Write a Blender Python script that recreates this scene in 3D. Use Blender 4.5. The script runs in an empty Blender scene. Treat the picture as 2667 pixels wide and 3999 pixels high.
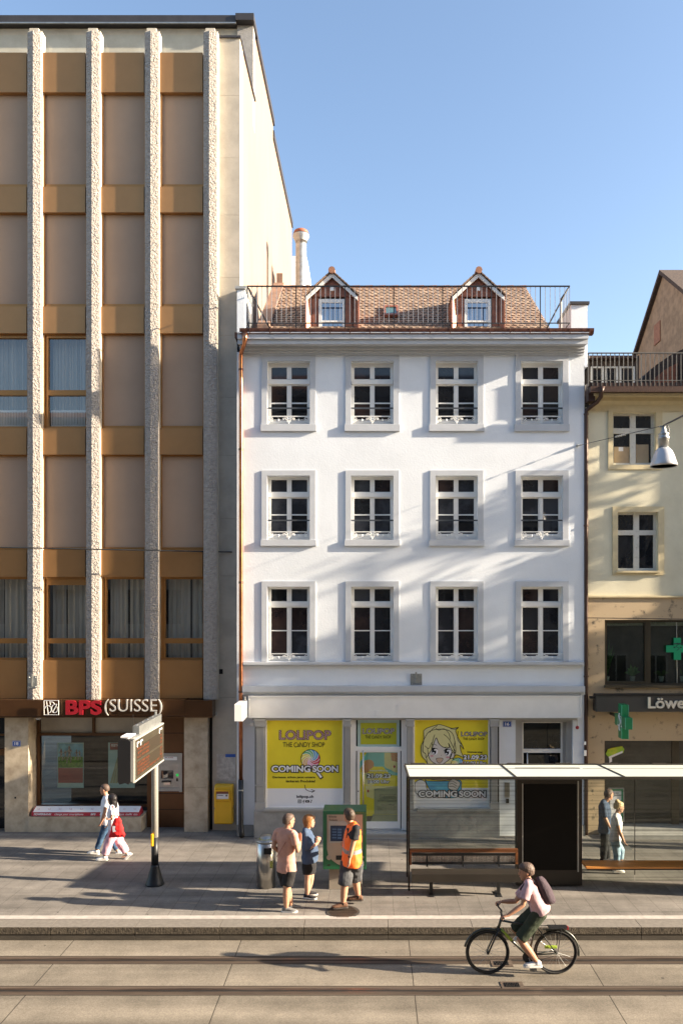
import bpy, math, random
from mathutils import Vector, Matrix, noise
random.seed(7)
sc = bpy.context.scene
col = sc.collection
R = math.radians

# ---------------------------------------------------------------- camera
F = 3000.0; VX = 1450.0; VY = 2350.0; CH = 5.6
cam_d = bpy.data.cameras.new('camera'); cam = bpy.data.objects.new('camera', cam_d); col.objects.link(cam)
cam_d.sensor_fit = 'VERTICAL'; cam_d.sensor_height = 24.0; cam_d.lens = 24.0 * F / 3999.0
cam_d.shift_x = -(VX - 1333.5) / 3999.0
cam_d.shift_y = (VY - 1999.5) / 3999.0
cam_d.clip_start = 0.1; cam_d.clip_end = 3000
cam.location = (0, 0, CH); cam.rotation_euler = (R(90), 0, 0)
sc.camera = cam

# ---------------------------------------------------------------- sky, sun, exposure
SUN_EL = 19.5; SUN_AZ = 8.0          # azimuth measured from +X towards the camera side (-Y)
sdir = Vector((math.cos(R(SUN_EL)) * math.cos(R(SUN_AZ)), -math.cos(R(SUN_EL)) * math.sin(R(SUN_AZ)), math.sin(R(SUN_EL))))
w = bpy.data.worlds.new('World'); sc.world = w; w.use_nodes = True
nt = w.node_tree; bg = nt.nodes['Background']
sky = nt.nodes.new('ShaderNodeTexSky'); sky.sky_type = 'NISHITA'; sky.sun_disc = False
sky.sun_elevation = R(SUN_EL); sky.sun_rotation = R(90 + SUN_AZ)
sky.altitude = 260; sky.air_density = 1.0; sky.dust_density = 2.0; sky.ozone_density = 1.3
nt.links.new(sky.outputs[0], bg.inputs[0]); bg.inputs[1].default_value = 0.088
ld = bpy.data.lights.new('sun', 'SUN'); ld.energy = 5.0; ld.angle = R(0.6); ld.color = (1.0, 0.84, 0.64)
sun = bpy.data.objects.new('sun', ld); col.objects.link(sun)
sun.rotation_euler = (-sdir).to_track_quat('-Z', 'Y').to_euler()
sc.view_settings.view_transform = 'Standard'; sc.view_settings.look = 'None'
sc.view_settings.exposure = 2.0; sc.view_settings.gamma = 1.0
try:
    sc.cycles.max_bounces = 10; sc.cycles.transparent_max_bounces = 16
    sc.cycles.diffuse_bounces = 5
except Exception: pass

# ---------------------------------------------------------------- helpers: placement
def X(px, D): return (px - VX) * D / F
def Z(py, D): return CH - (py - VY) * D / F
def at(px, py, D): return Vector((X(px, D), D, Z(py, D)))
def gz(Y): return -0.03 * (Y - 13.2) if Y > 13.2 else 0.0
def footD(py): return 5.204 / ((py - VY) / F - 0.03)      # distance of a point of the pavement seen at row py

# ---------------------------------------------------------------- helpers: meshes
class MB:
    def __init__(s): s.v = []; s.f = []; s.m = []; s.mi = 0
    def add(s, vs, fs):
        o = len(s.v); s.v += [tuple(v) for v in vs]
        for f in fs: s.f.append(tuple(i + o for i in f)); s.m.append(s.mi)
        return s
    def box(s, x0, x1, y0, y1, z0, z1):
        if x0 > x1: x0, x1 = x1, x0
        if y0 > y1: y0, y1 = y1, y0
        if z0 > z1: z0, z1 = z1, z0
        return s.add([(x0,y0,z0),(x1,y0,z0),(x1,y1,z0),(x0,y1,z0),(x0,y0,z1),(x1,y0,z1),(x1,y1,z1),(x0,y1,z1)],
              [(0,3,2,1),(4,5,6,7),(0,1,5,4),(1,2,6,5),(2,3,7,6),(3,0,4,7)])
    def pb(s, px0, py0, px1, py1, D, t):       # box whose front face fills a picture rectangle at distance D
        return s.box(X(px0, D), X(px1, D), D, D + t, Z(py0, D), Z(py1, D))
    def frame(s, px0, py0, px1, py1, wl, D, t, wt=None, wb=None):
        wt = wl if wt is None else wt; wb = wl if wb is None else wb
        s.pb(px0, py0, px1, py0 + wt, D, t); s.pb(px0, py1 - wb, px1, py1, D, t)
        s.pb(px0, py0 + wt, px0 + wl, py1 - wb, D, t); s.pb(px1 - wl, py0 + wt, px1, py1 - wb, D, t)
        return s
    def prism(s, pts, axis, a, b):             # pts 2-D polygon extruded along axis from a to b
        n = len(pts)
        if axis == 'x': mk = lambda p, t: (t, p[0], p[1])
        elif axis == 'y': mk = lambda p, t: (p[0], t, p[1])
        else: mk = lambda p, t: (p[0], p[1], t)
        vs = [mk(p, a) for p in pts] + [mk(p, b) for p in pts]
        fs = [tuple(range(n)), tuple(range(2*n-1, n-1, -1))]
        fs += [(i, i+n, (i+1) % n + n, (i+1) % n) for i in range(n)]
        return s.add(vs, fs)
    def tube(s, pts, r, n=8, caps=True, radii=None):
        pts = [Vector(p) for p in pts]; rings = []
        up = None
        for i, p in enumerate(pts):
            t = (pts[min(i+1, len(pts)-1)] - pts[max(i-1, 0)]).normalized()
            if up is None:
                up = t.cross(Vector((0, 0, 1)))
                if up.length < .1: up = t.cross(Vector((1, 0, 0)))
                up.normalize()
            u = (up - t * up.dot(t)).normalized(); up = u; v = t.cross(u)
            rr = radii[i] if radii else r
            rings.append((p, u * rr, v * rr))
        return s.loft(rings, n)
    def loft(s, rings, n=12):
        vs = []; fs = []
        for c, u, v in rings:
            for k in range(n):
                a = 2 * math.pi * k / n
                vs.append(c + u * math.cos(a) + v * math.sin(a))
        for i in range(len(rings) - 1):
            for k in range(n):
                a = i*n + k; b = i*n + (k+1) % n
                fs.append((a, b, b+n, a+n))
        fs.append(tuple(range(n-1, -1, -1))); m = (len(rings)-1)*n
        fs.append(tuple(range(m, m+n)))
        return s.add(vs, fs)
    def ell(s, c, u, v, w_, n=12, m=8):        # ellipsoid from three half-axis vectors
        rings = []
        for j in range(m + 1):
            t = -math.pi/2 + math.pi * j / m; cr = max(math.cos(t), .03)
            rings.append((Vector(c) + w_ * math.sin(t), u * cr, v * cr))
        return s.loft(rings, n)
    def lathe(s, c, prof, n=24):               # prof: (radius, z) list, around a vertical axis at c
        rings = [(Vector((c[0], c[1], z)), Vector((max(r, .001), 0, 0)), Vector((0, max(r, .001), 0))) for r, z in prof]
        return s.loft(rings, n)
    def build(s, name, mat, parent=None, smooth=False, bevel=0, label=None):
        me = bpy.data.meshes.new(name); me.from_pydata(s.v, [], s.f)
        mats = mat if isinstance(mat, (list, tuple)) else [mat]
        for m in mats: me.materials.append(m)
        if len(mats) > 1: me.polygons.foreach_set('material_index', s.m)
        if smooth: me.polygons.foreach_set('use_smooth', [True] * len(me.polygons))
        me.update()
        o = bpy.data.objects.new(name, me); col.objects.link(o)
        if parent: o.parent = parent; o.matrix_parent_inverse = parent.matrix_world.inverted()
        if bevel:
            b = o.modifiers.new('bevel', 'BEVEL'); b.width = bevel; b.segments = 2; b.limit_method = 'ANGLE'; b.angle_limit = R(40)
        if label: o['label'] = label
        return o
def tag(o, label=None, cat=None, group=None, kind=None):
    if label: o['label'] = label
    if cat: o['category'] = cat
    if group: o['group'] = group
    if kind: o['kind'] = kind
    return o
def thing(name, label, cat, loc=(0, 0, 0), group=None):
    o = bpy.data.objects.new(name, None); col.objects.link(o); o.location = loc
    o.matrix_world = Matrix.Translation(Vector(loc)); o.empty_display_size = .2
    return tag(o, label, cat, group)
def struct(mb, name, mat, **k): return tag(mb.build(name, mat, **k), kind='structure')
def shift_tree(src, d, label=None):            # a copy of a thing with its parts and sub-parts, moved by d
    c = src.copy(); col.objects.link(c); c.location = src.location + Vector(d)
    if label: c['label'] = label
    for ch in list(src.children):
        e = ch.copy(); col.objects.link(e); e.parent = c
        for g in ch.children:
            h = g.copy(); col.objects.link(h); h.parent = e
    return c
def part_copy(src, parent, d):                 # a copy of a part and its sub-parts, moved by d
    c = src.copy(); col.objects.link(c); c.parent = parent
    c.location = src.location + Vector(d)
    for g in src.children:
        h = g.copy(); col.objects.link(h); h.parent = c
    return c
def remesh(o, vox, wr=0.0, ws=9.0, smooth_it=2):
    m = o.modifiers.new('r', 'REMESH'); m.mode = 'VOXEL'; m.voxel_size = vox; m.use_smooth_shade = True
    if smooth_it:
        k = o.modifiers.new('s', 'SMOOTH'); k.factor = .5; k.iterations = smooth_it
    dg = bpy.context.evaluated_depsgraph_get(); ev = o.evaluated_get(dg)
    me = bpy.data.meshes.new_from_object(ev)
    mats = [s_ for s_ in o.data.materials]
    o.modifiers.clear(); old = o.data; o.data = me; me.materials.clear()
    for q in mats: me.materials.append(q)
    bpy.data.meshes.remove(old)
    if wr:
        nn = [v.normal.copy() for v in me.vertices]
        for v, n_ in zip(me.vertices, nn):
            p = v.co
            d = noise.noise(Vector((p.x*ws, p.y*ws, p.z*ws*1.6))) + .6*noise.noise(Vector((p.x*ws*2.3+5, p.y*ws*2.3, p.z*ws*.9)))
            v.co = p + n_ * (wr * d)
    me.polygons.foreach_set('use_smooth', [True]*len(me.polygons)); me.update()
    return o

# ---------------------------------------------------------------- helpers: materials
def mat(name, c, rough=.6, metal=0, var=.12, vs=2.5, bump=0, bs=60, spec=.4, c2=None, vs2=None, emis=None, es=0, coat=0, stretch=(1, 1, 1), detail=6, mask=(.38, .62)):
    m = bpy.data.materials.new(name); m.use_nodes = True; t = m.node_tree; N = t.nodes; L = t.links
    b = N['Principled BSDF']; b.inputs['Roughness'].default_value = rough; b.inputs['Metallic'].default_value = metal
    b.inputs['Specular IOR Level'].default_value = spec
    if coat: b.inputs['Coat Weight'].default_value = coat; b.inputs['Coat Roughness'].default_value = .1
    c = tuple(c)
    if c2 is None: c2 = tuple(max(0, x * (1 - var)) for x in c); c = tuple(min(1, x * (1 + var * .6)) for x in c)
    tc = N.new('ShaderNodeTexCoord'); mp = N.new('ShaderNodeMapping'); mp.inputs['Scale'].default_value = stretch
    L.new(tc.outputs['Object'], mp.inputs[0])
    nz = N.new('ShaderNodeTexNoise'); nz.inputs['Scale'].default_value = vs; nz.inputs['Detail'].default_value = detail
    nz.inputs['Roughness'].default_value = .62; L.new(mp.outputs[0], nz.inputs[0])
    rp = N.new('ShaderNodeValToRGB'); rp.color_ramp.elements[0].position = mask[0]; rp.color_ramp.elements[1].position = mask[1]
    rp.color_ramp.elements[0].color = (*c2[:3], 1); rp.color_ramp.elements[1].color = (*c[:3], 1)
    L.new(nz.outputs[0], rp.inputs[0]); L.new(rp.outputs[0], b.inputs['Base Color'])
    if bump:
        n2 = N.new('ShaderNodeTexNoise'); n2.inputs['Scale'].default_value = bs; n2.inputs['Detail'].default_value = 5
        L.new(tc.outputs['Object'], n2.inputs[0])
        bp = N.new('ShaderNodeBump'); bp.inputs['Strength'].default_value = min(1, bump); bp.inputs['Distance'].default_value = .01 * max(1, bump)
        L.new(n2.outputs[0], bp.inputs['Height']); L.new(bp.outputs[0], b.inputs['Normal'])
    if emis: b.inputs['Emission Color'].default_value = (*emis, 1); b.inputs['Emission Strength'].default_value = es
    return m
def glass(name, tint=(.85, .9, .88), ior=1.5, rough=.0, boost=0.0, opaque=None, amt=0):
    m = bpy.data.materials.new(name); m.use_nodes = True; t = m.node_tree; N = t.nodes; L = t.links
    N.remove(N['Principled BSDF']); out = N['Material Output']
    tr = N.new('ShaderNodeBsdfTransparent'); tr.inputs[0].default_value = (*tint, 1)
    gl = N.new('ShaderNodeBsdfGlossy'); gl.inputs['Roughness'].default_value = rough
    fr = N.new('ShaderNodeFresnel'); ge = N.new('ShaderNodeNewGeometry'); mi = N.new('ShaderNodeMath'); mi.operation = 'MULTIPLY_ADD'
    mi.inputs[1].default_value = 1/ior - ior; mi.inputs[2].default_value = ior
    L.new(ge.outputs['Backfacing'], mi.inputs[0]); L.new(mi.outputs[0], fr.inputs[0])
    ad = N.new('ShaderNodeMath'); ad.operation = 'ADD'; ad.inputs[1].default_value = boost; ad.use_clamp = True
    L.new(fr.outputs[0], ad.inputs[0])
    mx = N.new('ShaderNodeMixShader'); L.new(ad.outputs[0], mx.inputs[0]); L.new(tr.outputs[0], mx.inputs[1]); L.new(gl.outputs[0], mx.inputs[2])
    L.new(mx.outputs[0], out.inputs[0])
    if opaque:
        df = N.new('ShaderNodeBsdfDiffuse'); df.inputs[0].default_value = (*opaque, 1)
        m2 = N.new('ShaderNodeMixShader')
        if amt < 0:      # printed horizontal lines, denser towards the middle
            tc = N.new('ShaderNodeTexCoord'); sx = N.new('ShaderNodeSeparateXYZ'); L.new(tc.outputs['Object'], sx.inputs[0])
            nz = N.new('ShaderNodeTexNoise'); nz.noise_dimensions = '1D'; nz.inputs['Scale'].default_value = 19; nz.inputs['Detail'].default_value = 4
            L.new(sx.outputs[2], nz.inputs['W'])
            rp = N.new('ShaderNodeValToRGB'); rp.color_ramp.elements[0].position = .5; rp.color_ramp.elements[1].position = .62
            rp.color_ramp.elements[0].color = (0, 0, 0, 1); rp.color_ramp.elements[1].color = (-amt, -amt, -amt, 1)
            L.new(nz.outputs[0], rp.inputs[0]); L.new(rp.outputs[0], m2.inputs[0])
        else: m2.inputs[0].default_value = amt
        L.new(mx.outputs[0], m2.inputs[1]); L.new(df.outputs[0], m2.inputs[2]); L.new(m2.outputs[0], out.inputs[0])
    return m
M = {}
M['plaster'] = mat('white_plaster', (.705, .745, .79), .85, var=.05, vs=.7, bump=.28, bs=28)
M['trim'] = mat('trim_grey', (.47, .495, .53), .7, var=.05, vs=3, bump=.08, bs=90)
M['trimw'] = mat('fascia_cream', (.78, .77, .74), .6, var=.04, vs=2, bump=.05, bs=50)
M['frame'] = mat('window_frame_white', (.80, .79, .76), .45, var=.03)
M['greypaint'] = mat('shopfront_grey', (.36, .355, .34), .55, var=.06, vs=3)
M['greydark'] = mat('plinth_grey', (.30, .295, .28), .8, var=.12, vs=5, bump=.2, bs=60)
M['greypane'] = mat('grey_window_glass', (.042, .046, .056), .04, c2=(.018, .02, .026), vs=1.3, spec=.6, mask=(.45, .55))
M['blindpane'] = mat('glass_over_blind', (.085, .085, .09), .05, c2=(.03, .032, .038), vs=.9, spec=.6, stretch=(1, 1, 3), mask=(.47, .53))
M['warmpane'] = mat('warm_window_glass', (.035, .022, .020), .04, c2=(.012, .010, .012), vs=2, spec=.6)
M['darkframe'] = mat('shelter_frame', (.030, .025, .020), .5, metal=.2)
M['darkpane'] = mat('dark_window_glass', (.020, .022, .027), .03, c2=(.009, .010, .012), vs=1.1, spec=.6)
M['ironwhite'] = mat('white_cast_iron', (.74, .74, .72), .5, var=.04)
M['bar'] = mat('dark_grey_bar', (.10, .11, .12), .4, metal=.5)
M['copper'] = mat('copper_pipe', (.60, .26, .13), .28, metal=1, c2=(.34, .13, .07), vs=6, stretch=(1, 1, .4))
M['copperdark'] = mat('aged_copper_gutter', (.17, .075, .05), .42, metal=.8, c2=(.10, .045, .03), vs=8)
M['coppersheet'] = mat('copper_sheet', (.33, .125, .07), .5, metal=.3, c2=(.22, .085, .055), vs=7, bump=.1, bs=20)
M['wood_old'] = mat('weathered_sheet', (.24, .145, .10), .7, c2=(.15, .10, .08), vs=5, stretch=(1, .4, .4), bump=.1, bs=20)
M['iron'] = mat('black_iron', (.035, .036, .038), .45, metal=.6)
M['baluster'] = mat('grey_balusters', (.34, .345, .36), .5, metal=.3)
M['steel'] = mat('brushed_steel', (.55, .54, .52), .3, metal=1, var=.1, vs=9, stretch=(6, 6, .3))
M['galv'] = mat('galvanised', (.36, .375, .375), .45, metal=.85, var=.12, vs=8)
M['galvgrey'] = mat('grey_painted_metal', (.38, .38, .36), .45, metal=.3, var=.08)
M['gold'] = mat('bronze_anodised', (.37, .195, .078), .36, metal=.5, var=.05, vs=1.5)
M['goldjamb'] = mat('bronze_frame', (.36, .18, .06), .38, metal=.55, var=.05)
M['blind'] = mat('fabric_blind', (.36, .258, .185), .8, var=.04, vs=1.2, spec=.2)
M['lime'] = mat('limestone_cladding', (.52, .48, .40), .8, c2=(.44, .395, .32), vs=2.2, bump=.12, bs=40)
M['concrete'] = mat('grey_limestone', (.44, .40, .34), .85, c2=(.36, .33, .28), vs=1.8, bump=.25, bs=30)
M['travertine'] = mat('travertine', (.50, .42, .31), .65, c2=(.33, .26, .18), vs=4, bump=.15, bs=60, mask=(.3, .6))
M['roughplaster'] = mat('rough_grey_plaster', (.30, .29, .28), .9, var=.15, vs=4, bump=.9, bs=26)
M['sidewall'] = mat('ochre_side_wall', (.25, .185, .148), .9, var=.07, vs=.8, bump=.12, bs=40, stretch=(1, 1, .35))
M['coping'] = mat('dark_coping', (.055, .052, .055), .5, metal=.4)
M['brownpaint'] = mat('brown_metal', (.12, .06, .028), .38, metal=.5, var=.12, vs=2)
M['brownshine'] = mat('brown_fascia', (.115, .055, .025), .25, metal=.6, var=.15, vs=1.5, coat=.3)
M['dark'] = mat('dark_void', (.01, .01, .01), .8)
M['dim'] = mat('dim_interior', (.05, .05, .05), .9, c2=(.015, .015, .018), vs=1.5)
M['red'] = mat('sign_red', (.30, .012, .022), .3, coat=.3)
M['redflat'] = mat('print_red', (.40, .03, .05), .5, var=.03)
M['chrome'] = mat('polished_metal', (.80, .78, .74), .35, metal=.5, var=.03)
M['white'] = mat('print_white', (.78, .78, .80), .5, var=.02)
M['lightbox'] = mat('white_acrylic', (.9, .9, .88), .3, var=.02)
M['black'] = mat('print_black', (.012, .012, .014), .5, var=.05)
M['yellowprint'] = mat('print_yellow', (.80, .66, .035), .45, var=.05, vs=1)
M['greenprint'] = mat('print_yellow_green', (.42, .44, .03), .35, var=.05)
M['bluefilm'] = mat('pale_blue_film', (.38, .52, .50), .35, var=.04)
M['signblue'] = mat('enamel_blue', (.02, .09, .38), .3)
M['postyellow'] = mat('post_yellow', (.75, .42, .015), .4, var=.05, coat=.3)
M['green'] = mat('machine_green', (.012, .12, .05), .4, var=.06, coat=.2)
M['machinesteel'] = mat('machine_panel', (.40, .33, .26), .5, metal=.3, var=.06)
M['pedestal'] = mat('pedestal_grey', (.26, .23, .19), .7, var=.12)
M['screen'] = mat('dark_screen', (.015, .03, .07), .1)
M['screenbl'] = mat('screen_text', (.03, .06, .12), .3, emis=(.1, .25, .5), es=.03)
M['orange_led'] = mat('orange_led', (.13, .03, .01), .5, emis=(1, .22, .07), es=.0)
M['led_back'] = mat('led_panel', (.022, .015, .008), .6, var=.04)
M['yellowwall'] = mat('pale_yellow_plaster', (.70, .66, .50), .9, c2=(.63, .59, .44), vs=1.4, bump=.3, bs=34)
M['yellowtrim'] = mat('ochre_trim', (.62, .53, .33), .75, c2=(.54, .46, .29), vs=3, bump=.1, bs=50)
M['beige'] = mat('beige_plaster', (.47, .36, .23), .9, c2=(.38, .29, .19), vs=2, bump=.3, bs=36)
M['beigemould'] = mat('beige_mould', (.47, .36, .23), .9, c2=(.13, .11, .08), vs=6, bump=.3, bs=36, mask=(.30, .42))
M['oldwhite'] = mat('worn_white_paint', (.60, .59, .54), .6, c2=(.40, .38, .33), vs=12, mask=(.25, .45))
M['darkbrown'] = mat('brown_gutter', (.065, .035, .025), .45, metal=.2)
M['bronzedark'] = mat('dark_bronze_frame', (.07, .06, .042), .45, metal=.5)
M['anthracite'] = mat('anthracite_sign', (.055, .053, .05), .5, var=.06)
M['crossgreen'] = mat('cross_green', (.01, .20, .075), .35, coat=.2)
M['tileroof'] = None
M['rust'] = mat('rusty_cap', (.30, .11, .06), .6, c2=(.2, .07, .05), vs=8)
M['brownroughcast'] = mat('brown_roughcast', (.36, .27, .185), .95, c2=(.25, .19, .13), vs=4, bump=.9, bs=18)
M['darkroof'] = mat('dark_old_tiles', (.10, .07, .055), .9, c2=(.05, .04, .035), vs=20)
M['ridge'] = mat('terracotta', (.34, .165, .10), .8, c2=(.26, .125, .08), vs=9)
M['benchwood'] = mat('bench_wood', (.52, .22, .05), .45, c2=(.36, .14, .03), vs=4, stretch=(.4, 6, 6), coat=.2)
M['frost'] = mat('frosted_roof_glass', (.60, .64, .58), .35, var=.02)
M['posterred'] = mat('poster_red', (.30, .07, .06), .4)
M['skyprint'] = mat('poster_blue', (.18, .42, .55), .4, var=.3, vs=5)
M['grassprint'] = mat('poster_green', (.16, .34, .04), .4, c2=(.05, .14, .02), vs=14)
M['sticker'] = mat('sticker', (.30, .55, .05), .4, c2=(.6, .6, .05), vs=6)
M['leaf'] = mat('leaf', (.05, .10, .025), .55, c2=(.02, .05, .012), vs=3)
M['bark'] = mat('bark', (.10, .08, .06), .9, bump=.5, bs=30)
M['pot'] = mat('pot', (.5, .5, .48), .6)
M['glass'] = glass('clear_glass', (.93, .96, .94))
M['glassdark'] = glass('tinted_glass', (.72, .78, .74), boost=.03)
M['glassbank'] = glass('coated_glass', (.85, .88, .87), boost=.12)
M['skyglass'] = mat('sky_tinted_glass', (.022, .045, .11), .03, spec=1.0); M['skyglass'].node_tree.nodes['Principled BSDF'].inputs['IOR'].default_value = 2.4  # blue of the reflected sky is partly put into the base colour
M['glasslines'] = glass('shelter_glass', (.70, .74, .70), boost=.0, opaque=(.10, .13, .09), amt=-.28)
M['glassedge'] = mat('glass_edge', (.05, .22, .15), .2)
M['curtain'] = mat('curtain', (.50, .475, .42), .9, var=.1, vs=6, stretch=(4, 4, .2))
M['oppframe'] = mat('opposite_frames', (.34, .33, .31), .6)
M['opp'] = mat('opposite_stucco', (.30, .28, .25), .9, var=.1, bump=.1)
M['opp2'] = mat('opposite_stone', (.22, .20, .18), .9, var=.1)

def rough_stone():
    m = mat('bush_hammered_stone', (.56, .51, .46), .9, c2=(.44, .40, .36), vs=12)
    t = m.node_tree; N = t.nodes; L = t.links; b = N['Principled BSDF']
    tc = N.new('ShaderNodeTexCoord')
    nz = N.new('ShaderNodeTexNoise'); nz.inputs['Scale'].default_value = 19; nz.inputs['Detail'].default_value = 4; nz.inputs['Roughness'].default_value = .6
    L.new(tc.outputs['Object'], nz.inputs[0])
    bp = N.new('ShaderNodeBump'); bp.inputs['Strength'].default_value = 1; bp.inputs['Distance'].default_value = .17
    L.new(nz.outputs[0], bp.inputs['Height']); L.new(bp.outputs[0], b.inputs['Normal'])
    return m
M['rough'] = rough_stone()
def brick(name, c1, c2, mortar, bw, rh, ms, vecmap, offs=.5, bump=.3, rough=.85, var=None, noise_amt=.35, nscale=3, grain=0, xoff=0, spots=0):
    m = bpy.data.materials.new(name); m.use_nodes = True; t = m.node_tree; N = t.nodes; L = t.links
    b = N['Principled BSDF']; b.inputs['Roughness'].default_value = rough; b.inputs['Specular IOR Level'].default_value = .3
    tc = N.new('ShaderNodeTexCoord'); sx = N.new('ShaderNodeSeparateXYZ'); cb = N.new('ShaderNodeCombineXYZ')
    mo = N.new('ShaderNodeMapping'); mo.inputs['Location'].default_value = (xoff, 0, 0)
    L.new(tc.outputs['Object'], mo.inputs[0]); L.new(mo.outputs[0], sx.inputs[0])
    L.new(sx.outputs[vecmap[0]], cb.inputs[0]); L.new(sx.outputs[vecmap[1]], cb.inputs[1])
    br = N.new('ShaderNodeTexBrick'); L.new(cb.outputs[0], br.inputs[0])
    br.inputs['Color1'].default_value = (*c1, 1); br.inputs['Color2'].default_value = (*c2, 1); br.inputs['Mortar'].default_value = (*mortar, 1)
    br.inputs['Scale'].default_value = 1; br.inputs['Brick Width'].default_value = bw; br.inputs['Row Height'].default_value = rh
    br.inputs['Mortar Size'].default_value = ms; br.inputs['Mortar Smooth'].default_value = .2; br.offset = offs
    nz = N.new('ShaderNodeTexNoise'); nz.inputs['Scale'].default_value = nscale; nz.inputs['Detail'].default_value = 8; nz.inputs['Roughness'].default_value = .65
    L.new(tc.outputs['Object'], nz.inputs[0])
    mr = N.new('ShaderNodeMapRange'); mr.inputs[1].default_value = .3; mr.inputs[2].default_value = .7; mr.inputs[3].default_value = 1 - noise_amt; mr.inputs[4].default_value = 1 + noise_amt * .5
    L.new(nz.outputs[0], mr.inputs[0])
    mx = N.new('ShaderNodeMix'); mx.data_type = 'RGBA'; mx.blend_type = 'MULTIPLY'; mx.inputs[0].default_value = 1
    L.new(br.outputs[0], mx.inputs[6]); L.new(mr.outputs[0], mx.inputs[7])
    src = mx.outputs[2]
    if grain:
        n3 = N.new('ShaderNodeTexNoise'); n3.inputs['Scale'].default_value = grain; n3.inputs['Detail'].default_value = 4; n3.inputs['Roughness'].default_value = .8
        L.new(tc.outputs['Object'], n3.inputs[0])
        m3 = N.new('ShaderNodeMapRange'); m3.inputs[1].default_value = .3; m3.inputs[2].default_value = .7; m3.inputs[3].default_value = .66; m3.inputs[4].default_value = 1.3
        L.new(n3.outputs[0], m3.inputs[0])
        x3 = N.new('ShaderNodeMix'); x3.data_type = 'RGBA'; x3.blend_type = 'MULTIPLY'; x3.inputs[0].default_value = 1
        L.new(src, x3.inputs[6]); L.new(m3.outputs[0], x3.inputs[7]); src = x3.outputs[2]
    if spots:
        vo = N.new('ShaderNodeTexVoronoi'); vo.inputs['Scale'].default_value = 2.6; L.new(tc.outputs['Object'], vo.inputs[0])
        sp = N.new('ShaderNodeMapRange'); sp.inputs[1].default_value = .045; sp.inputs[2].default_value = .075; sp.inputs[3].default_value = spots; sp.inputs[4].default_value = 1
        L.new(vo.outputs['Distance'], sp.inputs[0])
        n4 = N.new('ShaderNodeTexNoise'); n4.inputs['Scale'].default_value = 1.3; L.new(tc.outputs['Object'], n4.inputs[0])
        gt = N.new('ShaderNodeMath'); gt.operation = 'GREATER_THAN'; gt.inputs[1].default_value = .52; L.new(n4.outputs[0], gt.inputs[0])
        mm = N.new('ShaderNodeMath'); mm.operation = 'MAXIMUM'; L.new(gt.outputs[0], mm.inputs[0]); L.new(sp.outputs[0], mm.inputs[1])
        x5 = N.new('ShaderNodeMix'); x5.data_type = 'RGBA'; x5.blend_type = 'MULTIPLY'; x5.inputs[0].default_value = 1
        L.new(src, x5.inputs[6]); L.new(mm.outputs[0], x5.inputs[7]); src = x5.outputs[2]
        # long worn streaks along the street
        sm = N.new('ShaderNodeMapping'); sm.inputs['Scale'].default_value = (.10, 1.9, 1); L.new(tc.outputs['Object'], sm.inputs[0])
        n6 = N.new('ShaderNodeTexNoise'); n6.inputs['Scale'].default_value = 1.2; n6.inputs['Detail'].default_value = 5; L.new(sm.outputs[0], n6.inputs[0])
        m6 = N.new('ShaderNodeMapRange'); m6.inputs[1].default_value = .32; m6.inputs[2].default_value = .68; m6.inputs[3].default_value = .66; m6.inputs[4].default_value = 1.2; L.new(n6.outputs[0], m6.inputs[0])
        x6 = N.new('ShaderNodeMix'); x6.data_type = 'RGBA'; x6.blend_type = 'MULTIPLY'; x6.inputs[0].default_value = 1
        L.new(src, x6.inputs[6]); L.new(m6.outputs[0], x6.inputs[7]); src = x6.outputs[2]
    L.new(src, b.inputs['Base Color'])
    bp = N.new('ShaderNodeBump'); bp.inputs['Strength'].default_value = bump; bp.inputs['Distance'].default_value = .006; bp.invert = True
    n2 = N.new('ShaderNodeTexNoise'); n2.inputs['Scale'].default_value = 70; L.new(tc.outputs['Object'], n2.inputs[0])
    ma = N.new('ShaderNodeMath'); ma.operation = 'MULTIPLY_ADD'; ma.inputs[1].default_value = -.5
    L.new(n2.outputs[0], ma.inputs[0]); L.new(br.outputs['Fac'], ma.inputs[2])
    L.new(ma.outputs[0], bp.inputs['Height']); L.new(bp.outputs[0], b.inputs['Normal'])
    return m
M['pavers'] = brick('paving_slabs', (.205, .188, .168), (.190, .174, .155), (.105, .095, .083), .82, .405, .005, (1, 0), spots=.35, noise_amt=.28, nscale=2.2, grain=60)
M['roadslab'] = brick('concrete_road', (.225, .196, .155), (.215, .188, .149), (.06, .05, .04), 2.88, 40, .009, (0, 1), xoff=-.64, spots=.4, offs=0, noise_amt=.25, nscale=1.6, grain=45, bump=.5)
M['kerbstone'] = mat('kerb_granite', (.20, .18, .155), .85, c2=(.155, .14, .12), vs=14, bump=.25, bs=80)
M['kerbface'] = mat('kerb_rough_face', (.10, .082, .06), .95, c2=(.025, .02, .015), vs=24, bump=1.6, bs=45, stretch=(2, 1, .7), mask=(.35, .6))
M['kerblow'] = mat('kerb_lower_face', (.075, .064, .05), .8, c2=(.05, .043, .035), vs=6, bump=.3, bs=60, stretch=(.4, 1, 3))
M['railsteel'] = mat('rail_steel', (.30, .23, .18), .32, metal=.8, c2=(.13, .095, .075), vs=3, stretch=(.3, 4, 1))
M['railside'] = mat('rail_bitumen', (.075, .055, .042), .7, c2=(.11, .082, .06), vs=4, stretch=(.2, 6, 1))
M['railgroove'] = mat('rail_groove', (.012, .010, .009), .9)
M['linewhite'] = mat('platform_line', (.46, .42, .38), .8, c2=(.36, .33, .30), vs=7)
M['marble'] = mat('grid_iron', (.05, .043, .038), .7, var=.2)
M['tileroof'] = brick('beaver_tail_tiles', (.44, .235, .15), (.33, .175, .12), (.13, .065, .045), .17, .105, .018, (0, 2), noise_amt=.22, nscale=1.5, bump=1.0)
M['opptile'] = mat('opposite_roof', (.20, .10, .07), .9)

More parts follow.
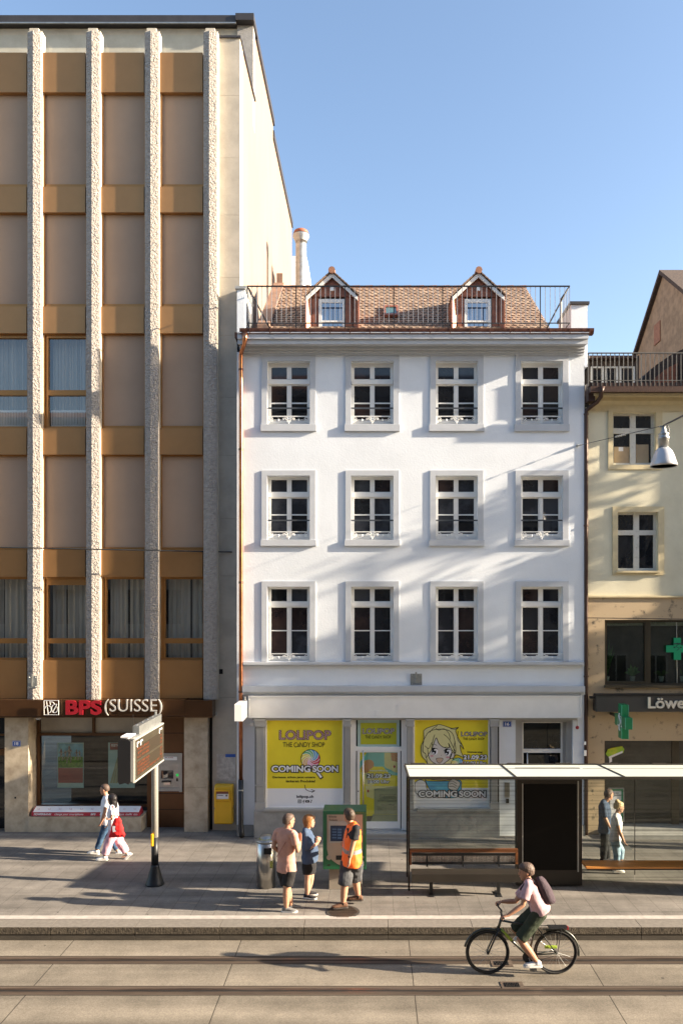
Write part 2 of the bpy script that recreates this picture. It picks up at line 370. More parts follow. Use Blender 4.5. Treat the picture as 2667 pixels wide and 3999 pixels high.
# ---------------------------------------------------------------- helpers: lettering and flat print
def text_mesh(body, offset=0.0, res=4, shear=0):
    cu = bpy.data.curves.new('t', 'FONT'); cu.body = body; cu.offset = offset; cu.resolution_u = res; cu.shear = shear
    cu.fill_mode = 'FRONT'; ob = bpy.data.objects.new('t', cu); col.objects.link(ob)
    dg = bpy.context.evaluated_depsgraph_get(); ev = ob.evaluated_get(dg); me = bpy.data.meshes.new_from_object(ev)
    vs = [v.co.copy() for v in me.vertices]; fs = [tuple(p.vertices) for p in me.polygons]
    bpy.data.objects.remove(ob); bpy.data.curves.remove(cu); bpy.data.meshes.remove(me)
    return vs, fs
def lettering(body, px0, py0, px1, py1, D, mat_, parent, name='lettering', offset=0.0, grow=0.0, depth=0.0, shear=0, jitter=0, fit=True):
    base, _ = text_mesh(body, offset, shear=shear)
    vs, fs = (base, _) if not grow else text_mesh(body, offset + grow, shear=shear)
    x0 = min(v.x for v in base); x1 = max(v.x for v in base); y0 = min(v.y for v in base); y1 = max(v.y for v in base)
    def tr(v):
        u = (v.x - x0) / (x1 - x0); h = (v.y - y0) / (y1 - y0)
        return Vector((X(px0, D) + u * (X(px1, D) - X(px0, D)), D, Z(py1, D) + h * (Z(py0, D) - Z(py1, D)) + jitter * math.sin(u * 37)))
    P = [tr(v) for v in vs]; mb = MB(); mb.add(P, fs)
    if depth:
        from collections import Counter
        e = Counter(); 
        for f in fs:
            for i in range(len(f)):
                a, b = f[i], f[(i+1) % len(f)]; e[(min(a, b), max(a, b))] += 1
        n = len(P); mb.v += [(p.x, p.y + depth, p.z) for p in P]
        for f in fs:
            for i in range(len(f)):
                a, b = f[i], f[(i+1) % len(f)]
                if e[(min(a, b), max(a, b))] == 1: mb.f.append((b, a, a+n, b+n)); mb.m.append(0)
    return mb.build(name, mat_, parent)
def outlined(body, px0, py0, px1, py1, D, parent, grow=.05, offset=.02, fill='white', edge='black'):
    a = lettering(body, px0, py0, px1, py1, D, M[edge], parent, offset=offset, grow=grow)
    lettering(body, px0, py0, px1, py1, D - .002, M[fill] if isinstance(fill, str) else fill, a, offset=offset)
    return a
def stripes(name, ca, cb, sc_, rot, thr=.22):
    m = bpy.data.materials.new(name); m.use_nodes = True; t = m.node_tree; N = t.nodes; L = t.links; b = N['Principled BSDF']
    tc = N.new('ShaderNodeTexCoord'); mp = N.new('ShaderNodeMapping'); mp.inputs['Rotation'].default_value = (0, rot, 0)
    wv = N.new('ShaderNodeTexWave'); wv.bands_direction = 'X'; wv.inputs['Scale'].default_value = sc_; wv.inputs['Distortion'].default_value = 0
    rp = N.new('ShaderNodeValToRGB'); rp.color_ramp.interpolation = 'CONSTANT'; rp.color_ramp.elements[0].color = (*ca, 1)
    rp.color_ramp.elements[1].color = (*cb, 1); rp.color_ramp.elements[1].position = thr
    L.new(tc.outputs['Object'], mp.inputs[0]); L.new(mp.outputs[0], wv.inputs[0]); L.new(wv.outputs[0], rp.inputs[0]); L.new(rp.outputs[0], b.inputs['Base Color'])
    b.inputs['Roughness'].default_value = .5
    return m
M['candy'] = stripes('candy_stripes', (.75, .72, .72), (.22, .01, .03), 9, .7)
M['candy2'] = stripes('candy_stripes_fine', (.05, .03, .04), (.8, .78, .78), 14, .7, .72)
def flat(mb, pts, D):            # a flat printed shape facing the street; pts are picture points
    P = [at(x, y, D) for x, y in pts]
    a = sum(P[i].x * P[(i+1) % len(P)].z - P[(i+1) % len(P)].x * P[i].z for i in range(len(P)))
    if a < 0: P = P[::-1]
    from mathutils.geometry import tessellate_polygon
    tr = tessellate_polygon([P]); mb.add(P, [tuple(t) for t in tr])
def disc(mb, cx, cy, rx, ry, D, n=20, a0=0, a1=2*math.pi):
    pts = [(cx + rx*math.cos(a0 + (a1-a0)*i/n), cy + ry*math.sin(a0 + (a1-a0)*i/n)) for i in range(n + (abs(a1-a0) < 6.28))]
    if abs(a1-a0) < 6.28: pts.append((cx, cy))
    flat(mb, pts, D)
def stroke(mb, pts, wd, D, taper=False):
    for i in range(len(pts)-1):
        (x0, y0), (x1, y1) = pts[i], pts[i+1]; l = math.hypot(x1-x0, y1-y0) or 1; nx, ny = -(y1-y0)/l, (x1-x0)/l
        h = wd/2
        ex, ey = (x1-x0)/l*h*.6, (y1-y0)/l*h*.6
        d_ = D - .00003*i
        flat(mb, [(x0-ex+nx*h, y0-ey+ny*h), (x1+ex+nx*h, y1+ey+ny*h), (x1+ex-nx*h, y1+ey-ny*h), (x0-ex-nx*h, y0-ey-ny*h)], d_)
def curve(pts, n=6):             # Catmull-Rom through picture points
    out = []; p = [pts[0]] + list(pts) + [pts[-1]]
    for i in range(1, len(p)-2):
        for k in range(n):
            t = k/n; a, b, c, d = p[i-1], p[i], p[i+1], p[i+2]
            out.append(tuple(.5*((2*b[j]) + (-a[j]+c[j])*t + (2*a[j]-5*b[j]+4*c[j]-d[j])*t*t + (-a[j]+3*b[j]-3*c[j]+d[j])*t**3) for j in (0, 1)))
    out.append(pts[-1]); return out
# ================================================================ SETTING
ROADZ = -0.235
g = MB(); g.box(-420, 420, -160, 620, ROADZ - .5, ROADZ); struct(g, 'road', M['roadslab'])
YK = 13.23
g = MB()
g.add([(-60, 13.56, gz(13.56)), (80, 13.56, gz(13.56)), (80, 13.2 + 6.6, gz(19.8)), (-60, 13.2 + 6.6, gz(19.8)), (-60, 13.56, -.3), (80, 13.56, -.3), (80, 19.8, -.6), (-60, 19.8, -.6)],
      [(0, 1, 2, 3), (4, 7, 6, 5), (0, 4, 5, 1), (2, 6, 7, 3), (0, 3, 7, 4), (1, 5, 6, 2)])
struct(g, 'pavement', M['pavers'])
g = MB(); x = -30.0; k0 = X(222/1.12, 13.23)
x = k0 - 1.452 * 20
while x < 40:
    g.mi = 0; g.box(x + .004, x + 1.448, YK, 13.555, -.10, -.004)
    g.mi = 1; g.box(x + .006, x + 1.446, YK - .004, YK, -.125, -.006)
    g.mi = 2; g.box(x + .004, x + 1.448, YK + .008, 13.5, -.30, -.10)
    x += 1.452
struct(g, 'kerb', [M['kerbstone'], M['kerbface'], M['kerblow']], bevel=.006)
g = MB()
za = lambda y: gz(y) + .004
g.add([(-60, 13.585, za(13.585)), (80, 13.585, za(13.585)), (80, 13.745, za(13.745)), (-60, 13.745, za(13.745))], [(0, 1, 2, 3)])
struct(g, 'platform_line', M['linewhite'])
for i, (ya, yb) in enumerate(((3735, 3766), (3852, 3888))):
    D0 = 5.835 * F / (yb - VY); D1 = 5.835 * F / (ya - VY); dm = (D0 + D1) / 2
    g = MB(); z = ROADZ + .004
    g.mi = 0; g.add([(-60, D0, z), (80, D0, z), (80, D1, z), (-60, D1, z)], [(0, 1, 2, 3)])
    def strip(a, b, zz, mi):
        g.mi = mi; g.add([(-60, a, zz), (80, a, zz), (80, b, zz), (-60, b, zz)], [(0, 1, 2, 3)])
    strip(dm + .01, dm + .066, z + .004, 1); strip(dm - .035, dm + .01, z + .0035, 2); strip(dm - .052, dm - .035, z + .004, 1)
    strip(D1 - .012, D1, z + .003, 2); strip(D0, D0 + .010, z + .003, 2); strip(D0 + .05, D0 + .058, z + .003, 1)
    o = g.build('tram_rail', [M['railside'], M['railsteel'], M['railgroove']])
    tag(o, ('grooved tram rail nearer the kerb' if i == 0 else 'grooved tram rail farther from the kerb, low in the picture'), 'tram rail', 'tram rails set in the road')
for (px, py, lb) in ((1958, 3764, 'small iron drain box beside the tram rail nearer the kerb'), (1999, 3849, 'small iron drain box beside the tram rail farther from the kerb')):
    D = 5.835 * F / (py - VY); xx = X(px, D); t = thing('rail_drain', lb, 'drain', (xx, D, ROADZ), 'drain boxes of the tram rails')
    g = MB(); g.box(xx - .17, xx + .17, D - .11, D + .11, ROADZ + .004, ROADZ + .010); g.build('frame', M['railside'], t)
    g = MB(); g.box(xx - .11, xx + .11, D - .07, D + .07, ROADZ + .011, ROADZ + .014)
    g.build('cover', M['railgroove'], t)
    g = MB()
    for k in range(9): g.tube([(xx - .10 + .025*k, D - .06, ROADZ + .018), (xx - .10 + .025*k, D + .06, ROADZ + .018)], .005, 5)
    g.build('grating', M['marble'], t)
D = footD(3563); xx = X(1340, D); zz = gz(D)
t = thing('manhole_cover', 'round iron manhole cover with honeycomb pattern under the worker\'s boot', 'manhole cover', (xx, D, zz))
g = MB(); g.lathe((xx, D, 0), [(.29, zz + .002), (.30, zz + .010), (.275, zz + .010)], 40); g.build('rim', M['marble'], t)
g = MB()
for i in range(-7, 8):
    for j in range(-7, 8):
        a = xx + i * .037 + (j % 2) * .018; b = D + j * .034
        if (a-xx)**2 + (b-D)**2 < .26**2: g.box(a - .012, a + .012, b - .011, b + .011, zz + .0095, zz + .015)
g.build('raised_pattern', M['railsteel'], t)
M['covergrey'] = mat('cover_grey', (.13, .12, .105), .8, var=.2, vs=8)
# lifted paving patches (cable covers)
for (pa, pb_, ya, yb) in ((1410, 1535, 3468, 3494), (2460, 2632, 3458, 3494)):
    D1, D0 = footD(ya), footD(yb); xa, xb = X(pa, D0), X(pb_, D0)
    g = MB(); g.add([(xa, D0, gz(D0)+.004), (xb, D0, gz(D0)+.004), (xb, D1, gz(D1)+.004), (xa, D1, gz(D1)+.004)], [(0,1,2,3)])
    tag(g.build('floor_cover', M['covergrey']), 'square dark floor cover ' + ('beside the ticket machine' if pa < 2000 else 'in front of the bench on the right'), 'floor cover', 'floor covers in the pavement')

# ================================================================ helper: wall with openings
def wall(mb, px0, py0, px1, py1, D, holes, t):
    xs = sorted({px0, px1, *[h[0] for h in holes], *[h[2] for h in holes]}); ys = sorted({py0, py1, *[h[1] for h in holes], *[h[3] for h in holes]})
    for i in range(len(xs)-1):
        for j in range(len(ys)-1):
            cx, cy = (xs[i]+xs[i+1])/2, (ys[j]+ys[j+1])/2
            if any(h[0] < cx < h[2] and h[1] < cy < h[3] for h in holes): continue
            a, b, c, d = X(xs[i], D), X(xs[i+1], D), Z(ys[j+1], D), Z(ys[j], D)
            mb.add([(a, D, c), (b, D, c), (b, D, d), (a, D, d)], [(0, 1, 2, 3)])
    for h in holes:
        a, b, c, d = X(h[0], D), X(h[2], D), Z(h[3], D), Z(h[1], D); e = D + t
        mb.add([(a, D, c), (a, e, c), (a, e, d), (a, D, d)], [(0, 1, 2, 3)]); mb.add([(b, D, c), (b, D, d), (b, e, d), (b, e, c)], [(0, 1, 2, 3)])
        mb.add([(a, D, d), (a, e, d), (b, e, d), (b, D, d)], [(0, 1, 2, 3)]); mb.add([(a, D, c), (b, D, c), (b, e, c), (a, e, c)], [(0, 1, 2, 3)])

# ================================================================ WHITE HOUSE
DW = 18.95
house = thing('white_house', 'white plastered four storey house with copper gutter, two dormers and the yellow sweet shop', 'building', (1.0, DW, gz(DW)))
COLS = [(1044, 1210), (1371, 1536), (1701, 1865), (2034, 2197)]
ROWS = [(1410, 1656), (1857, 2108), (2291, 2583)]
holes = [(a, r0, b, r1) for (r0, r1) in ROWS for (a, b) in COLS]
g = MB(); wall(g, 925, 1375, 2281, 2712, DW, holes, .32)
# lower side strips of wall beside the shopfront
wall(g, 925, 2712, 996, 3290, DW, [], .1); wall(g, 1948, 2712, 2281, 3290, DW, [(2012, 2808, 2236, 3290)], .5); wall(g, 996, 2712, 1948, 2812, DW + .1, [], .1)
g.box(X(925, DW), X(925, DW) + .004, DW, DW + 8.5, -.4, 12.1)
g.box(X(2281, DW) - .004, X(2281, DW), DW, DW + 8.5, -.4, 12.1)
g.build('wall', M['plaster'], house)
g = MB(); g.box(X(927, DW), X(2279, DW), DW + .62, 27.4, -.3, 12.0); g.build('core', M['dim'], house)
for sgn, (pa, pb_) in enumerate(((925, 990), (2236, 2283))):
    g = MB(); g.pb(pa, 3222, pb_, 3300, DW - .03, .03); g.build('plinth', M['greydark'], house)
# cornice
prof = [(DW + .05, 1387), (DW - .05, 1387), (DW - .05, 1378), (DW - .09, 1374), (DW - .09, 1366), (DW - .13, 1362), (DW - .13, 1352), (DW - .22, 1347), (DW - .36, 1344), (DW - .40, 1343), (DW - .40, 1325), (DW - .46, 1322), (DW - .46, 1303), (DW - .50, 1300), (DW - .50, 1296), (DW + .05, 1296)]
P2 = [(d, Z(y, d)) for d, y in prof]
g = MB(); g.prism(P2, 'x', X(940, DW), X(2290, DW - .3)); g.build('cornice', M['trim'], house)
# gutter
DG = DW - .50
zt, zb_ = Z(1281, DG), Z(1303, DG)
gx0, gx1 = X(936, DG), X(2318, DG)
g = MB(); g.prism([(DG, zt), (DG - .02, zt - .01), (DG - .015, (zt+zb_)/2), (DG + .03, zb_), (DG + .16, zb_), (DG + .16, zt - .01), (DG + .14, zt - .01), (DG + .14, zb_ + .02), (DG + .04, zb_ + .02), (DG + .01, zt - .02)], 'x', gx0, gx1)
px = 975
while px < 2310:
    g.pb(px, 1281, px + 3, 1303, DG - .026, .01); px += 78
gut = g.build('gutter', M['copperdark'], house)
# downpipe left
def pipe(pts, r, mat_, parent, name='downpipe', n=12, radii=None):
    g = MB(); g.tube(pts, r, n, radii=radii); return g.build(name, mat_, parent, smooth=True)
xp = X(940, DW - .12)
pts = [at(957, 1300, DG + .05), at(957, 1325, DG + .04), at(955, 1345, DG + .1), at(944, 1372, DW - .14), at(941, 1390, DW - .10)]
pts += [Vector((pts[-1].x, DW - .09, Z(y, DW - .09))) for y in (1500, 1900, 2400, 2690, 3045)]
dp = pipe(pts, .05, M['copper'], house, radii=[.085, .055] + [.05] * 8)
g = MB()
for y in (1448, 1758, 2275, 2700): g.lathe((pts[-1].x, DW - .09, 0), [(.055, Z(y + 4, DW)), (.060, Z(y + 3, DW)), (.060, Z(y - 3, DW)), (.055, Z(y - 4, DW))], 12)
g.build('pipe_clip', M['copperdark'], dp)
q = pts[-1]
lowp = pipe([q, Vector((q.x, DW - .09, Z(3215, DW))), Vector((q.x + .02, DW - .14, Z(3240, DW))), Vector((q.x + .05, DW - .22, Z(3258, DW)))], .062, M['iron'], house, 'iron_pipe_foot')
g = MB(); g.lathe((q.x, DW - .09, 0), [(.066, Z(3084, DW)), (.074, Z(3083, DW)), (.074, Z(3079, DW)), (.066, Z(3078, DW))], 14); g.build('pipe_clip', M['galv'], lowp)
# window surrounds, windows, balustrades
def house_window(c0, c1, r0, r1, row):
    cx = (c0 + c1) / 2
    g = MB(); D = DW - .027; o0, o1 = c0 - 22, c1 + 22
    top = {0: 1387, 1: 1837, 2: 2270}[row]; sill = {0: 1683, 1: 2132, 2: None}[row]
    g.pb(o0, top, o1, r0, D, .05); g.pb(o0, r0, c0, r1, D, .05); g.pb(c1, r0, o1, r1, D, .05)
    s = g.build('window_surround', M['trim'], house)
    if sill:
        k = MB(); k.pb(o0 - 4, r1, o1 + 4, sill, DW - .06, .08); k.build('window_sill', M['trim'], s, bevel=.004)
    Df = DW + .17; ctr = X(cx, DW); w = (X(c1, DW) - X(c0, DW)) / 2 + .002
    P = F / Df
    up0, up1, lo0, lo1, lo2, lo3 = {0: (1435, 1481, 1507, 1572, 1577, 1643), 1: (1874, 1921, 1947, 2008, 2013, 2085), 2: (2301, 2348, 2373, 2461, 2465, 2562)}[row]
    zs = lambda y: Z(y, Df)
    g = MB(); gw = 61 / P; gap = 9 / P
    zt_, zb2 = Z(r0, DW) + .01, Z(r1, DW) - .01
    sd = w - gap - gw
    for sx in (-1, 1):
        a, b = (ctr - w, ctr - w + sd) if sx < 0 else (ctr + w - sd, ctr + w)
        g.box(a, b, Df, Df + .06, zb2, zt_)
    a, b = ctr - w + sd, ctr + w - sd
    g.box(ctr - gap, ctr + gap, Df - .012, Df + .06, zs(up1) - .001, zs(up0) + .001); g.box(ctr - gap, ctr + gap, Df - .012, Df + .06, zs(lo3) - .001, zs(lo0) + .001)
    g.box(a, b, Df + .001, Df + .06, zs(up0), zt_); g.box(a, b, Df + .001, Df + .06, zs(lo0), zs(up1)); g.box(ctr - w + .02, ctr + w - .02, Df - .05, Df, zs(lo0) + .03, zs(up1) - .03)
    for (u, v) in ((a, ctr - gap), (ctr + gap, b)): g.box(u, v, Df + .008, Df + .06, zs(lo2), zs(lo1))
    g.box(a, b, Df + .002, Df + .06, zb2, zs(lo3)); g.box(ctr - gap * .35, ctr + gap * .35, Df - .03, Df - .012, zs(lo3), zs(lo0))
    wn = g.build('window', M['frame'], house)
    for (u, v) in ((a, ctr - gap), (ctr + gap, b)):
        for (ya, yb) in ((up0, up1), (lo0, lo1), (lo2, lo3)):
            pk = random.choice(('darkpane', 'darkpane', 'greypane', 'warmpane') if row != 1 else ('greypane', 'blindpane', 'greypane', 'darkpane', 'warmpane')); p = MB(); tl = random.uniform(-.004, .004)
            p.add([(u, Df + .03 + tl, zs(yb)), (v, Df + .03 - tl, zs(yb)), (v, Df + .03 - tl, zs(ya)), (u, Df + .03 + tl, zs(ya))], [(0, 1, 2, 3)]); p.build('pane', M[pk], wn)
    # cast iron balustrade
    base = {0: 1656, 1: 2107, 2: 2583}[row]; D = DW + .03; h = MB()
    xa, xb = ctr - w + .01, ctr + w - .01; z0 = Z(base, D); zt2 = z0 + .20
    h.box(xa, xb, D - .015, D + .015, zt2 - .022, zt2); 
    for zz2 in (zt2 - .10,):
        h.box(xa, xb, D - .004, D + .008, zz2 - .007, zz2 + .007)
    h.box(xa, xa + .02, D - .01, D + .01, z0, zt2 - .022); h.box(xb - .02, xb, D - .01, D + .01, z0, zt2 - .022)
    def scroll(cx_, cz, r, s=1):
        pts = [Vector((cx_ + s * r * (1 - k/18) * math.cos(k*.55), D - .006, cz + r * (1 - k/18) * math.sin(k*.55))) for k in range(14)]
        h.tube(pts, .0085, 5)
    for s in (-1, 1):
        ex = ctr + s * (w - .085)
        scroll(ex, zt2 - .075, .05, -s); scroll(ex - s * .02, zt2 - .12, .035, s); scroll(ex + s * .035, zt2 - .155, .02, s)
        scroll(ctr + s * .055, zt2 - .07, .045, s); scroll(ctr + s * .125, zt2 - .075, .03, -s); scroll(ctr + s * .022, zt2 - .135, .025, s)
        h.ell((ctr + s * .25, D - .004, zt2 - .10), Vector((.022, 0, 0)), Vector((0, .012, 0)), Vector((0, 0, .03)), 8, 5)
    h.ell((ctr, D - .004, zt2 - .165), Vector((.014, 0, 0)), Vector((0, .012, 0)), Vector((0, 0, .028)), 8, 5)
    bl = h.build('window_balustrade', M['ironwhite'], house)
    if row < 2:
        yb = {0: 1594, 1: 2032}[row]; k = MB(); k.box(xa - .01, xb + .01, D - .012, D + .012, Z(yb + 3, D), Z(yb - 2.5, D)); k.build('safety_bar', M['bar'], bl)
for ri, (r0, r1) in enumerate(ROWS):
    for (c0, c1) in COLS: house_window(c0, c1, r0, r1, ri)
# string courses and fascia
g = MB()
for (ya, yb, d) in ((2586, 2596, .13), (2596, 2602, .09)): g.pb(950, ya, 2280, yb, DW - d, d + .02)
g.build('string_course', M['trim'], house)
g = MB()
for (ya, yb, d) in ((2680, 2702, .20), (2702, 2707, .16), (2707, 2713, .12)): g.pb(947, ya, 2283, yb, DW - d, d + .02)
g.build('string_course', M['trim'], house)
DF = DW - .16
g = MB(); g.pb(974, 2722, 2266, 2799, DF, .25); fa = g.build('fascia_board', M['trimw'], house)
g = MB(); g.frame(970, 2717, 2270, 2804, 4, DF - .02, .26, 5, 4); g.build('fascia_moulding', M['frame'], fa)
for (ca, cb) in ((1468, 2776), (1553, 2750)): g = MB(); g.pb(ca, cb, ca + 21, cb + 20, DF - .012, .01); g.build('cover_plate', M['trimw'], fa)
g = MB(); g.box(X(985, DF), X(2255, DF), DF + .05, DW + .4, Z(2813, DF), Z(2806, DF)); g.build('soffit_board', M['greypaint'], fa)
# shopfront piers
def pier(pa, pb_, y0=2808, y1=3168):
    D = DW - .12; g = MB(); g.pb(pa, y0 + 30, pb_, y1 - 32, D, .2)
    g.pb(pa - 6, y0, pb_ + 6, y0 + 9, D - .05, .25); g.pb(pa - 3, y0 + 9, pb_ + 3, y0 + 24, D - .03, .23); g.pb(pa - 5, y0 + 24, pb_ + 5, y0 + 30, D - .04, .24)
    g.pb(pa - 3, y1 - 32, pb_ + 3, y1, D - .03, .23)
    w_ = (pb_ - pa) * .22
    for (ya, yb) in ((y0 + 38, y1 - 105), (y1 - 95, y1 - 40)):
        g.frame(pa + w_ * .5, ya, pb_ - w_ * .5, yb, w_ * .35, D - .01, .012, 3)
    g.pb(pa - 2, y1 - 102, pb_ + 2, y1 - 98, D - .02, .05)
    return g.build('shopfront_pier', M['greypaint'], house)
for a, b in ((999, 1033), (1345, 1366), (1589, 1612), (1916, 1943)): pier(a, b)
for (a, b) in ((992, 1374), (1592, 1950)):
    g = MB(); g.pb(a, 3168, b, 3290, DW - .17, .30); pl = g.build('stone_plinth', M['greydark'], house)
    g = MB(); g.pb(a + 38, 3160, b - 24, 3169, DW - .20, .24); g.build('ledge', M['greypaint'], pl)
# shop windows with printed film
def shopwindow(a, b, y0, y1):
    g = MB(); g.frame(a, y0, b, y1, 6, DW - .06, .12, 7, 8); s = g.build('shop_window', M['frame'], house); return s
shopwindow(1036, 1343, 2806, 3160); shopwindow(1613, 1912, 2804, 3162)
DP = DW - .02
def printsheet(name, label, rects):
    t = thing(name, label, 'poster', (X(rects[0][0], DP), DP, Z(rects[0][3], DP)))
    for n_, (a, y0, b, y1, m_) in enumerate(rects):
        g = MB(); g.pb(a, y0, b, y1, DP - .0005*n_, .004); g.build('film', M[m_], t)
    return t
K = lambda zx, zy: (900 + zx * .5102, 2600 + zy * .5102)      # reading frame of the left poster
A = printsheet('window_poster', 'yellow COMING SOON poster with lollipop and arrow filling the left shop window', [(1042, 2813, 1337, 3079, 'yellowprint'), (1042, 3079, 1337, 3152, 'white')])
DT = DP - .004
def lolipop(px0, py0, px1, py1, parent, m_='candy', D=None):
    D = D or DT
    a = lettering('LOLIPOP', px0, py0, px1, py1, D, M['black'], parent, offset=.025, grow=.028)
    lettering('LOLIPOP', px0, py0, px1, py1, D - .002, M[m_], a, offset=.025)
(x0, y0), (x1, y1) = K(374, 494), K(770, 566); lolipop(x0, y0, x1, y1, A)
(x0, y0), (x1, y1) = K(402, 585), K(722, 623); lettering('THE CaNDY SHOP', x0, y0, x1, y1, DT, M['black'], A, offset=.008, jitter=.006)
# lollipop drawing
def lollipop(cx, cy, r, parent, D, stick=True):
    g = MB(); disc(g, cx, cy, r * 1.07, r * 1.07, D, 28); a = g.build('lollipop_print', M['black'], parent)
    cols = [(.55, .06, .10), (.75, .35, .55), (.75, .45, .15), (.75, .65, .10), (.15, .45, .20), (.10, .35, .60)]
    ms = []
    for i, c in enumerate(cols):
        n_ = 'sweet_%d' % i
        if n_ not in M: M[n_] = mat('sweet_colour', c, .5, var=.03)
        ms.append(M[n_])
    ms.append(M['white']); g = MB()
    for i in range(12):
        g.mi = (i // 2) % 6 if i % 2 == 0 else (i // 2 + 1) % 6
        b0 = 2*math.pi*i/12
        pts = [(cx + r*t*math.cos(b0 + (1-t)*1.6), cy + r*t*math.sin(b0 + (1-t)*1.6)) for t in (0, .25, .5, .75, 1)]
        b1 = b0 + 2*math.pi/12
        pts += [(cx + r*math.cos((b0+b1)/2), cy + r*math.sin((b0+b1)/2))] + [(cx + r*t*math.cos(b1 + (1-t)*1.6), cy + r*t*math.sin(b1 + (1-t)*1.6)) for t in (1, .75, .5, .25)]
        flat(g, pts, D - .001)
    g.mi = 6
    for i in range(0, 12):
        b0 = 2*math.pi*i/12
        stroke(g, [(cx + r*t*math.cos(b0 + (1-t)*1.6), cy + r*t*math.sin(b0 + (1-t)*1.6)) for t in (.1, .3, .5, .75, 1)], r*.055, D - .0015)
    g.build('lollipop_swirl', ms, a)
    return a
cx, cy = K(613, 714)
L1 = lollipop(cx, cy, 36, A, DT)
g = MB(); p0, p1 = K(664, 812), K(696, 856); stroke(g, [p0, p1], 15, DT - .0005); g.build('stick_outline', M['black'], L1)
g = MB(); stroke(g, [K(667, 816), K(692, 851)], 9, DT - .0015); g.build('stick', M['white'], L1)
(x0, y0), (x1, y1) = K(316, 764), K(612, 814); outlined('COMING', x0, y0, x1, y1, DT - .003, A, offset=.035, grow=.095)
(x0, y0), (x1, y1) = K(628, 764), K(824, 814); outlined('SOON', x0, y0, x1, y1, DT - .003, A, offset=.035, grow=.095)
(x0, y0), (x1, y1) = K(321, 845), K(649, 866); lettering('Geniesse schon jetzt unsere', x0, y0, x1, y1, DT, M['black'], A, offset=.02)
(x0, y0), (x1, y1) = K(427, 873), K(649, 893); lettering('leckeren Produkte!', x0, y0, x1, y1, DT, M['black'], A, offset=.02)
(x0, y0), (x1, y1) = K(506, 990), K(636, 1018); lettering('lolipop.ch', x0, y0, x1, y1, DT, M['black'], A, offset=.03)
g = MB(); stroke(g, curve([K(568, 912), K(574, 938), K(590, 955), K(620, 962), K(645, 957)]), 2.0, DT)
stroke(g, [K(618, 947), K(646, 957), K(622, 970)], 2.0, DT - .001); g.build('arrow', M['black'], A)
g = MB()
cx, cy = K(531, 1038)
for rr, w_ in ((6, 1.6),): stroke(g, [(cx-rr, cy-rr), (cx+rr, cy-rr), (cx+rr, cy+rr), (cx-rr, cy+rr), (cx-rr, cy-rr)], w_, DT)
stroke(g, [(cx + 3*math.cos(k*.7), cy + 3*math.sin(k*.7)) for k in range(10)], 1.3, DT)
cx, cy = K(560, 1040); stroke(g, [(cx+3, cy-6), (cx, cy-4), (cx, cy+6)], 2.2, DT); stroke(g, [(cx-3, cy-1), (cx+3, cy-1)], 1.8, DT - .001)
cx, cy = K(589, 1038); stroke(g, [(cx-5, cy), (cx+5, cy)], 9, DT)
cx, cy = K(617, 1038); stroke(g, [(cx+1, cy-6), (cx+1, cy+4), (cx-3, cy+4), (cx-2, cy+1)], 1.8, DT); stroke(g, [(cx+1, cy-6), (cx+4, cy-3)], 1.6, DT)
g.build('social_icons', M['black'], A)
g = MB(); cx, cy = K(589, 1038); flat(g, [(cx-2, cy-2.5), (cx+3, cy), (cx-2, cy+2.5)], DT - .002); g.build('play_mark', M['white'], A)
# right poster with a manga style drawing
B = printsheet('window_poster', 'yellow poster with a drawn fair-haired girl above COMING SOON in the right shop window', [(1619, 2811, 1905, 3077, 'yellowprint'), (1619, 3077, 1905, 3154, 'white')])
Q = lambda zx, zy: (1600 + zx * .2551, 2780 + zy * .2551)
QL = lambda pts: [Q(*p) for p in pts]
M['hair'] = mat('print_hair', (.66, .62, .30), .5, var=.03); M['skin_p'] = mat('print_skin', (.60, .57, .52), .5, var=.03); M['blush'] = mat('print_blush', (.6, .30, .33), .5, var=.02)
M['shirt_p'] = mat('print_blue', (.06, .33, .55), .5, c2=(.10, .45, .62), vs=6); M['tongue'] = mat('print_mouth', (.55, .40, .28), .5, var=.02); M['neck_p'] = mat('print_neck', (.68, .42, .25), .5, var=.03)
def art(pts, m_, D, name='drawing', line=2.2, n=6, closed=True):
    c = curve(QL(pts) + ([Q(*pts[0])] if closed else []), n)
    g = MB(); flat(g, c[:-1] if closed else c, D); o = g.build(name, M[m_], B)
    if line: g = MB(); stroke(g, c, line, D - .0004); g.build('drawn_outline', M['black'], o)
    return o
art([(230, 1040), (300, 1060), (560, 1060), (700, 1045), (770, 1050), (790, 1120), (740, 1300), (420, 1300), (300, 1180)], 'shirt_p', DT)
art([(80, 1080), (160, 1040), (240, 1080), (260, 1180), (320, 1260), (120, 1260), (80, 1180)], 'white', DT - .001)
art([(250, 690), (420, 800), (560, 800), (640, 700), (660, 1020), (230, 1020), (120, 900), (160, 810), (260, 800)], 'neck_p', DT - .0006)
art([(210, 290), (260, 250), (380, 210), (450, 195), (520, 210), (640, 250), (740, 240), (700, 290), (740, 400), (780, 470), (826, 570), (770, 510), (780, 600), (810, 690), (700, 660), (620, 800), (560, 800), (300, 800), (240, 740), (180, 660), (175, 520), (210, 430)], 'hair', DT - .002)
art([(270, 560), (300, 500), (400, 400), (600, 520), (640, 610), (625, 690), (590, 740), (470, 808), (350, 770), (290, 690)], 'skin_p', DT - .003)
art([(640, 625), (680, 640), (670, 700), (610, 710)], 'skin_p', DT - .0032)
art([(210, 430), (300, 300), (470, 265), (620, 300), (680, 420), (700, 620), (640, 580), (590, 480), (600, 550), (510, 540), (440, 480), (400, 400), (340, 560), (290, 640), (250, 700), (240, 640), (200, 600)], 'hair', DT - .004)
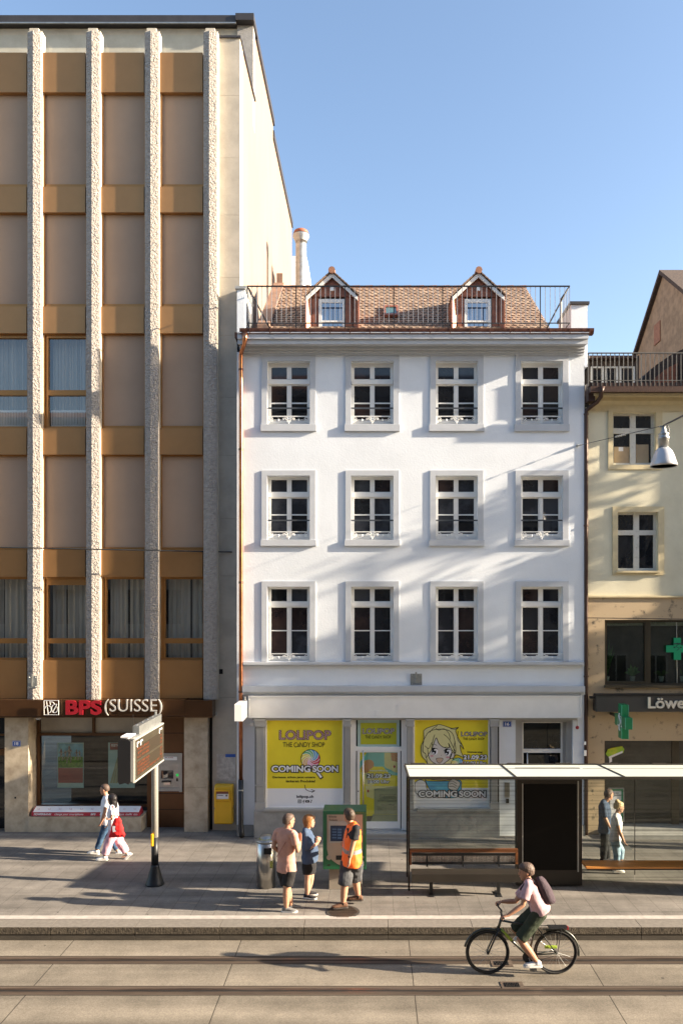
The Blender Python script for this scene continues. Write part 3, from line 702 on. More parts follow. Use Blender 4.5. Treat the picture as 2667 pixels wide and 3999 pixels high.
for pts in ([(400, 250), (440, 280), (520, 260), (590, 320), (620, 420)], [(300, 320), (350, 260), (420, 210)], [(380, 350), (350, 440), (330, 560)], [(520, 345), (600, 420), (690, 600)], [(230, 520), (290, 560), (330, 470)], [(620, 255), (690, 265), (745, 235)], [(740, 300), (730, 420), (790, 500)], [(690, 450), (670, 560), (700, 640)]):
    g = MB(); stroke(g, curve(QL(pts)), 2.0, DT - .006); g.build('drawn_outline', M['black'], B)
for ex, ey in ((372, 605), (568, 618)):
    g = MB(); disc(g, *Q(ex + 8, ey), 12.5, 13.5, DT - .0042, 18); e = g.build('drawn_eye', M['white'], B)
    g = MB(); disc(g, *Q(ex - 4, ey), 8.5, 12, DT - .0052, 18); stroke(g, curve(QL([(ex - 45, ey - 20), (ex - 10, ey - 50), (ex + 50, ey - 35)])), 2.6, DT - .0054); g.build('iris', M['black'], e)
    g = MB(); disc(g, *Q(ex + 10, ey - 22), 3, 3.4, DT - .0064, 10); disc(g, *Q(ex - 12, ey + 25), 4, 3.4, DT - .0064, 10); g.build('glint', M['white'], e)
    g = MB(); stroke(g, curve(QL([(ex - 40, ey - 95 + (0 if ex < 400 else 20)), (ex, ey - 110 + (0 if ex < 400 else 30)), (ex + 40, ey - 90 + (0 if ex < 400 else 30))])), 1.4, DT - .0045); g.build('brow', M['black'], e)
g = MB(); disc(g, *Q(335, 675), 7, 3.6, DT - .0044, 14); disc(g, *Q(580, 697), 8, 3.6, DT - .0044, 14); g.build('blush', M['blush'], B)
art([(402, 712), (450, 706), (504, 712), (495, 750), (455, 784), (415, 760)], 'tongue', DT - .0046, 'drawn_mouth', 1.6)
g = MB(); stroke(g, QL([(484, 658), (478, 672)]), 1.2, DT - .0044); g.build('drawn_nose', M['black'], B)
lollipop(*Q(727, 800), 24, B, DT - .005)
art([(600, 1060), (660, 1030), (720, 1050), (770, 1090), (740, 1170), (700, 1200), (600, 1180), (585, 1120)], 'skin_p', DT - .002)
for k in range(3):
    g = MB(); stroke(g, curve(QL([(605, 1075 + 35*k), (650, 1060 + 40*k), (715, 1095 + 38*k)])), 1.6, DT - .0035); g.build('drawn_finger_line', M['black'], B)
(x0, y0), (x1, y1) = Q(782, 304), Q(1184, 374); lolipop(x0, y0, x1, y1, B, 'candy2')
(x0, y0), (x1, y1) = Q(812, 395), Q(1138, 432); lettering('THE CaNDY SHOP', x0, y0, x1, y1, DT, M['black'], B, offset=.01, jitter=.004)
(x0, y0), (x1, y1) = Q(878, 600), Q(1110, 636); lettering('Donnerstag', x0, y0, x1, y1, DT, M['black'], B, offset=.03)
(x0, y0), (x1, y1) = Q(818, 660), Q(1178, 730); outlined('21.09.23', x0, y0, x1, y1, DT - .001, B, offset=.035, grow=.095)
(x0, y0), (x1, y1) = Q(836, 758), Q(1165, 812); outlined('16:00 Uhr', x0, y0, x1, y1, DT - .001, B, offset=.03, grow=.085)
(x0, y0), (x1, y1) = Q(135, 1205), Q(722, 1305); outlined('COMING', x0, y0, x1, y1, DT - .009, B, offset=.035, grow=.095)
(x0, y0), (x1, y1) = Q(752, 1205), Q(1158, 1305); outlined('SOON', x0, y0, x1, y1, DT - .009, B, offset=.035, grow=.095)
# shop door
DD = DW + .02
E = lambda zx, zy: (1360 + zx * .21685, 2790 + zy * .21685)
g = MB(); g.frame(1368, 2806, 1589, 3243, 22, DD - .06, .16, 6, 1)
g.pb(1390, 2917, 1567, 2932, DD - .04, .1); df = g.build('door_frame', M['frame'], house)
g = MB(); g.pb(1396, 2812, 1560, 2917, DD, .01); tw = g.build('transom_pane', M['bluefilm'], df)
g = MB(); g.pb(1408, 2823, 1548, 2907, DD - .003, .003); g.build('printed_panel', M['greenprint'], tw)
T2 = thing('transom_lettering', 'LOLIPOP THE CANDY SHOP sign in striped letters on the green pane above the shop door', 'sign', (X(1408, DD), DD, Z(2907, DD)))
(x0, y0), (x1, y1) = E(256, 250), E(832, 352); lolipop(x0, y0, x1, y1, T2, 'candy2', DD - .006)
(x0, y0), (x1, y1) = E(300, 378), E(766, 434); lettering('THE CaNDY SHOP', x0, y0, x1, y1, DD - .006, M['black'], T2, offset=.01, jitter=.004)
g = MB(); g.frame(1394, 2932, 1563, 3236, 11, DD - .03, .05, 6, 27); dr = g.build('shop_door', M['frame'], house)
g = MB(); pp = [at(1418, 2930, DD - .1), at(1418, 3205, DD - .1)]; g.tube(pp, .018, 10); g.build('door_handle', M['steel'], dr, smooth=True)
g = MB(); disc(g, 1399, 3090, 2.2, 3, DD - .036, 12); g.build('lock', M['iron'], dr)
DPo = thing('door_poster', 'glossy poster of candy tubs with opening date 21.09.23 filling the shop door', 'poster', (X(1405, DD), DD, Z(3209, DD)))
M['teal'] = mat('print_teal', (.20, .52, .47), .4, var=.06); M['cream'] = mat('print_cream', (.72, .64, .30), .4, var=.06); M['sweets'] = mat('print_sweets', (.60, .20, .10), .5, c2=(.50, .42, .2), vs=60, mask=(.45, .5))
M['olive'] = mat('print_olive', (.34, .34, .20), .3, var=.08); M['outl'] = mat('print_grey', (.09, .09, .07), .4, var=.1)
def dp(pts, m_, k, name='printed_shape'):
    g = MB(); flat(g, [E(*p) for p in pts], DD - .001 * k); return g.build(name, M[m_], DPo)
dp([(205, 680), (882, 680), (882, 1930), (205, 1930)], 'yellowprint', 0)
dp([(340, 680), (882, 680), (882, 1100), (760, 1090), (620, 940), (470, 940), (300, 820), (205, 1000), (205, 860)], 'teal', 1)
dp([(648, 690), (770, 690), (770, 1000), (690, 970), (648, 930)], 'cream', 2); dp([(765, 830), (882, 850), (882, 1050), (830, 1040), (780, 1010)], 'cream', 3); dp([(762, 690), (882, 690), (882, 855), (780, 835)], 'sweets', 4)
g = MB(); disc(g, *E(370, 900), 20, 19, DD - .003, 20); disc(g, *E(310, 980), 17, 16, DD - .0032, 20); g.build('printed_sweets', M['sweets'], DPo)
dp([(225, 1040), (465, 1060), (465, 1270), (400, 1290), (280, 1250)], 'cream', 2.5)
dp([(300, 1280), (465, 1290), (820, 1290), (820, 1420), (465, 1520), (330, 1480)], 'cream', 1.6)
dp([(465, 1340), (882, 1290), (882, 1795), (465, 1795)], 'olive', 5); dp([(440, 1800), (882, 1800), (882, 1928), (400, 1928)], 'olive', 4.4); dp([(330, 1830), (440, 1830), (400, 1928), (330, 1928)], 'outl', 4.8)
for (cx, cy) in ((355, 1380), (828, 940)):
    g = MB(); disc(g, *E(cx, cy), 4, 5.5, DD - .0045, 14); g.build('printed_lollipop', M['redflat'], DPo)
(x0, y0), (x1, y1) = E(386, 1005), E(712, 1035); lettering('Neueröffnung', x0, y0 - 2, x1, y1, DD - .008, M['white'], DPo, offset=.03)
(x0, y0), (x1, y1) = E(335, 1070), E(762, 1145); outlined('21.09.23', x0, y0, x1, y1, DD - .008, DPo, offset=.035, grow=.095)
(x0, y0), (x1, y1) = E(355, 1180), E(742, 1240); outlined('16:00 Uhr', x0, y0, x1, y1, DD - .008, DPo, offset=.03, grow=.085)
(x0, y0), (x1, y1) = E(570, 1440), E(850, 1525); outlined('20%', x0, y0, x1, y1, DD - .0065, DPo, offset=.02, grow=.05, fill='olive', edge='outl')
(x0, y0), (x1, y1) = E(535, 1540), E(878, 1575); lettering('Eröffnungsrabatt', x0, y0, x1, y1, DD - .0065, M['outl'], DPo, offset=.02)
(x0, y0), (x1, y1) = E(592, 1610), E(826, 1642); lettering('DO 21.09.23', x0, y0, x1, y1, DD - .0065, M['outl'], DPo, offset=.02)
(x0, y0), (x1, y1) = E(528, 1658), E(878, 1720); outlined('16:00 UHR', x0, y0, x1, y1, DD - .0065, DPo, offset=.02, grow=.04, fill='olive', edge='outl')
g = MB(); g.pb(1405, 2938, 1552, 3209, DD - .0112, .001); g.build('pane', M['glass'], dr)
# steps to the shop door
g = MB(); zt3 = Z(3243, DW - .02)
for k, d in enumerate((.28, .56)):
    g.box(X(1375, DW), X(1600, DW), DW - d, DW + .1, -.4, zt3 - .14 * k - .01 )
    g.box(X(1375, DW) - .01, X(1600, DW) + .005, DW - d - .02, DW - d + .05, zt3 - .14*k - .045, zt3 - .14*k + .002)
g.build('door_steps', M['greypaint'], house)
# house entrance no. 16
g = MB(); g.frame(2012, 2808, 2236, 3300, 26, DW + .10, .1, 12, 1, ); ef = g.build('entrance_frame', M['greypaint'], house)
g = MB(); g.frame(2036, 2818, 2196, 3290, 7, DW + .22, .08, 5, 20); g.pb(2043, 2925, 2189, 2940, DW + .22, .08); ed = g.build('entrance_door', M['frame'], house)
g = MB(); g.pb(2043, 2823, 2189, 2925, DW + .26, .01); g.pb(2055, 2948, 2178, 3270, DW + .26, .01); g.build('pane', M['darkpane'], ed)
g = MB(); g.tube([at(2058, 2938, DW + .14), at(2058, 3200, DW + .14)], .017, 8); g.build('door_handle', M['steel'], ed, smooth=True)
g = MB(); g.pb(2236, 2808, 2238, 3290, DW + .02, .02); g.pb(2196, 2820, 2212, 3300, DW + .2, .1); g.build('reveal_panel', M['greypaint'], ef)
g = MB(); D = DW - .012; g.pb(1970, 3056, 1989, 3114, D, .014); it = g.build('intercom', M['steel'], house)
g = MB(); g.pb(1975, 3120, 1987, 3137, DW - .03, .03); g.build('key_box', M['iron'], house, bevel=.004)
# number plates
def plate(txt, px0, py0, px1, py1, D, label):
    t = thing('number_plate', label, 'house number', (X(px0, D), D, Z(py1, D)))
    g = MB(); g.pb(px0, py0, px1, py1, D - .01, .012); g.build('plate', M['signblue'], t, bevel=.004)
    g = MB(); g.frame(px0 + 1.2, py0 + 1.2, px1 - 1.2, py1 - 1.2, .8, D - .0115, .001, 1); g.build('border', M['white'], t)
    w_ = (px1 - px0); h = (py1 - py0)
    lettering(txt, px0 + w_*.26, py0 + h*.22, px1 - w_*.26, py1 - h*.22, D - .0125, M['white'], t, offset=.03)
plate('16', 1963, 2816, 1996, 2839, DW, 'small blue enamel plate with number 16 beside the grey entrance')
t = thing('alarm_lamp', 'small round dark red lamp hanging under the end of the fascia board', 'lamp', (X(2253, DW), DW, Z(2840, DW)))
g = MB(); g.tube([at(2252, 2806, DW - .04), at(2252, 2835, DW - .04)], .008, 6); g.build('stem', M['galv'], t)
g = MB(); D = DW - .07; g.ell(at(2253, 2841, D), Vector((.045, 0, 0)), Vector((0, .03, 0)), Vector((0, 0, .045)), 16, 8); g.build('lens', M['red'], t, smooth=True)
# blade sign, small sockets
t = thing('blade_sign', 'plain white box sign projecting beside the copper downpipe', 'sign', (X(930, DW - .4), DW - .4, Z(2812, DW - .4)))
Xb0 = X(965, DW - .28); Da = DW - .28; Db_ = DW - .98
g = MB(); g.box(X(966, Da) - .19, X(966, Da), Db_, Da, Z(2800, Da), Z(2736, Da)); g.build('box', M['lightbox'], t, bevel=.006)
g = MB(); g.tube([at(958, 2722, DW), at(958, 2722, Da - .2), at(958, 2738, Da - .2)], .014, 6); g.build('bracket', M['galvgrey'], t)
g = MB(); g.pb(978, 2822, 991, 2836, DW - .04, .04); g.build('socket_box', M['frame'], house, bevel=.004)
g = MB(); g.tube([at(953, 2805, DW - .02), at(953, 2828, DW - .02), at(962, 2832, DW - .02), at(979, 2829, DW - .02)], .006, 5); g.build('cable', M['frame'], house)
def vplate(px0, py0, px1, py1, D, label):
    t = thing('wall_anchor', label, 'wall plate', (X(px0, D), D, Z(py1, D)))
    g = MB(); g.pb(px0, py0, px1, py1, D - .012, .012); g.build('plate', M['galv'], t)
    cx = (px0 + px1) / 2
    g = MB(); a = at(cx, py0 - 6, D - .10); b = at(cx - 2, py1 - 8, D - .02); g.tube([a, b], .022, 6); g.build('peg', M['galv'], t)
    g = MB()
    for sx in (.15, .85):
        for sy in (.12, .9): g.ell(at(px0 + (px1-px0)*sx, py0 + (py1-py0)*sy, D - .014), Vector((.012, 0, 0)), Vector((0, .008, 0)), Vector((0, 0, .012)), 8, 4)
    g.build('bolt', M['steel'], t)
vplate(1602, 2631, 1647, 2675, DW, 'square galvanised anchor plate with peg on the white band above the shop')
# roof
xl, xr = -2.54, 4.467; y0_, z0_ = 19.2, 12.40; y1_, z1_ = 22.26, 14.69
g = MB(); n = 24; sv = Vector((0, y1_ - y0_, z1_ - z0_)) / n; nrm = Vector((0, -(z1_ - z0_), y1_ - y0_)).normalized()
for i in range(n):
    a = Vector((0, y0_, z0_)) + sv * i; b = a + sv * 1.15; up = nrm * .035
    cols_ = int((xr - xl) / .17) + 1; ph = (i % 2) * .085
    xq = xl - ph
    while xq < xr:
        u0, u1 = max(xl, xq + .002), min(xr, xq + .166)
        if u1 > u0 + .01:
            dz = random.uniform(-.003, .005); lip = Vector((0, 0, 0))
            A_ = a + nrm * (.03 + dz); B_ = b + nrm * .004; C_ = a + nrm * .012; m_ = (u0 + u1) / 2
            drop = -sv * .22
            g.add([(u0, A_.y, A_.z), (m_, (A_ + drop).y, (A_ + drop).z), (u1, A_.y, A_.z), (u1, B_.y, B_.z), (u0, B_.y, B_.z), (u0, C_.y, C_.z), (m_, (C_ + drop).y, (C_ + drop).z), (u1, C_.y, C_.z)],
                  [(0, 1, 2, 3, 4), (5, 6, 1, 0), (6, 7, 2, 1)])
            g.m[-3:] = [random.choice((0, 0, 1, 2))] * 3
        xq += .17
M['tile1'] = mat('clay_tile', (.29, .205, .15), .85, c2=(.21, .155, .118), vs=3); M['tile2'] = mat('clay_tile_dark', (.23, .15, .108), .85, var=.3, vs=4); M['tile3'] = mat('clay_tile_pale', (.34, .25, .185), .85, var=.2, vs=5)
roof = g.build('roof', [M['tile1'], M['tile2'], M['tile3']], house)
g = MB(); g.prism([(y0_, z0_ - .05), (y1_, z1_ - .02), (y1_ + 3, z1_ - 2.4), (y0_, z0_ - 2.4)], 'x', xl, xr); g.build('roof_boards', M['wood_old'], roof)
g = MB(); x = xl
while x < xr - .1: g.tube([(x, y1_ + .02, z1_ + .02), (x + .36, y1_ + .02, z1_ + .035)], .06, 8); x += .37
g.build('ridge_tiles', M['ridge'], roof)
g = MB(); g.prism([(y0_ - .05, z0_ - .05), (y0_ - .05, z0_ + .12), (y1_ + .15, z1_ + .22), (y1_ + .15, z1_ - .1)], 'x', xl - .30, xl - .005); g.prism([(y1_ + .16, z1_ - .6), (y1_ + .16, z1_ + .5), (y1_ + .2, z1_ + .5), (y1_ + .2, z1_ - .6)], 'x', xl - .22, xl - .05)
g.build('firewall_flashing', M['wood_old'], roof)
# eave terrace strip behind gutter
g = MB(); g.box(X(925, DW) + .01, X(2281, DW) - .01, DW - .34, 19.3, 12.0, 12.13); g.build('eave_deck', M['copperdark'], house)
# skylight
def on_roof(t): return Vector((0, y0_, z0_)).lerp(Vector((0, y1_, z1_)), t)
sk0, sk1 = on_roof(.24), on_roof(.46)
D = sk0.y; xa, xb = X(1499, sk0.y), X(1557, sk0.y)
def quadbox(mb, xa, xb, p, q, off, th):
    a, b, c, d = p + nrm*off, q + nrm*off, q + nrm*(off+th), p + nrm*(off+th)
    mb.prism([(a.y, a.z), (b.y, b.z), (c.y, c.z), (d.y, d.z)], 'x', xa, xb)
g = MB(); w_ = .055
quadbox(g, xa, xb, sk0, sk0.lerp(sk1, .14), .03, .07); quadbox(g, xa, xb, sk0.lerp(sk1, .86), sk1, .03, .07)
quadbox(g, xa, xa + w_, sk0.lerp(sk1, .14), sk0.lerp(sk1, .86), .03, .07); quadbox(g, xb - w_, xb, sk0.lerp(sk1, .14), sk0.lerp(sk1, .86), .03, .07)
skl = g.build('skylight', M['coppersheet'], roof)
g = MB(); quadbox(g, xa + w_, xb - w_, sk0.lerp(sk1, .14), sk0.lerp(sk1, .86), .03, .045); 
M['skypane'] = mat('skylight_glass', (.07, .14, .14), .08, var=.1); g.build('pane', M['skypane'], skl)
# dormers
def dormer(dx):
    Dd = 19.32; c = X(1296, Dd) + dx
    px = lambda p: X(p, Dd) + dx
    zb, zw = 12.35, Z(1160, Dd); zap = Z(1070, Dd)
    wl, wr = px(1218), px(1376)
    g = MB(); g.box(wl, px(1244), Dd, 22.3, zb, zw); g.box(px(1349), wr, Dd, 22.3, zb, zw)
    g.prism([(wl - .02, zw), (wr + .02, zw), (c, zap)], 'y', Dd - .03, 22.6)
    dm = g.build('dormer', M['coppersheet'], house)
    g = MB()
    for s, (xo) in ((-1, wl), (1, wr)):
        g = MB(); g.prism([(xo + s*.002, Dd + .03), (xo + s*.13, Dd - .08), (xo + s*.16, Dd - .08), (xo + s*.16, Dd + 1.9), (xo + s*.002, Dd + 1.9)], 'z', zb, zw)
        g.build('dormer_cheek', M['coppersheet'], dm)
    g = MB(); a, b = px(1245), px(1348); zt_, zs_ = Z(1168, Dd), zb
    fw = .075
    g.box(a, a + fw, Dd - .01, Dd + .05, zs_, zt_); g.box(b - fw, b, Dd - .01, Dd + .05, zs_, zt_); g.box(a + fw, b - fw, Dd - .01, Dd + .05, zt_ - .09, zt_)
    g.box(a + fw, b - fw, Dd - .008, Dd + .05, Z(1258, Dd), Z(1252, Dd))
    wn = g.build('dormer_window', M['frame'], dm)
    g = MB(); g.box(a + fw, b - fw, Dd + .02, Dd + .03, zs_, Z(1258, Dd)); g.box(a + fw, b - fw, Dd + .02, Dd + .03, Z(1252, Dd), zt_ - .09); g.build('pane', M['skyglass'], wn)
    Df = Dd - .14
    cx = X(1296, Df) + dx; hw = (X(1397, Df) - X(1195, Df)) / 2; ze = Z(1158, Df); za = Z(1063, Df)
    for s in (-1, 1):
        g = MB(); th = .13
        g.prism([(cx, za), (cx + s*hw, ze), (cx + s*hw, ze - th*.7), (cx, za - th*.9)], 'y', Df, Df + .05); g.build('barge_board', M['frame'], dm)
        g = MB(); nst = 9
        for k in range(nst):
            t0, t1 = k/nst, (k+1.12)/nst
            xa_, xb_ = cx + s*hw*1.05*t0, cx + s*hw*1.05*min(1.02, t1); z_a = za + (ze - za)*t0; z_b = za + (ze - za)*t1
            g.prism([(xa_, z_a + .012), (xb_, z_b + .03), (xb_, z_b + .055), (xa_, z_a + .04)], 'y', Df - .05, 22.9)
        g.build('dormer_tiles', M['tile2'], dm)
        g = MB(); g.prism([(cx, za), (cx + s*hw, ze), (cx + s*hw, ze - .03), (cx, za - .03)], 'y', Df + .05, 22.6); g.build('dormer_soffit', M['wood_old'], dm)
    g = MB(); g.tube([(cx, Df - .07, za + .035), (cx, 22.9, za + .03)], .085, 10); g.build('ridge_cap', M['ridge'], dm)
    g = MB(); g.box(c - .03, c + .05, Dd - .08, Dd - .03, Z(1139, Dd), Z(1120, Dd)); g.build('lamp', M['lightbox'], dm)
dormer(0); dormer(X(1864, 19.32) - X(1296, 19.32))
# eave railing
g = MB(); DR = DW - .30
ra, rb = X(966, DR), X(2223, DR)
ztop, zbot, zg = Z(1118, DR), Z(1262, DR), Z(1282, DR)
g.box(ra, rb, DR - .02, DR + .02, ztop - .012, ztop + .012); g.box(ra, rb, DR - .012, DR + .012, zbot - .010, zbot + .010)
nb = 66; gb = MB()
for i in range(nb + 1):
    x = ra + (rb - ra) * i / nb
    big = i % 10 == 0
    if big: g.box(x - .012, x + .012, DR - .006, DR + .006, zg, ztop)
    else: gb.box(x - .0065, x + .0065, DR - .006, DR + .006, zbot, ztop)
for s, x in ((1, ra), (-1, rb)):
    g.tube([(x, DR, ztop), (x + s*.02, DR + .75, ztop)], .016, 6); g.tube([(x, DR, zbot), (x + s*.02, DR + .75, zbot)], .012, 6)
    g.tube([(x + s*.02, DR + .75, ztop), (x + s*.02, DR + .75, zg - .1)], .022, 6)
    for k in range(1, 5): g.tube([(x, DR + .15*k, zbot), (x, DR + .15*k, ztop)], .007, 4)
    g.tube([(x + s*.03, DR + .05, ztop - .03), (x + s*.55, DR + .05, zg)], .02, 6)
er = g.build('eave_railing', M['iron'], house); gb.build('balusters', M['baluster'], er)
# fire wall stubs
g = MB(); D = DW + .25; xa, xb = X(926, D), X(956, D); g.box(xa, xb, D, D + 1.1, 11.9, Z(1130, D)); fw = g.build('fire_wall', M['plaster'], house)
g = MB(); g.box(xa - .04, xb + .05, D - .05, D + 1.15, Z(1130, D) + .002, Z(1119, D)); g.build('wall_cap', M['galvgrey'], fw)
g = MB(); D = 20.6; xa, xb = X(2229, D), X(2293, D); g.box(xa, xb, D, D + 1.4, 11.9, Z(1190, D)); fw = g.build('fire_wall', M['plaster'], house)
g = MB(); g.box(xa - .04, xb + .04, D - .05, D + 1.45, Z(1190, D) + .002, Z(1179, D)); g.build('wall_cap', M['coping'], fw)
# duct
Dd = 24.5; t = thing('ventilation_duct', 'round galvanised ventilation duct with rusty cap behind the roof', 'chimney', (X(1177, Dd), Dd, 12))
cx = X(1176, Dd); r = X(1197, Dd) - X(1176, Dd); g = MB()
prof = [(r, 11.5)]; z = Z(1125, Dd)
k = 0
while z < Z(950, Dd): prof += [(r, z), (r + .004, z + .01), (r, z + .02)]; z += .32 if k % 3 == 2 else .16; k += 1
prof += [(r, Z(946, Dd)), (r + .02, Z(946, Dd)), (r + .02, Z(942, Dd)), (r * 1.55, Z(926, Dd)), (r * 1.5, Z(916, Dd))]
g.lathe((cx, Dd, 0), prof, 28); g.build('pipe', M['galv'], t, smooth=True)
g = MB(); g.lathe((cx, Dd, 0), [(r * 1.52, Z(917, Dd)), (r * 1.25, Z(903, Dd)), (r * .95, Z(899, Dd)), (.02, Z(897, Dd))], 28); g.build('cap', M['rust'], t, smooth=True)
# rear wing wall behind the duct
g = MB(); Dr = 25.6
flat_pts = [(1139, 1300), (1139, 1000), (1158, 1000), (1158, 996), (1196, 996), (1206, 1060), (1214, 1125), (1214, 1300)]
g.prism([(X(a, Dr), Z(b, Dr)) for a, b in flat_pts], 'y', Dr, Dr + 1.0)
tag(g.build('rear_wing', M['plaster']), 'narrow pale wing wall standing behind the ventilation duct', 'building')
# ================================================================ BANK
DB = 19.30
bank = thing('bank_building', 'tall bank building with rough stone fins and bronze panels', 'building', (-8, DB, gz(DB)))
FIN = [(108, 160), (337, 389), (566, 619), (795, 847), (-121, -69), (-350, -298)]
def fin(a, b):
    g = MB(); r = a + (b - a) * .44; y = 125; seg = [125, 243, 478, 717, 951, 1190, 1428, 1670, 1905, 2145, 2385, 2622, 2731]
    for i in range(len(seg)-1):
        z1, z0 = Z(seg[i], DB - .1) , Z(seg[i+1], DB - .1)
        if i: z1 -= .007
        xa, xr_, xb = X(a, DB - .1), X(r, DB - .14), X(b, DB - .1)
        g.prism([(xa, DB - .09), (xr_, DB - .15), (xb, DB - .115), (xb, DB - .06), (xa, DB - .04)], 'z', z0, z1)
    f = g.build('stone_fin', M['rough'], bank)
    g = MB(); g.box(X(a, DB - .1) + .01, X(b, DB - .1) + .016, DB - .06, DB + .16, Z(2731, DB), Z(128, DB))
    g.box(X(a, DB) + .06, X(b, DB) - .045, DB - .02, DB + .34, Z(205, DB), Z(112, DB))
    g.build('smooth_core', M['lime'], f)
for a, b in FIN: fin(a, b)
SP = [(205, 360), (729, 829), (1197, 1301), (1673, 1775), (2148, 2253), (2578, 2727)]
GAP = [(360, 729), (829, 1197), (1301, 1673), (1775, 2148), (2253, 2578)]
BAY = [(-69, 108), (160, 337), (389, 566), (619, 795)]
def X2(p, D): return X(p, D)
DPn = DB - .02
for ra_, rb_ in SP:
    for a, b in BAY + [(-298, -121)]:
        g = MB(); g.box(X(b, DB)*0 + X(a, DPn) + .02, X(b, DPn) - .02, DPn, DPn + .3, Z(rb_, DPn), Z(ra_, DPn)); g.build('spandrel_panel', M['gold'], bank)
PL = set()
for gi, (ya, yb) in enumerate(GAP):
    for bi, (a, b) in enumerate(BAY + [(-298, -121)]):
        D = DB + .06
        xa, xb = X(a, DB) + .02, X(b, DB) - .005
        jw = .055
        win = (gi == 2 and bi in (0, 1, 4)) or gi == 4
        g = MB()
        g.box(xa, xa + jw, D, D + .1, Z(yb, D), Z(ya, D)); g.box(xb - .02, xb, D, D + .1, Z(yb, D), Z(ya, D))
        g.box(xa + jw, xb - .02, D, D + .1, Z(ya + 7, D), Z(ya, D)); g.box(xa + jw, xb - .02, D, D + .1, Z(yb, D), Z(yb - 5, D))
        g.box(xa + jw, xa + jw + .012, D - .03, D, Z(yb, D), Z(ya, D))
        f = g.build('window_frame' if win else 'blind_frame', M['goldjamb'], bank)
        if not win:
            k = MB(); k.add([(xa + jw, D + .05, Z(yb - 5, D)), (xb - .02, D + .05, Z(yb - 5, D)), (xb - .02, D + .05, Z(ya + 7, D)), (xa + jw, D + .05, Z(ya + 7, D))], [(0, 1, 2, 3)])
            bl = k.build('roller_blind', M['blind'], f)
            k = MB(); k.box(xa + jw, xb - .02, D + .02, D + .045, Z(yb - 5, D), Z(yb - 11, D)); k.build('bottom_rail', M['goldjamb'], bl)
        else:
            ys = (1318, 1522, 1543) if gi == 2 else ((2262, 2493, 2513) if bi != 1 else (2285, 2493, 2513))
            bl = MB()
            i0 = xa + jw + .075
            bl.box(xa + jw, i0, D + .03, D + .14, Z(yb - 5, D), Z(ya + 7, D)); bl.box(i0, xb - .02, D + .03, D + .14, Z(ys[2], D), Z(ys[1], D)); bl.box(i0, xb - .02, D + .03, D + .14, Z(ys[0], D), Z(ya + 7, D))
            bl.box(i0, xb - .02, D + .03, D + .14, Z(yb - 5, D), Z(yb - 9, D))
            s = bl.build('sash', M['goldjamb'], f)
            k = MB(); 
            for (u, v) in ((ys[0], ys[1]), (ys[2], yb - 9)): k.add([(i0, D + .09, Z(v, D)), (xb - .02, D + .09, Z(v, D)), (xb - .02, D + .09, Z(u, D)), (i0, D + .09, Z(u, D))], [(0, 1, 2, 3)])
            k.build('pane', M['glassbank'], f)
            k = MB(); n = 40 if gi == 2 else 24; w0, w1 = (i0, xb)
            pts = [(w0 + (w1-w0)*i/n, D + .35 + .03*math.sin(i*1.7) + random.uniform(-.012, .012)) for i in range(n+1)]
            for i in range(n):
                if (gi == 2 and (i*7 + bi) % 11 == 3) or (gi == 4 and i == (5 + 3*bi) % n): continue
                (x0, q0), (x1, q1) = pts[i], pts[i+1]; k.add([(x0, q0, Z(yb, D)), (x1, q1, Z(yb, D)), (x1, q1, Z(ya, D)), (x0, q0, Z(ya, D))], [(0, 1, 2, 3)])
            k.build('curtain', M['curtain'], f)
            if gi == 2:
                k = MB(); zr0, zr1 = Z(1657, D), Z(1594, D); k.box(i0, xb, D + .22, D + .24, zr0, zr0 + .03); k.box(i0, xb, D + .22, D + .24, zr1 - .03, zr1)
                for i in range(22): k.box(i0 + .04*i, i0 + .04*i + .02, D + .22, D + .24, zr0 + .03, zr1 - .03)
                k.build('radiator', M['frame'], f)
# dark core behind
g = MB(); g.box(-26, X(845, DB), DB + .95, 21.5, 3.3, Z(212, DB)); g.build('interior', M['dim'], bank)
g = MB(); g.box(-26, X(845, DB), DB + .12, DB + .95, Z(214, DB), Z(208, DB)); g.box(-26, X(845, DB), DB + .3, DB + .5, Z(205, DB) - .12, Z(205, DB) - .02)
g.build('terrace_floor', M['concrete'], bank)
# limestone edge strip, side wall
DSx = 19.45; xe = X(937, DSx)
g = MB(); ys = [150, 373, 617, 840, 1085, 1310, 1552, 1778, 2025, 2250, 2724, 3262]
for i in range(len(ys)-1): g.box(X(830, DSx), xe, DSx, DSx + .5, Z(ys[i+1], DSx) + (.006 if i < len(ys)-2 else -.2), Z(ys[i], DSx))
# upper part in pale stone, lower part in greyer stone
edge = g.build('edge_strip', M['concrete'], bank)
zt19 = Z(150, DSx)
g = MB(); g.box(xe - .0, xe + .003, DSx, DSx + 0.45, -.3, zt19); g.build('corner_return', M['lime'], edge)
g = MB(); g.box(xe - .6, xe - .001, DSx + .5, 21.8, -.3, zt19 - .02); g.box(xe - .6, xe - .001, 21.8, 26.0, -.3, 21.75); g.box(xe - 6, xe - .02, 26.0, 32.3, -.3, 21.35)
g.build('side_wall', M['sidewall'], bank)
g = MB(); g.box(X(838, DSx), xe + .03, DSx - .04, DSx + .12, zt19, Z(142, DSx)); g.box(xe - .12, xe + .04, DSx + .12, 21.9, zt19 - .01, zt19 + .05); g.build('terrace_coping', M['coping'], bank)
DA = 21.7
g = MB(); g.box(-26, X(928, DA), DA, DA + .3, 19.0, Z(112, DA)); aw = g.build('attic_wall', M['lime'], bank)
g = MB(); g.box(X(928, DA), xe, DA - .05, DA + .3, 19.0, Z(104, DA)); g.build('attic_corner', M['roughplaster'], bank)
g = MB(); g.box(-26, X(928, DA), DA - .22, DA + .45, Z(110, DA), Z(82, DA)); g.box(X(926, DA), xe + .05, DA - .26, DA + .45, Z(104, DA), Z(78, DA))
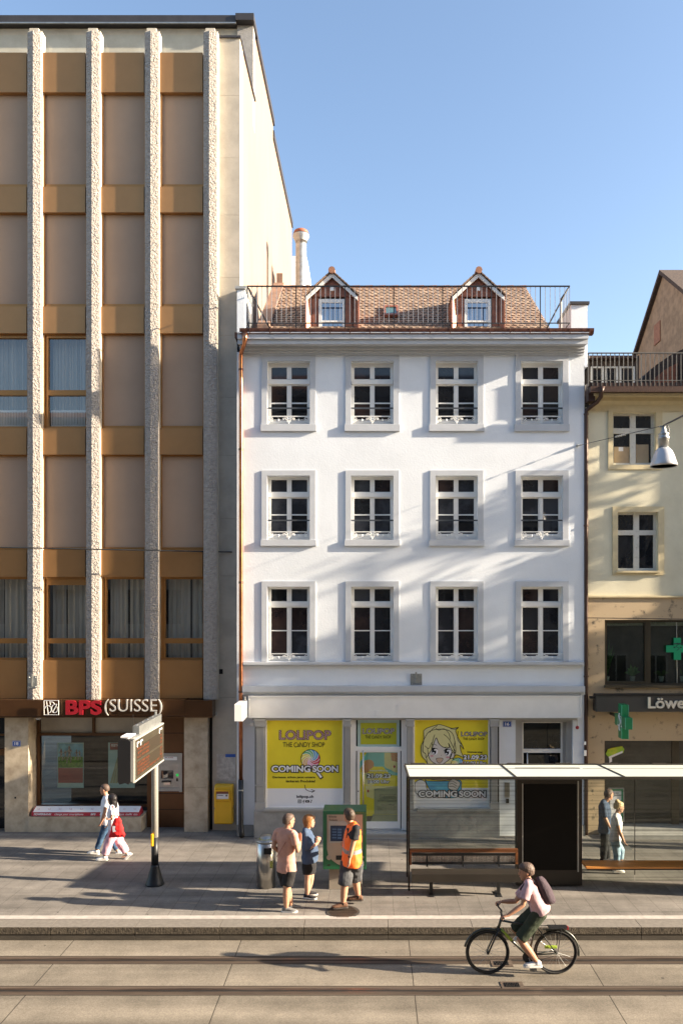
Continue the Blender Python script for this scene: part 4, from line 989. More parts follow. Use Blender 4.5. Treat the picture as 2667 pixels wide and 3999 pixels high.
g.box(xe - .4, xe + .05, DA + .45, 26.1, 21.76, 22.0); g.box(xe - .4, xe + .03, 26.1, 32.4, 21.36, 21.62)
g.build('roof_coping', M['coping'], bank)
g = MB(); g.box(-26, X(928, DA) , DA - .3, DA - .26, Z(121, DA), Z(117, DA)); g.build('attic_rail', M['galv'], bank)
g = MB(); 
for a, b in BAY: g.add([(X(a, DB + .25), DB + .25, Z(205, DB + .25)), (X(b, DB + .25), DB + .25, Z(205, DB + .25)), (X(b, DB + .25), DB + .25, Z(137, DB + .25)), (X(a, DB + .25), DB + .25, Z(137, DB + .25))], [(0, 1, 2, 3)])
g.build('glass_balustrade', M['glass'], bank)
# ground floor
DG0 = DB - .28
g = MB(); g.pb(-330, 2733, 722, 2797, DG0, .5); g.pb(722, 2735, 830, 2800, DG0 + .03, .47); fb = g.build('sign_fascia', M['brownshine'], bank)
g = MB(); g.box(X(-330, DG0), X(830, DG0), DG0 + .02, DB + .8, Z(2803, DG0), Z(2799, DG0)); g.build('soffit', M['brownpaint'], fb)
def stone(a, b, y0, y1, D, t, joints=()):
    g = MB(); yy = [y0, *joints, y1]
    for i in range(len(yy)-1): g.pb(a, yy[i] + (.6 if i else 0), b, yy[i+1], D, t)
    return g.build('stone_pier', M['travertine'], bank)
stone(20, 112, 2803, 3262, DB, .62, (2893,)); stone(720, 812, 2803, 3270, DB, .9, (3075,)); stone(-350, -60, 2803, 3262, DB, .6)
g = MB(); g.box(X(812, DB), X(832, DB), DB + .25, DB + .35, -.3, Z(2800, DB)); g.build('shadow_gap', M['dark'], bank)
g = MB(); g.box(X(113, DB), X(553, DB), DB - .02, DB + .60, -.3, Z(3190, DB)); g.build('window_ledge', M['travertine'], bank)
# shop window
Dg = DB + .50
g = MB(); g.pb(146, 2800, 157, 3150, Dg - .05, .12); g.pb(157, 2863, 585, 2873, Dg - .05, .12); g.pb(361, 2800, 371, 2863, Dg - .05, .12); g.pb(575, 2800, 588, 3240, Dg - .05, .2); g.pb(157, 3142, 575, 3152, Dg - .05, .12)
wf = g.build('shop_window_frame', M['brownpaint'], bank)
g = MB(); g.pb(157, 2802, 361, 2863, Dg + .02, .02); g.pb(371, 2802, 575, 2863, Dg + .02, .02); g.build('upper_panel', M['concrete'], wf)
g = MB(); a, b, c, d = X(157, Dg), X(575, Dg), Z(3142, Dg), Z(2873, Dg); g.add([(a, Dg, c), (b, Dg, c), (b, Dg, d), (a, Dg, d)], [(0, 1, 2, 3)]); g.build('pane', M['glassdark'], wf)
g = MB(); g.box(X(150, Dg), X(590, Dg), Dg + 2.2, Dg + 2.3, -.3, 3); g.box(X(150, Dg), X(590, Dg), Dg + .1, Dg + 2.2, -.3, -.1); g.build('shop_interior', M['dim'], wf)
# left neighbour bay: dark glass
g = MB(); g.pb(-60, 2800, 20, 3240, DB + .35, .1); g.build('dark_bay', M['darkpane'], bank)
g = MB(); g.pb(-60, 2866, 20, 2873, DB + .3, .05); g.pb(-60, 2925, 20, 2950, DB + .3, .05); g.build('bay_rails', M['brownpaint'], bank)
# cash machine recess
Dk = DB + .45
g = MB(); g.pb(588, 2800, 722, 3255, Dk, .1); rc = g.build('cash_recess', M['brownpaint'], bank)
g = MB(); 
for y in (2862, 3098, 3160): g.pb(588, y, 722, y + 2, Dk - .006, .006)
g.build('panel_joint', M['dark'], rc)
Cm = thing('cash_machine', 'grey cash machine with green card slot set in the brown bank recess', 'cash machine', (X(665, Dk), Dk, Z(3093, Dk)))
Dm = Dk - .04
g = MB(); g.pb(608, 2942, 712, 2950, Dm, .05); g.pb(608, 3078, 700, 3090, Dm, .05); g.pb(700, 2950, 712, 3093, Dm, .05); g.pb(608, 2950, 700, 2983, Dm + .01, .04); g.build('housing', M['galvgrey'], Cm)
g = MB(); g.pb(608, 2983, 700, 3078, Dm + .03, .012); fp = g.build('front_panel', M['galv'], Cm)
g = MB(); g.pb(625, 2955, 692, 2969, Dm, .012); lg = g.build('light_strip', M['lightbox'], Cm)
lettering('BPS (SUISSE)', 645, 2957, 678, 2961, Dm - .002, M['red'], lg, offset=.02)
g = MB(); g.pb(630, 3009, 678, 3041, Dm + .024, .006); g.build('screen', M['darkpane'], Cm)
g = MB(); g.pb(688, 3022, 698, 3032, Dm + .02, .01); M['ledgreen'] = mat('green_led', (.02, .3, .06), .4, emis=(.05, .8, .15), es=.12); g.build('card_slot', M['ledgreen'], Cm)
g = MB(); g.pb(689, 3040, 696, 3051, Dm + .02, .01); g.pb(632, 3050, 668, 3056, Dm - .02, .05); g.build('key_slot', M['iron'], Cm)
g = MB(); g.pb(640, 3056, 665, 3064, Dm - .03, .06); g.build('note_tray', M['steel'], Cm)
# bank lettering
S = thing('bank_sign', 'raised BPS (SUISSE) letters, red and silver, with square emblem over the bank window', 'sign', (X(173, DG0), DG0, Z(2794, DG0)))
Dl = DG0 - .09
lettering('BPS', 257, 2735, 397, 2792, Dl, M['red'], S, offset=.035, depth=.07)
lettering('(SUISSE)', 409, 2731, 633, 2794, Dl, M['chrome'], S, offset=-.008, depth=.05)
g = MB(); Nn = lambda zx, zy: (120 + zx * .3571, 2700 + zy * .3571)
def wire(pts, w_=3.0):
    c = [at(*Nn(*p), Dl) for p in pts]; g.tube(c, .011, 6)
wire([(150, 100), (310, 100), (310, 256), (152, 256), (150, 100)]); wire([(178, 108), (196, 250)]); wire([(213, 108), (222, 150)])
wire(curve([(155, 190), (175, 162), (210, 160), (230, 190), (222, 225), (200, 235)])); wire(curve([(215, 115), (245, 118), (265, 138)]))
wire(curve([(290, 140), (250, 150), (232, 185), (245, 225), (275, 232), (298, 205), (292, 165)])); wire([(292, 140), (245, 228)])
g.build('emblem', M['chrome'], S)
vplate(110, 2640, 146, 2687, DB - .15, 'square anchor plate with peg on the leftmost rough stone fin')
plate('18', 50, 2893, 82, 2915, DB, 'small blue enamel plate with number 18 on the stone pier of the bank')
g = MB(); 
t = thing('camera_dome', 'small white dome camera under the bank fascia', 'camera', (X(152, DB), DB, Z(2805, DB)))
g.ell(at(152, 2806, DB - .05), Vector((.07, 0, 0)), Vector((0, .07, 0)), Vector((0, 0, .03)), 14, 6); g.build('base', M['white'], t, smooth=True)
g = MB(); g.ell(at(152, 2812, DB - .05), Vector((.035, 0, 0)), Vector((0, .035, 0)), Vector((0, 0, .025)), 12, 6); g.build('dome', M['darkpane'], t, smooth=True)
g = MB(); g.box(X(853, DSx), X(871, DSx), DSx - .01, DSx + .02, Z(2632, DSx), Z(2613, DSx)); g.build('vent_hole', M['dark'], bank)
g = MB(); g.pb(834, 2782, 847, 2798, DSx - .05, .05); g.build('junction_box', M['galvgrey'], bank)
g = MB(); g.pb(847, 2945, 920, 3050, DSx - .006, .006); tag(g.build('patched_plaster', mat('patch', (.50, .47, .44), .9, c2=(.33, .31, .29), vs=9)), None); bpy.data.objects['patched_plaster'].parent = bank; bpy.data.objects['patched_plaster'].matrix_parent_inverse = bank.matrix_world.inverted()
g = MB(); g.pb(881, 2945, 920, 2957, DSx - .01, .004); g.build('blue_sticker', M['signblue'], bank)
g = MB(); g.pb(58, 3112, 65, 3119, DB - .004, .004); g.build('small_vent', M['iron'], bank)
# posters in the bank window
Dp2 = Dg + .12
t = thing('bank_poster', 'window poster of people running on grass above a red text panel', 'poster', (X(228, Dp2), Dp2, Z(3076, Dp2)))
g = MB(); g.pb(226, 2900, 328, 3077, Dp2 + .01, .01); g.build('board', M['bluefilm'], t)
g = MB(); g.pb(229, 2904, 325, 2960, Dp2 + .004, .004); g.build('sky_print', M['skyprint'], t)
g = MB(); g.pb(229, 2955, 325, 2998, Dp2, .004); g.build('grass_print', M['grassprint'], t)
g = MB(); g.pb(229, 2999, 325, 3057, Dp2, .004); g.build('red_panel', M['posterred'], t)
g = MB(); M['runner'] = mat('print_runner', (.12, .05, .03), .5, c2=(.5, .45, .4), vs=30)
for cx, s in ((240, .8), (272, 1.1), (300, .7), (312, .6), (256, .6)):
    cy = 2950
    disc(g, cx, cy - 30*s, 3*s, 4*s, Dp2 - .002, 10); stroke(g, [(cx, cy - 26*s), (cx + 1, cy - 4*s)], 8*s, Dp2 - .002); stroke(g, [(cx, cy - 4*s), (cx - 6*s, cy + 12*s), (cx - 9*s, cy + 26*s)], 4*s, Dp2 - .003)
    stroke(g, [(cx + 1, cy - 4*s), (cx + 7*s, cy + 8*s), (cx + 5*s, cy + 26*s)], 4*s, Dp2 - .004); stroke(g, [(cx - 10*s, cy - 12*s), (cx, cy - 22*s), (cx + 10*s, cy - 14*s)], 3*s, Dp2 - .005)
g.build('runner_print', M['runner'], t)
t = thing('bank_poster', 'window poster of wooden boardwalk with dark red FESTGELD heading, behind the display board', 'poster', (X(425, Dp2), Dp2, Z(3076, Dp2)))
g = MB(); g.pb(424, 2900, 527, 3077, Dp2 + .01, .01); g.build('board', M['bluefilm'], t)
g = MB(); g.pb(431, 2902, 524, 2928, Dp2, .004); hd = g.build('heading_panel', M['posterred'], t)
lettering('FESTGELD', 436, 2906, 486, 2916, Dp2 - .003, M['white'], hd, offset=.02)
g = MB()
for k in range(9): flat(g, [(431 + k*10.3, 3058), (431 + k*10.3 + 8.5, 3058), (470 + k*3, 2928), (467.5 + k*3, 2928)], Dp2 - .001)
g.build('boardwalk_print', M['olive'], t)
# powerbank stand on the ledge
Ds = DB + .02
t = thing('promotion_stand', 'long red and white POWERBANK stand lying on the bank window ledge', 'display stand', (X(345, Ds), Ds, Z(3190, Ds)))
zb4, zm, zt4 = Z(3187, Ds), Z(3172, Ds), Z(3148, Ds + .22)
g = MB(); xa, xb = X(125, Ds), X(545, Ds)
g.prism([(Ds, zb4), (Ds, zm), (Ds + .22, zt4), (Ds + .36, zb4)], 'x', xa, xb); st = g.build('body', M['redflat'], t)
g = MB(); n_ = .004
g.add([(xa + .03, Ds - n_, zm + .004), (xb - .01, Ds - n_, zm + .004), (xb - .01, Ds + .22 - n_, zt4 + n_), (xa + .03, Ds + .22 - n_, zt4 + n_)], [(0, 1, 2, 3)]); g.build('white_top', M['white'], t)
lettering('POWERBANK', 133, 3176, 203, 3184, Ds - .003, M['white'], t, offset=.04, shear=.2)
lettering('charge your smartphone', 214, 3175.5, 327, 3186, Ds - .003, M['white'], t, offset=.01, shear=.25)
lettering('BPS', 355, 3176, 375, 3184, Ds - .003, M['white'], t, offset=.04, shear=.2); lettering('Bank you can talk to', 390, 3175.5, 538, 3186, Ds - .003, M['white'], t, offset=.01, shear=.25)
g = MB()
for k in range(10):
    cx = 153 + k * 41.7; cyd = Ds + .11
    for s in (-1, 1): g.tube([at(cx + s*4, 3158, cyd - .012), at(cx + s*2, 3161, cyd - .012), at(cx + s*4, 3164, cyd - .014)], .006, 4)
    g.ell(at(cx, 3161, cyd - .012), Vector((.006, 0, 0)), Vector((0, .004, 0)), Vector((0, 0, .01)), 6, 4)
g.build('wave_symbols', M['redflat'], t)
# mailbox
Dq = 19.18
t = thing('mailbox', 'yellow wall-mounted letter box with rounded top beside the bank', 'mailbox', (X(872, Dq), Dq, Z(3222, Dq)))
g = MB(); x0, x1 = X(834, Dq), X(908, Dq); z0, z1 = Z(3222, Dq), Z(3068, Dq)
g.box(x0, x1, Dq + .05, DSx - .006, z0, Z(3160, Dq)); g.prism([(Dq + .05, Z(3160, Dq)), (Dq + .05, z1 - .16), (Dq + .08, z1 - .06), (Dq + .14, z1), (DSx - .006, z1), (DSx - .006, Z(3160, Dq))], 'x', x0, x1)
g.build('body', M['postyellow'], t, bevel=.035)
g = MB(); g.pb(842, 3130, 905, 3216, Dq + .035, .02); g.build('door', M['postyellow'], t, bevel=.012)
g = MB(); g.frame(840, 3085, 898, 3127, 5, Dq + .02, .04, 6, 6); g.build('slot_frame', M['postyellow'], t, bevel=.004)
g = MB(); g.pb(845, 3091, 893, 3121, Dq + .046, .006); g.build('label_plate', M['white'], t)
g = MB(); g.pb(845, 3091, 893, 3100, Dq + .03, .012); g.build('flap', M['rust'], t)
g = MB(); g.pb(882, 3104, 888, 3110, Dq + .042, .003); g.pb(850, 3106, 872, 3108, Dq + .042, .003); g.build('small_print', M['black'], t)

# ================================================================ YELLOW HOUSE (pharmacy)
DY = 19.05; XR = 2900
yh = thing('yellow_house', 'pale yellow plastered house with pharmacy and brown gutter at the right edge', 'building', (7.5, DY, gz(DY)))
W1 = (2393, 1611, 2560, 1815); W2 = (2411, 2000, 2569, 2229)
W3 = (2720, 1611, 2886, 1815); W4 = (2738, 2000, 2896, 2229)
g = MB(); wall(g, 2284, 1590, XR, 2326, DY, [W1, W2], .3); g.build('upper_wall', M['yellowwall'], yh)
g = MB(); g.box(X(2284, DY), X(XR, DY), DY + .5, 24, -.3, Z(1530, DY)); g.build('core', M['dim'], yh)
g = MB(); wall(g, 2284, 2333, XR, 2893, DY, [(2360, 2421, XR + 50, 2676)], .3); g.pb(2284, 2893, 2359, 3290, DY, .3); g.build('lower_wall', M['beigemould'], yh)
g = MB(); g.pb(2284, 2326, XR, 2333, DY - .05, .1); g.build('string_course', M['yellowtrim'], yh)
P3 = [(d, Z(y, d)) for d, y in [(DY + .05, 1604), (DY - .05, 1604), (DY - .05, 1580), (DY - .12, 1566), (DY - .12, 1552), (DY - .40, 1545), (DY - .40, 1528), (DY + .05, 1522)]]
g = MB(); g.prism(P3, 'x', X(2310, DY - .2), X(XR, DY)); g.build('eave_moulding', M['yellowtrim'], yh)
g = MB(); D = DY - .45; g.pb(2305, 1508, XR, 1530, D - .1, .13); g.pb(2296, 1493, 2322, 1565, D + .1, .3); gt = g.build('gutter', M['darkbrown'], yh)
g = MB(); pts = [at(2347, 1512, D - .05), at(2347, 1532, D - .05), at(2345, 1548, D - .0), at(2330, 1570, D + .15), at(2300, 1592, DY - .11), at(2288, 1604, DY - .09), at(2287, 1625, DY - .09)]
xq = pts[-1].x; pts += [Vector((xq, DY - .09, Z(y, DY - .09))) for y in (1900, 2400, 2900, 3260)]
g.tube(pts, .05, 12, radii=[.09, .05] + [.052] * 9); g.build('downpipe', M['darkbrown'], yh, smooth=True)
g = MB()
for y in (1622, 2054, 2640): g.lathe((xq, DY - .09, 0), [(.056, Z(y+4, DY)), (.064, Z(y+3, DY)), (.064, Z(y-3, DY)), (.056, Z(y-4, DY))], 12)
g.build('pipe_clip', M['darkbrown'], yh)
g = MB(); g.pb(2279, 2896, 2287, 2909, DY - .152, .004); g.pb(2279, 2930, 2289, 2952, DY - .152, .004); g.build('pipe_sticker', M['lightbox'], yh)
def ywin(wd, panes, sur, split, out, sill):
    a, y0, b, y1 = wd; g = MB(); D = DY - .03
    o0, p0, o1, p1 = out
    g.pb(o0, p0, o1, y0, D, .04); g.pb(o0, y0, a, y1, D, .04); g.pb(b, y0, o1, y1, D, .04); g.pb(o0, y1, o1, p1, D, .04)
    if sill: g.pb(a - 6, y1 + 1, b + 10, y1 + 7, D - .05, .05)
    s = g.build('window_surround', M['yellowtrim'], yh)
    Df = DY + .14; ctr = (X(a, DY) + X(b, DY)) / 2; w_ = (X(b, DY) - X(a, DY)) / 2
    k = MB(); zT, zB = Z(y0, DY), Z(y1, DY); zm1, zm0 = Z(split[0], Df), Z(split[1], Df)
    k.box(ctr - w_, ctr - w_ + .05, Df, Df + .06, zB, zT); k.box(ctr + w_ - .07, ctr + w_, Df, Df + .06, zB, zT); k.box(ctr - .07, ctr + .07, Df - .015, Df + .06, zB, zm0); k.box(ctr - .07, ctr + .07, Df - .015, Df + .06, zm1, zT)
    for (u, v) in ((ctr - w_ + .05, ctr - .07), (ctr + .07, ctr + w_ - .07)):
        k.box(u, v, Df + .002, Df + .06, zT - .05, zT); k.box(u, v, Df + .002, Df + .06, zB, zB + .07)
    k.box(ctr - w_ + .01, ctr + w_ - .01, Df - .02, Df + .062, zm0, zm1)
    wn = k.build('window', M['oldwhite'], yh)
    for (u, v) in ((ctr - w_ + .05, ctr - .07), (ctr + .07, ctr + w_ - .07)):
        for (za_, zb5) in ((zm1, zT - .05), (zB + .07, zm0)):
            p = MB(); p.add([(u, Df + .03, zb5 if za_ > zb5 else za_), (v, Df + .03, zb5 if za_ > zb5 else za_), (v, Df + .034, max(za_, zb5)), (u, Df + .026, max(za_, zb5))], [(0, 1, 2, 3)]); p.build('pane', M['darkpane'], wn)
    return wn
w1 = ywin(W1, 0, 0, (1673, 1694), (2374, 1600, 2585, 1833), False); ywin(W2, 0, 0, (2071, 2090), (2391, 1978, 2592, 2245), True)
g = MB(); D = DY + .165; g.pb(2396, 1745, 2456, 1812, D, .004); g.pb(2482, 1736, 2531, 1812, D, .004); g.build('cardboard', M['beige'], w1)
g = MB(); g.pb(2414, 1746, 2432, 1762, D - .004, .003); g.build('paper_note', M['white'], w1)
# first floor strip window
D = DY + .08
g = MB(); g.pb(2360, 2421, XR, 2428, D, .1); g.pb(2360, 2668, XR, 2676, D, .1); g.pb(2360, 2428, 2364, 2668, D, .1); g.pb(2524, 2428, 2539, 2668, D, .1)
g.frame(2364, 2428, 2524, 2668, 4, D + .01, .08, 5, 7); g.pb(2516, 2433, 2520, 2661, D + .01, .08)
sf = g.build('strip_window', M['bronzedark'], yh)
g = MB(); g.pb(2360, 2677, XR, 2686, DY - .07, .12); g.build('sill', M['bronzedark'], sf)
g = MB(); g.pb(2368, 2433, 2516, 2661, D + .06, .003); g.pb(2539, 2428, XR, 2668, D + .05, .003); g.build('pane', M['glassdark'], sf)
g = MB(); g.pb(2539, 2430, XR, 2444, D + .2, .01); g.pb(2366, 2434, 2517, 2443, D + .2, .01); g.build('blind_box', M['curtain'], sf)
# plants behind glass
def plant(name, label, base, leaves, m_=M['leaf']):
    t = thing(name, label, 'plant', base); b = Vector(base)
    g = MB(); g.lathe(b, [(.05, b.z), (.07, b.z + .13), (.075, b.z + .13)], 12); g.build('pot', M['pot'], t)
    g = MB()
    for (dx, dy, dz, w_) in leaves:
        a = b + Vector((0, 0, .12)); tip = a + Vector((dx, dy, dz)); mid = a.lerp(tip, .55) + Vector((0, 0, abs(dx) * .35)); sd = Vector((dz, 0, -dx)).normalized() * w_
        if sd.length < .001: sd = Vector((w_, 0, 0))
        g.add([a, mid - sd, tip, mid + sd], [(0, 1, 2), (0, 2, 3)])
    g.build('leaves', m_, t)
M['plantleaf'] = mat('house_plant', (.10, .26, .06), .5, c2=(.04, .14, .03), vs=20)
bz = Z(2661, DY + .3)
plant('potted_plant', 'broad-leaved green plant in a white pot behind the first floor window', (X(2468, DY + .3), DY + .3, bz), [(-.20, 0, .10, .04), (-.14, -.04, .22, .045), (-.05, 0, .33, .04), (.06, -.03, .28, .045), (.15, 0, .24, .045), (.20, 0, .12, .04), (.08, -.06, .14, .05), (-.10, -.06, .12, .05), (0, -.07, .2, .05)], M['plantleaf'])
plant('potted_plant', 'tall thin snake plant in a pot at the left end of the first floor window', (X(2368, DY + .3), DY + .3, bz), [(.05, 0, .85, .02), (.10, 0, .75, .02), (.16, 0, .80, .02), (.02, 0, .6, .02), (.12, 0, .45, .03), (.20, 0, .65, .018), (.07, 0, .95, .018)], M['plantleaf'])
plant('potted_plant', 'low dark plant in a pot behind the green cross in the first floor window', (X(2580, DY + .3), DY + .3, bz), [(-.2, 0, .10, .03), (.2, 0, .10, .03), (.1, 0, .18, .03), (-.1, 0, .16, .03)], M['leaf'])
plant('potted_plant', 'pale pot plant at the right edge of the first floor window', (X(2664, DY + .3), DY + .3, bz), [(-.08, 0, .2, .03), (.1, 0, .25, .03)], M['leaf'])
# green cross in the window
def cross_poly(cx, cy, r, a): return [(cx-a, cy-r), (cx+a, cy-r), (cx+a, cy-a), (cx+r, cy-a), (cx+r, cy+a), (cx+a, cy+a), (cx+a, cy+r), (cx-a, cy+r), (cx-a, cy+a), (cx-r, cy+a), (cx-r, cy-a), (cx-a, cy-a)]
Dc = DY + .03
t = thing('window_cross', 'flat green pharmacy cross on a thin pole in the first floor window', 'sign', (X(2644, Dc), Dc, Z(2500, Dc)))
g = MB(); g.prism([(X(a, Dc), Z(b, Dc)) for a, b in cross_poly(2644, 2534, 43, 13.5)], 'y', Dc, Dc + .03)
M['crossflat'] = mat('window_cross_green', (.01, .17, .08), .4, var=.03, emis=(.01, .45, .2), es=.03); g.build('cross', M['crossflat'], t)
g = MB(); g.tube([at(2640, 2430, Dc + .05), at(2642, 2668, Dc + .05)], .009, 6); g.build('pole', M['galv'], t)
g = MB(); stroke(g, curve([(2641, 2540), (2650, 2532), (2638, 2524), (2648, 2516), (2643, 2511)]), 2, Dc - .002); stroke(g, [(2630, 2515), (2660, 2515)], 1.2, Dc - .003); disc(g, 2632, 2528, 4.5, 2.5, Dc - .002, 10); disc(g, 2657, 2528, 4.5, 2.5, Dc - .002, 10); g.build('emblem', M['black'], t)
# pharmacy sign board
Dn = DY - .35
t = thing('pharmacy_sign', 'dark fascia sign with raised cream letters Löwen over the pharmacy window', 'sign', (X(2600, Dn), Dn, Z(2780, Dn)))
g = MB(); g.pb(2328, 2718, XR, 2780, Dn, .3); g.build('board', M['anthracite'], t)
g = MB(); g.pb(2303, 2719, 2328, 2729, Dn + .1, .1); g.pb(2328, 2712, XR, 2717, Dn - .02, .25); g.build('bracket', M['iron'], t)
M['creamletter'] = mat('cream_letters', (.66, .62, .52), .4, var=.03)
lettering('Löwen', 2530, 2723, 2705, 2767, Dn - .06, M['creamletter'], t, offset=.02, depth=.05)
# projecting green cross
xf, dc, r, a_, tz = 5.857, 18.12, .40, .135, 0
zc = 5.6 - 466 * 18.12 / 3000
t = thing('pharmacy_cross', 'green box-shaped cross with white snake emblem projecting from the pharmacy front', 'sign', (xf, dc, zc - r))
g = MB(); g.prism([(dc + p, zc + q) for p, q in [(-a_, -r), (a_, -r), (a_, -a_), (r, -a_), (r, a_), (a_, a_), (a_, r), (-a_, r), (-a_, a_), (-r, a_), (-r, -a_), (-a_, -a_)]], 'x', xf, xf + .15); g.build('box', M['crossgreen'], t)
g = MB(); e = .008
for (p, q, u, v) in ((-r, -a_, -r, a_), (-a_, -r, -a_, -a_), (-a_, a_, -a_, r)):
    g.box(xf - e, xf, dc + p - e, dc + u + e, zc + q, zc + v); g.box(xf + .15, xf + .15 + e, dc + p - e, dc + u + e, zc + q, zc + v)
M['edgegreen'] = mat('cross_edge', (.1, .5, .35), .3); g.build('edge_trim', M['edgegreen'], t)
g = MB(); pts = [Vector((xf - .012, dc - .01 + .05*math.sin(k*.9) , zc - .22 + .04*k)) for k in range(11)]; g.tube(pts, .016, 6)
g.tube([(xf - .01, dc + .10, zc + .12), (xf - .01, dc - .10, zc + .12)], .007, 4)
for s in (-1, 1):
    g.tube([(xf - .01, dc + s*.1, zc + .12), (xf - .01, dc + s*.13, zc - .10)], .004, 4); g.ell((xf - .01, dc + s*.115, zc - .11), Vector((.006, 0, 0)), Vector((0, .045, 0)), Vector((0, 0, .02)), 8, 4)
g.build('snake_emblem', M['white'], t)
g = MB(); g.box(xf + .04, xf + .10, dc + r, Dn + .4, zc + .02, zc + .08); g.build('bracket', M['iron'], t)
# pharmacy window
D = DY + .25
g = MB(); g.pb(2359, 2891, 2363, 3235, D, .1); g.pb(2622, 2891, 2650, 3235, D, .1); g.pb(2363, 3226, 2622, 3235, D, .1); g.pb(2359, 2888, XR, 2892, D - .2, .3)
pf = g.build('pharmacy_window_frame', M['bronzedark'], yh)
g = MB(); g.add([(X(2363, D), D + .02, Z(3226, D)), (X(XR, D), D + .02, Z(3226, D)), (X(XR, D), D + .02, Z(2891, D)), (X(2363, D), D + .02, Z(2891, D))], [(0, 1, 2, 3)]); g.build('pane', M['glassdark'], pf)
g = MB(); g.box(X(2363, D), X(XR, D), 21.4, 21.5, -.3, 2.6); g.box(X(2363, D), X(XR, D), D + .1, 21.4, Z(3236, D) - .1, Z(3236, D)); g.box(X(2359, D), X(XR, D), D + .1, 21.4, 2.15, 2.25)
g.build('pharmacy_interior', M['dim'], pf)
g = MB()
M['shelfwood'] = mat('shelf_wood', (.28, .13, .06), .6, c2=(.45, .40, .32), vs=7)
for k in range(5):
    g.box(X(2363, D) + .2 + 1.4*(k % 2), X(2363, D) + 1.1 + 1.4*(k % 2), 20.3 + .2*k, 20.5 + .2*k, .1, 1.3 + .2*k)
for k in range(4): g.box(6.2, 8.6, 21.2, 21.38, .3 + .5*k, .34 + .5*k)
g.build('display_shelves', M['shelfwood'], pf)
g = MB(); g.pb(2359, 3236, XR, 3262, DY - .10, .5); g.pb(2359, 3262, XR, 3300, DY - .42, .8); g.build('stone_steps', M['greydark'], yh)
Dk2 = D - .01
g = MB(); flat(g, [(2364, 2944), (2372, 2926), (2392, 2920), (2428, 2914), (2436, 2926), (2432, 2940), (2378, 2956), (2370, 2952)], Dk2); s1 = g.build('window_sticker', M['sticker'], pf)
g = MB(); flat(g, [(2375, 2955), (2430, 2932), (2430, 2940), (2377, 2963)], Dk2 - .003); flat(g, [(2378, 2962), (2388, 2959), (2388, 2975), (2378, 2979)], Dk2 - .003); g.build('sticker_strip', M['white'], pf)
# decorations: footballs in the window
t = thing('football', 'black and white football displayed behind the pharmacy window', 'football', (X(2530, 19.9), 19.9, .4))
c = at(2530, 3162, 19.8); g = MB(); g.ell(c, Vector((.09, 0, 0)), Vector((0, .09, 0)), Vector((0, 0, .09)), 20, 12); g.build('ball', M['white'], t, smooth=True)
g = MB()
for (u, v) in ((-.02, .01), (.06, .03), (-.07, -.03), (.02, -.07), (.0, .075)): g.ell(c + Vector((u, -math.sqrt(max(0, .0078 - u*u - v*v)), v)), Vector((.02, 0, 0)), Vector((0, .006, 0)), Vector((0, 0, .02)), 6, 4)
g.build('black_patches', M['black'], t)
# pharmacy poster stand
Dq = 17.9
t = thing('poster_stand', 'white framed Spartipp Apotheke! poster stand behind the shelter glass', 'sign', (X(2410, Dq), Dq, gz(Dq)))
g = MB(); g.frame(2378, 3078, 2436, 3210, 3.5, Dq, .05, 4); g.build('frame', M['galv'], t)
g = MB(); g.pb(2381, 3082, 2432, 3206, Dq + .02, .02); pn = g.build('panel', M['white'], t)
g = MB(); g.pb(2425, 3082, 2431, 3206, Dq + .014, .004); g.pb(2385, 3082, 2425, 3088, Dq + .014, .004); g.build('green_border', M['crossflat'], pn)
lettering('Spartipp', 2388, 3093, 2414, 3101, Dq + .013, M['black'], pn, offset=.01); lettering('Apotheke!', 2394, 3102, 2424, 3110, Dq + .013, M['black'], pn, offset=.01)
g = MB(); g.tube([(X(2407, Dq), Dq + .04, Z(3208, Dq)), (X(2407, Dq), Dq + .04, gz(Dq) + .04)], .03, 8); g.box(X(2407, Dq) - .3, X(2407, Dq) + .3, Dq - .18, Dq + .22, gz(Dq), gz(Dq) + .04); g.build('foot', M['galv'], t)
# roof terrace, railing and dormers of the yellow house
D = DY - .40
g = MB(); g.box(X(2300, DY), X(XR, DY), DY - .4, 24, Z(1530, DY) , Z(1512, DY)); g.build('terrace_deck', M['darkbrown'], yh)
g = MB(); ztp = Z(1379, D); zlo = Z(1486, D); zfl = Z(1507, D)
xa, xb = X(2296, D), X(XR, D); g.box(xa, xb, D - .02, D + .02, ztp - .012, ztp + .012); g.box(xa, xb, D - .01, D + .01, zlo - .008, zlo + .008)
x = xa; i = 0
while x < xb:
    g.box(x - (.014 if i % 12 == 0 else .009), x + (.014 if i % 12 == 0 else .009), D - .008, D + .008, zfl, ztp); x += .107; i += 1
M['railgalv'] = mat('railing_grey', (.13, .125, .115), .5, metal=.4); g.build('terrace_railing', M['railgalv'], yh)
Dr2 = 20.9
g = MB(); g.box(X(2296, Dr2), X(2494, Dr2), Dr2, 24, Z(1515, Dr2), Z(1388, Dr2)); ad = g.build('attic_dormer', M['darkroof'], yh)
g = MB(); g.pb(2302, 1388, 2494, 1398, Dr2 - .25, .3); g.build('dormer_fascia', M['darkbrown'], ad)
g = MB(); 
for (a, b) in ((2306, 2356), (2362, 2412), (2418, 2478)): g.frame(a, 1431, b, 1508, 7, Dr2 - .05, .06, 6)
dw = g.build('dormer_window', M['oldwhite'], ad)
g = MB()
for (a, b) in ((2306, 2356), (2362, 2412), (2418, 2478)): g.pb(a + 7, 1437, b - 7, 1501, Dr2 - .01, .008)
g.build('pane', M['darkpane'], dw)
g = MB(); Dz = 21.6
g.prism([(X(a, Dz), Z(b, Dz)) for a, b in ((2494, 1515), (2520, 1460), (2560, 1425), (2620, 1385), (2700, 1345), (2900, 1330), (2900, 1515))], 'y', Dz, Dz + 1.5); cu = g.build('curved_roof', M['darkroof'], yh)
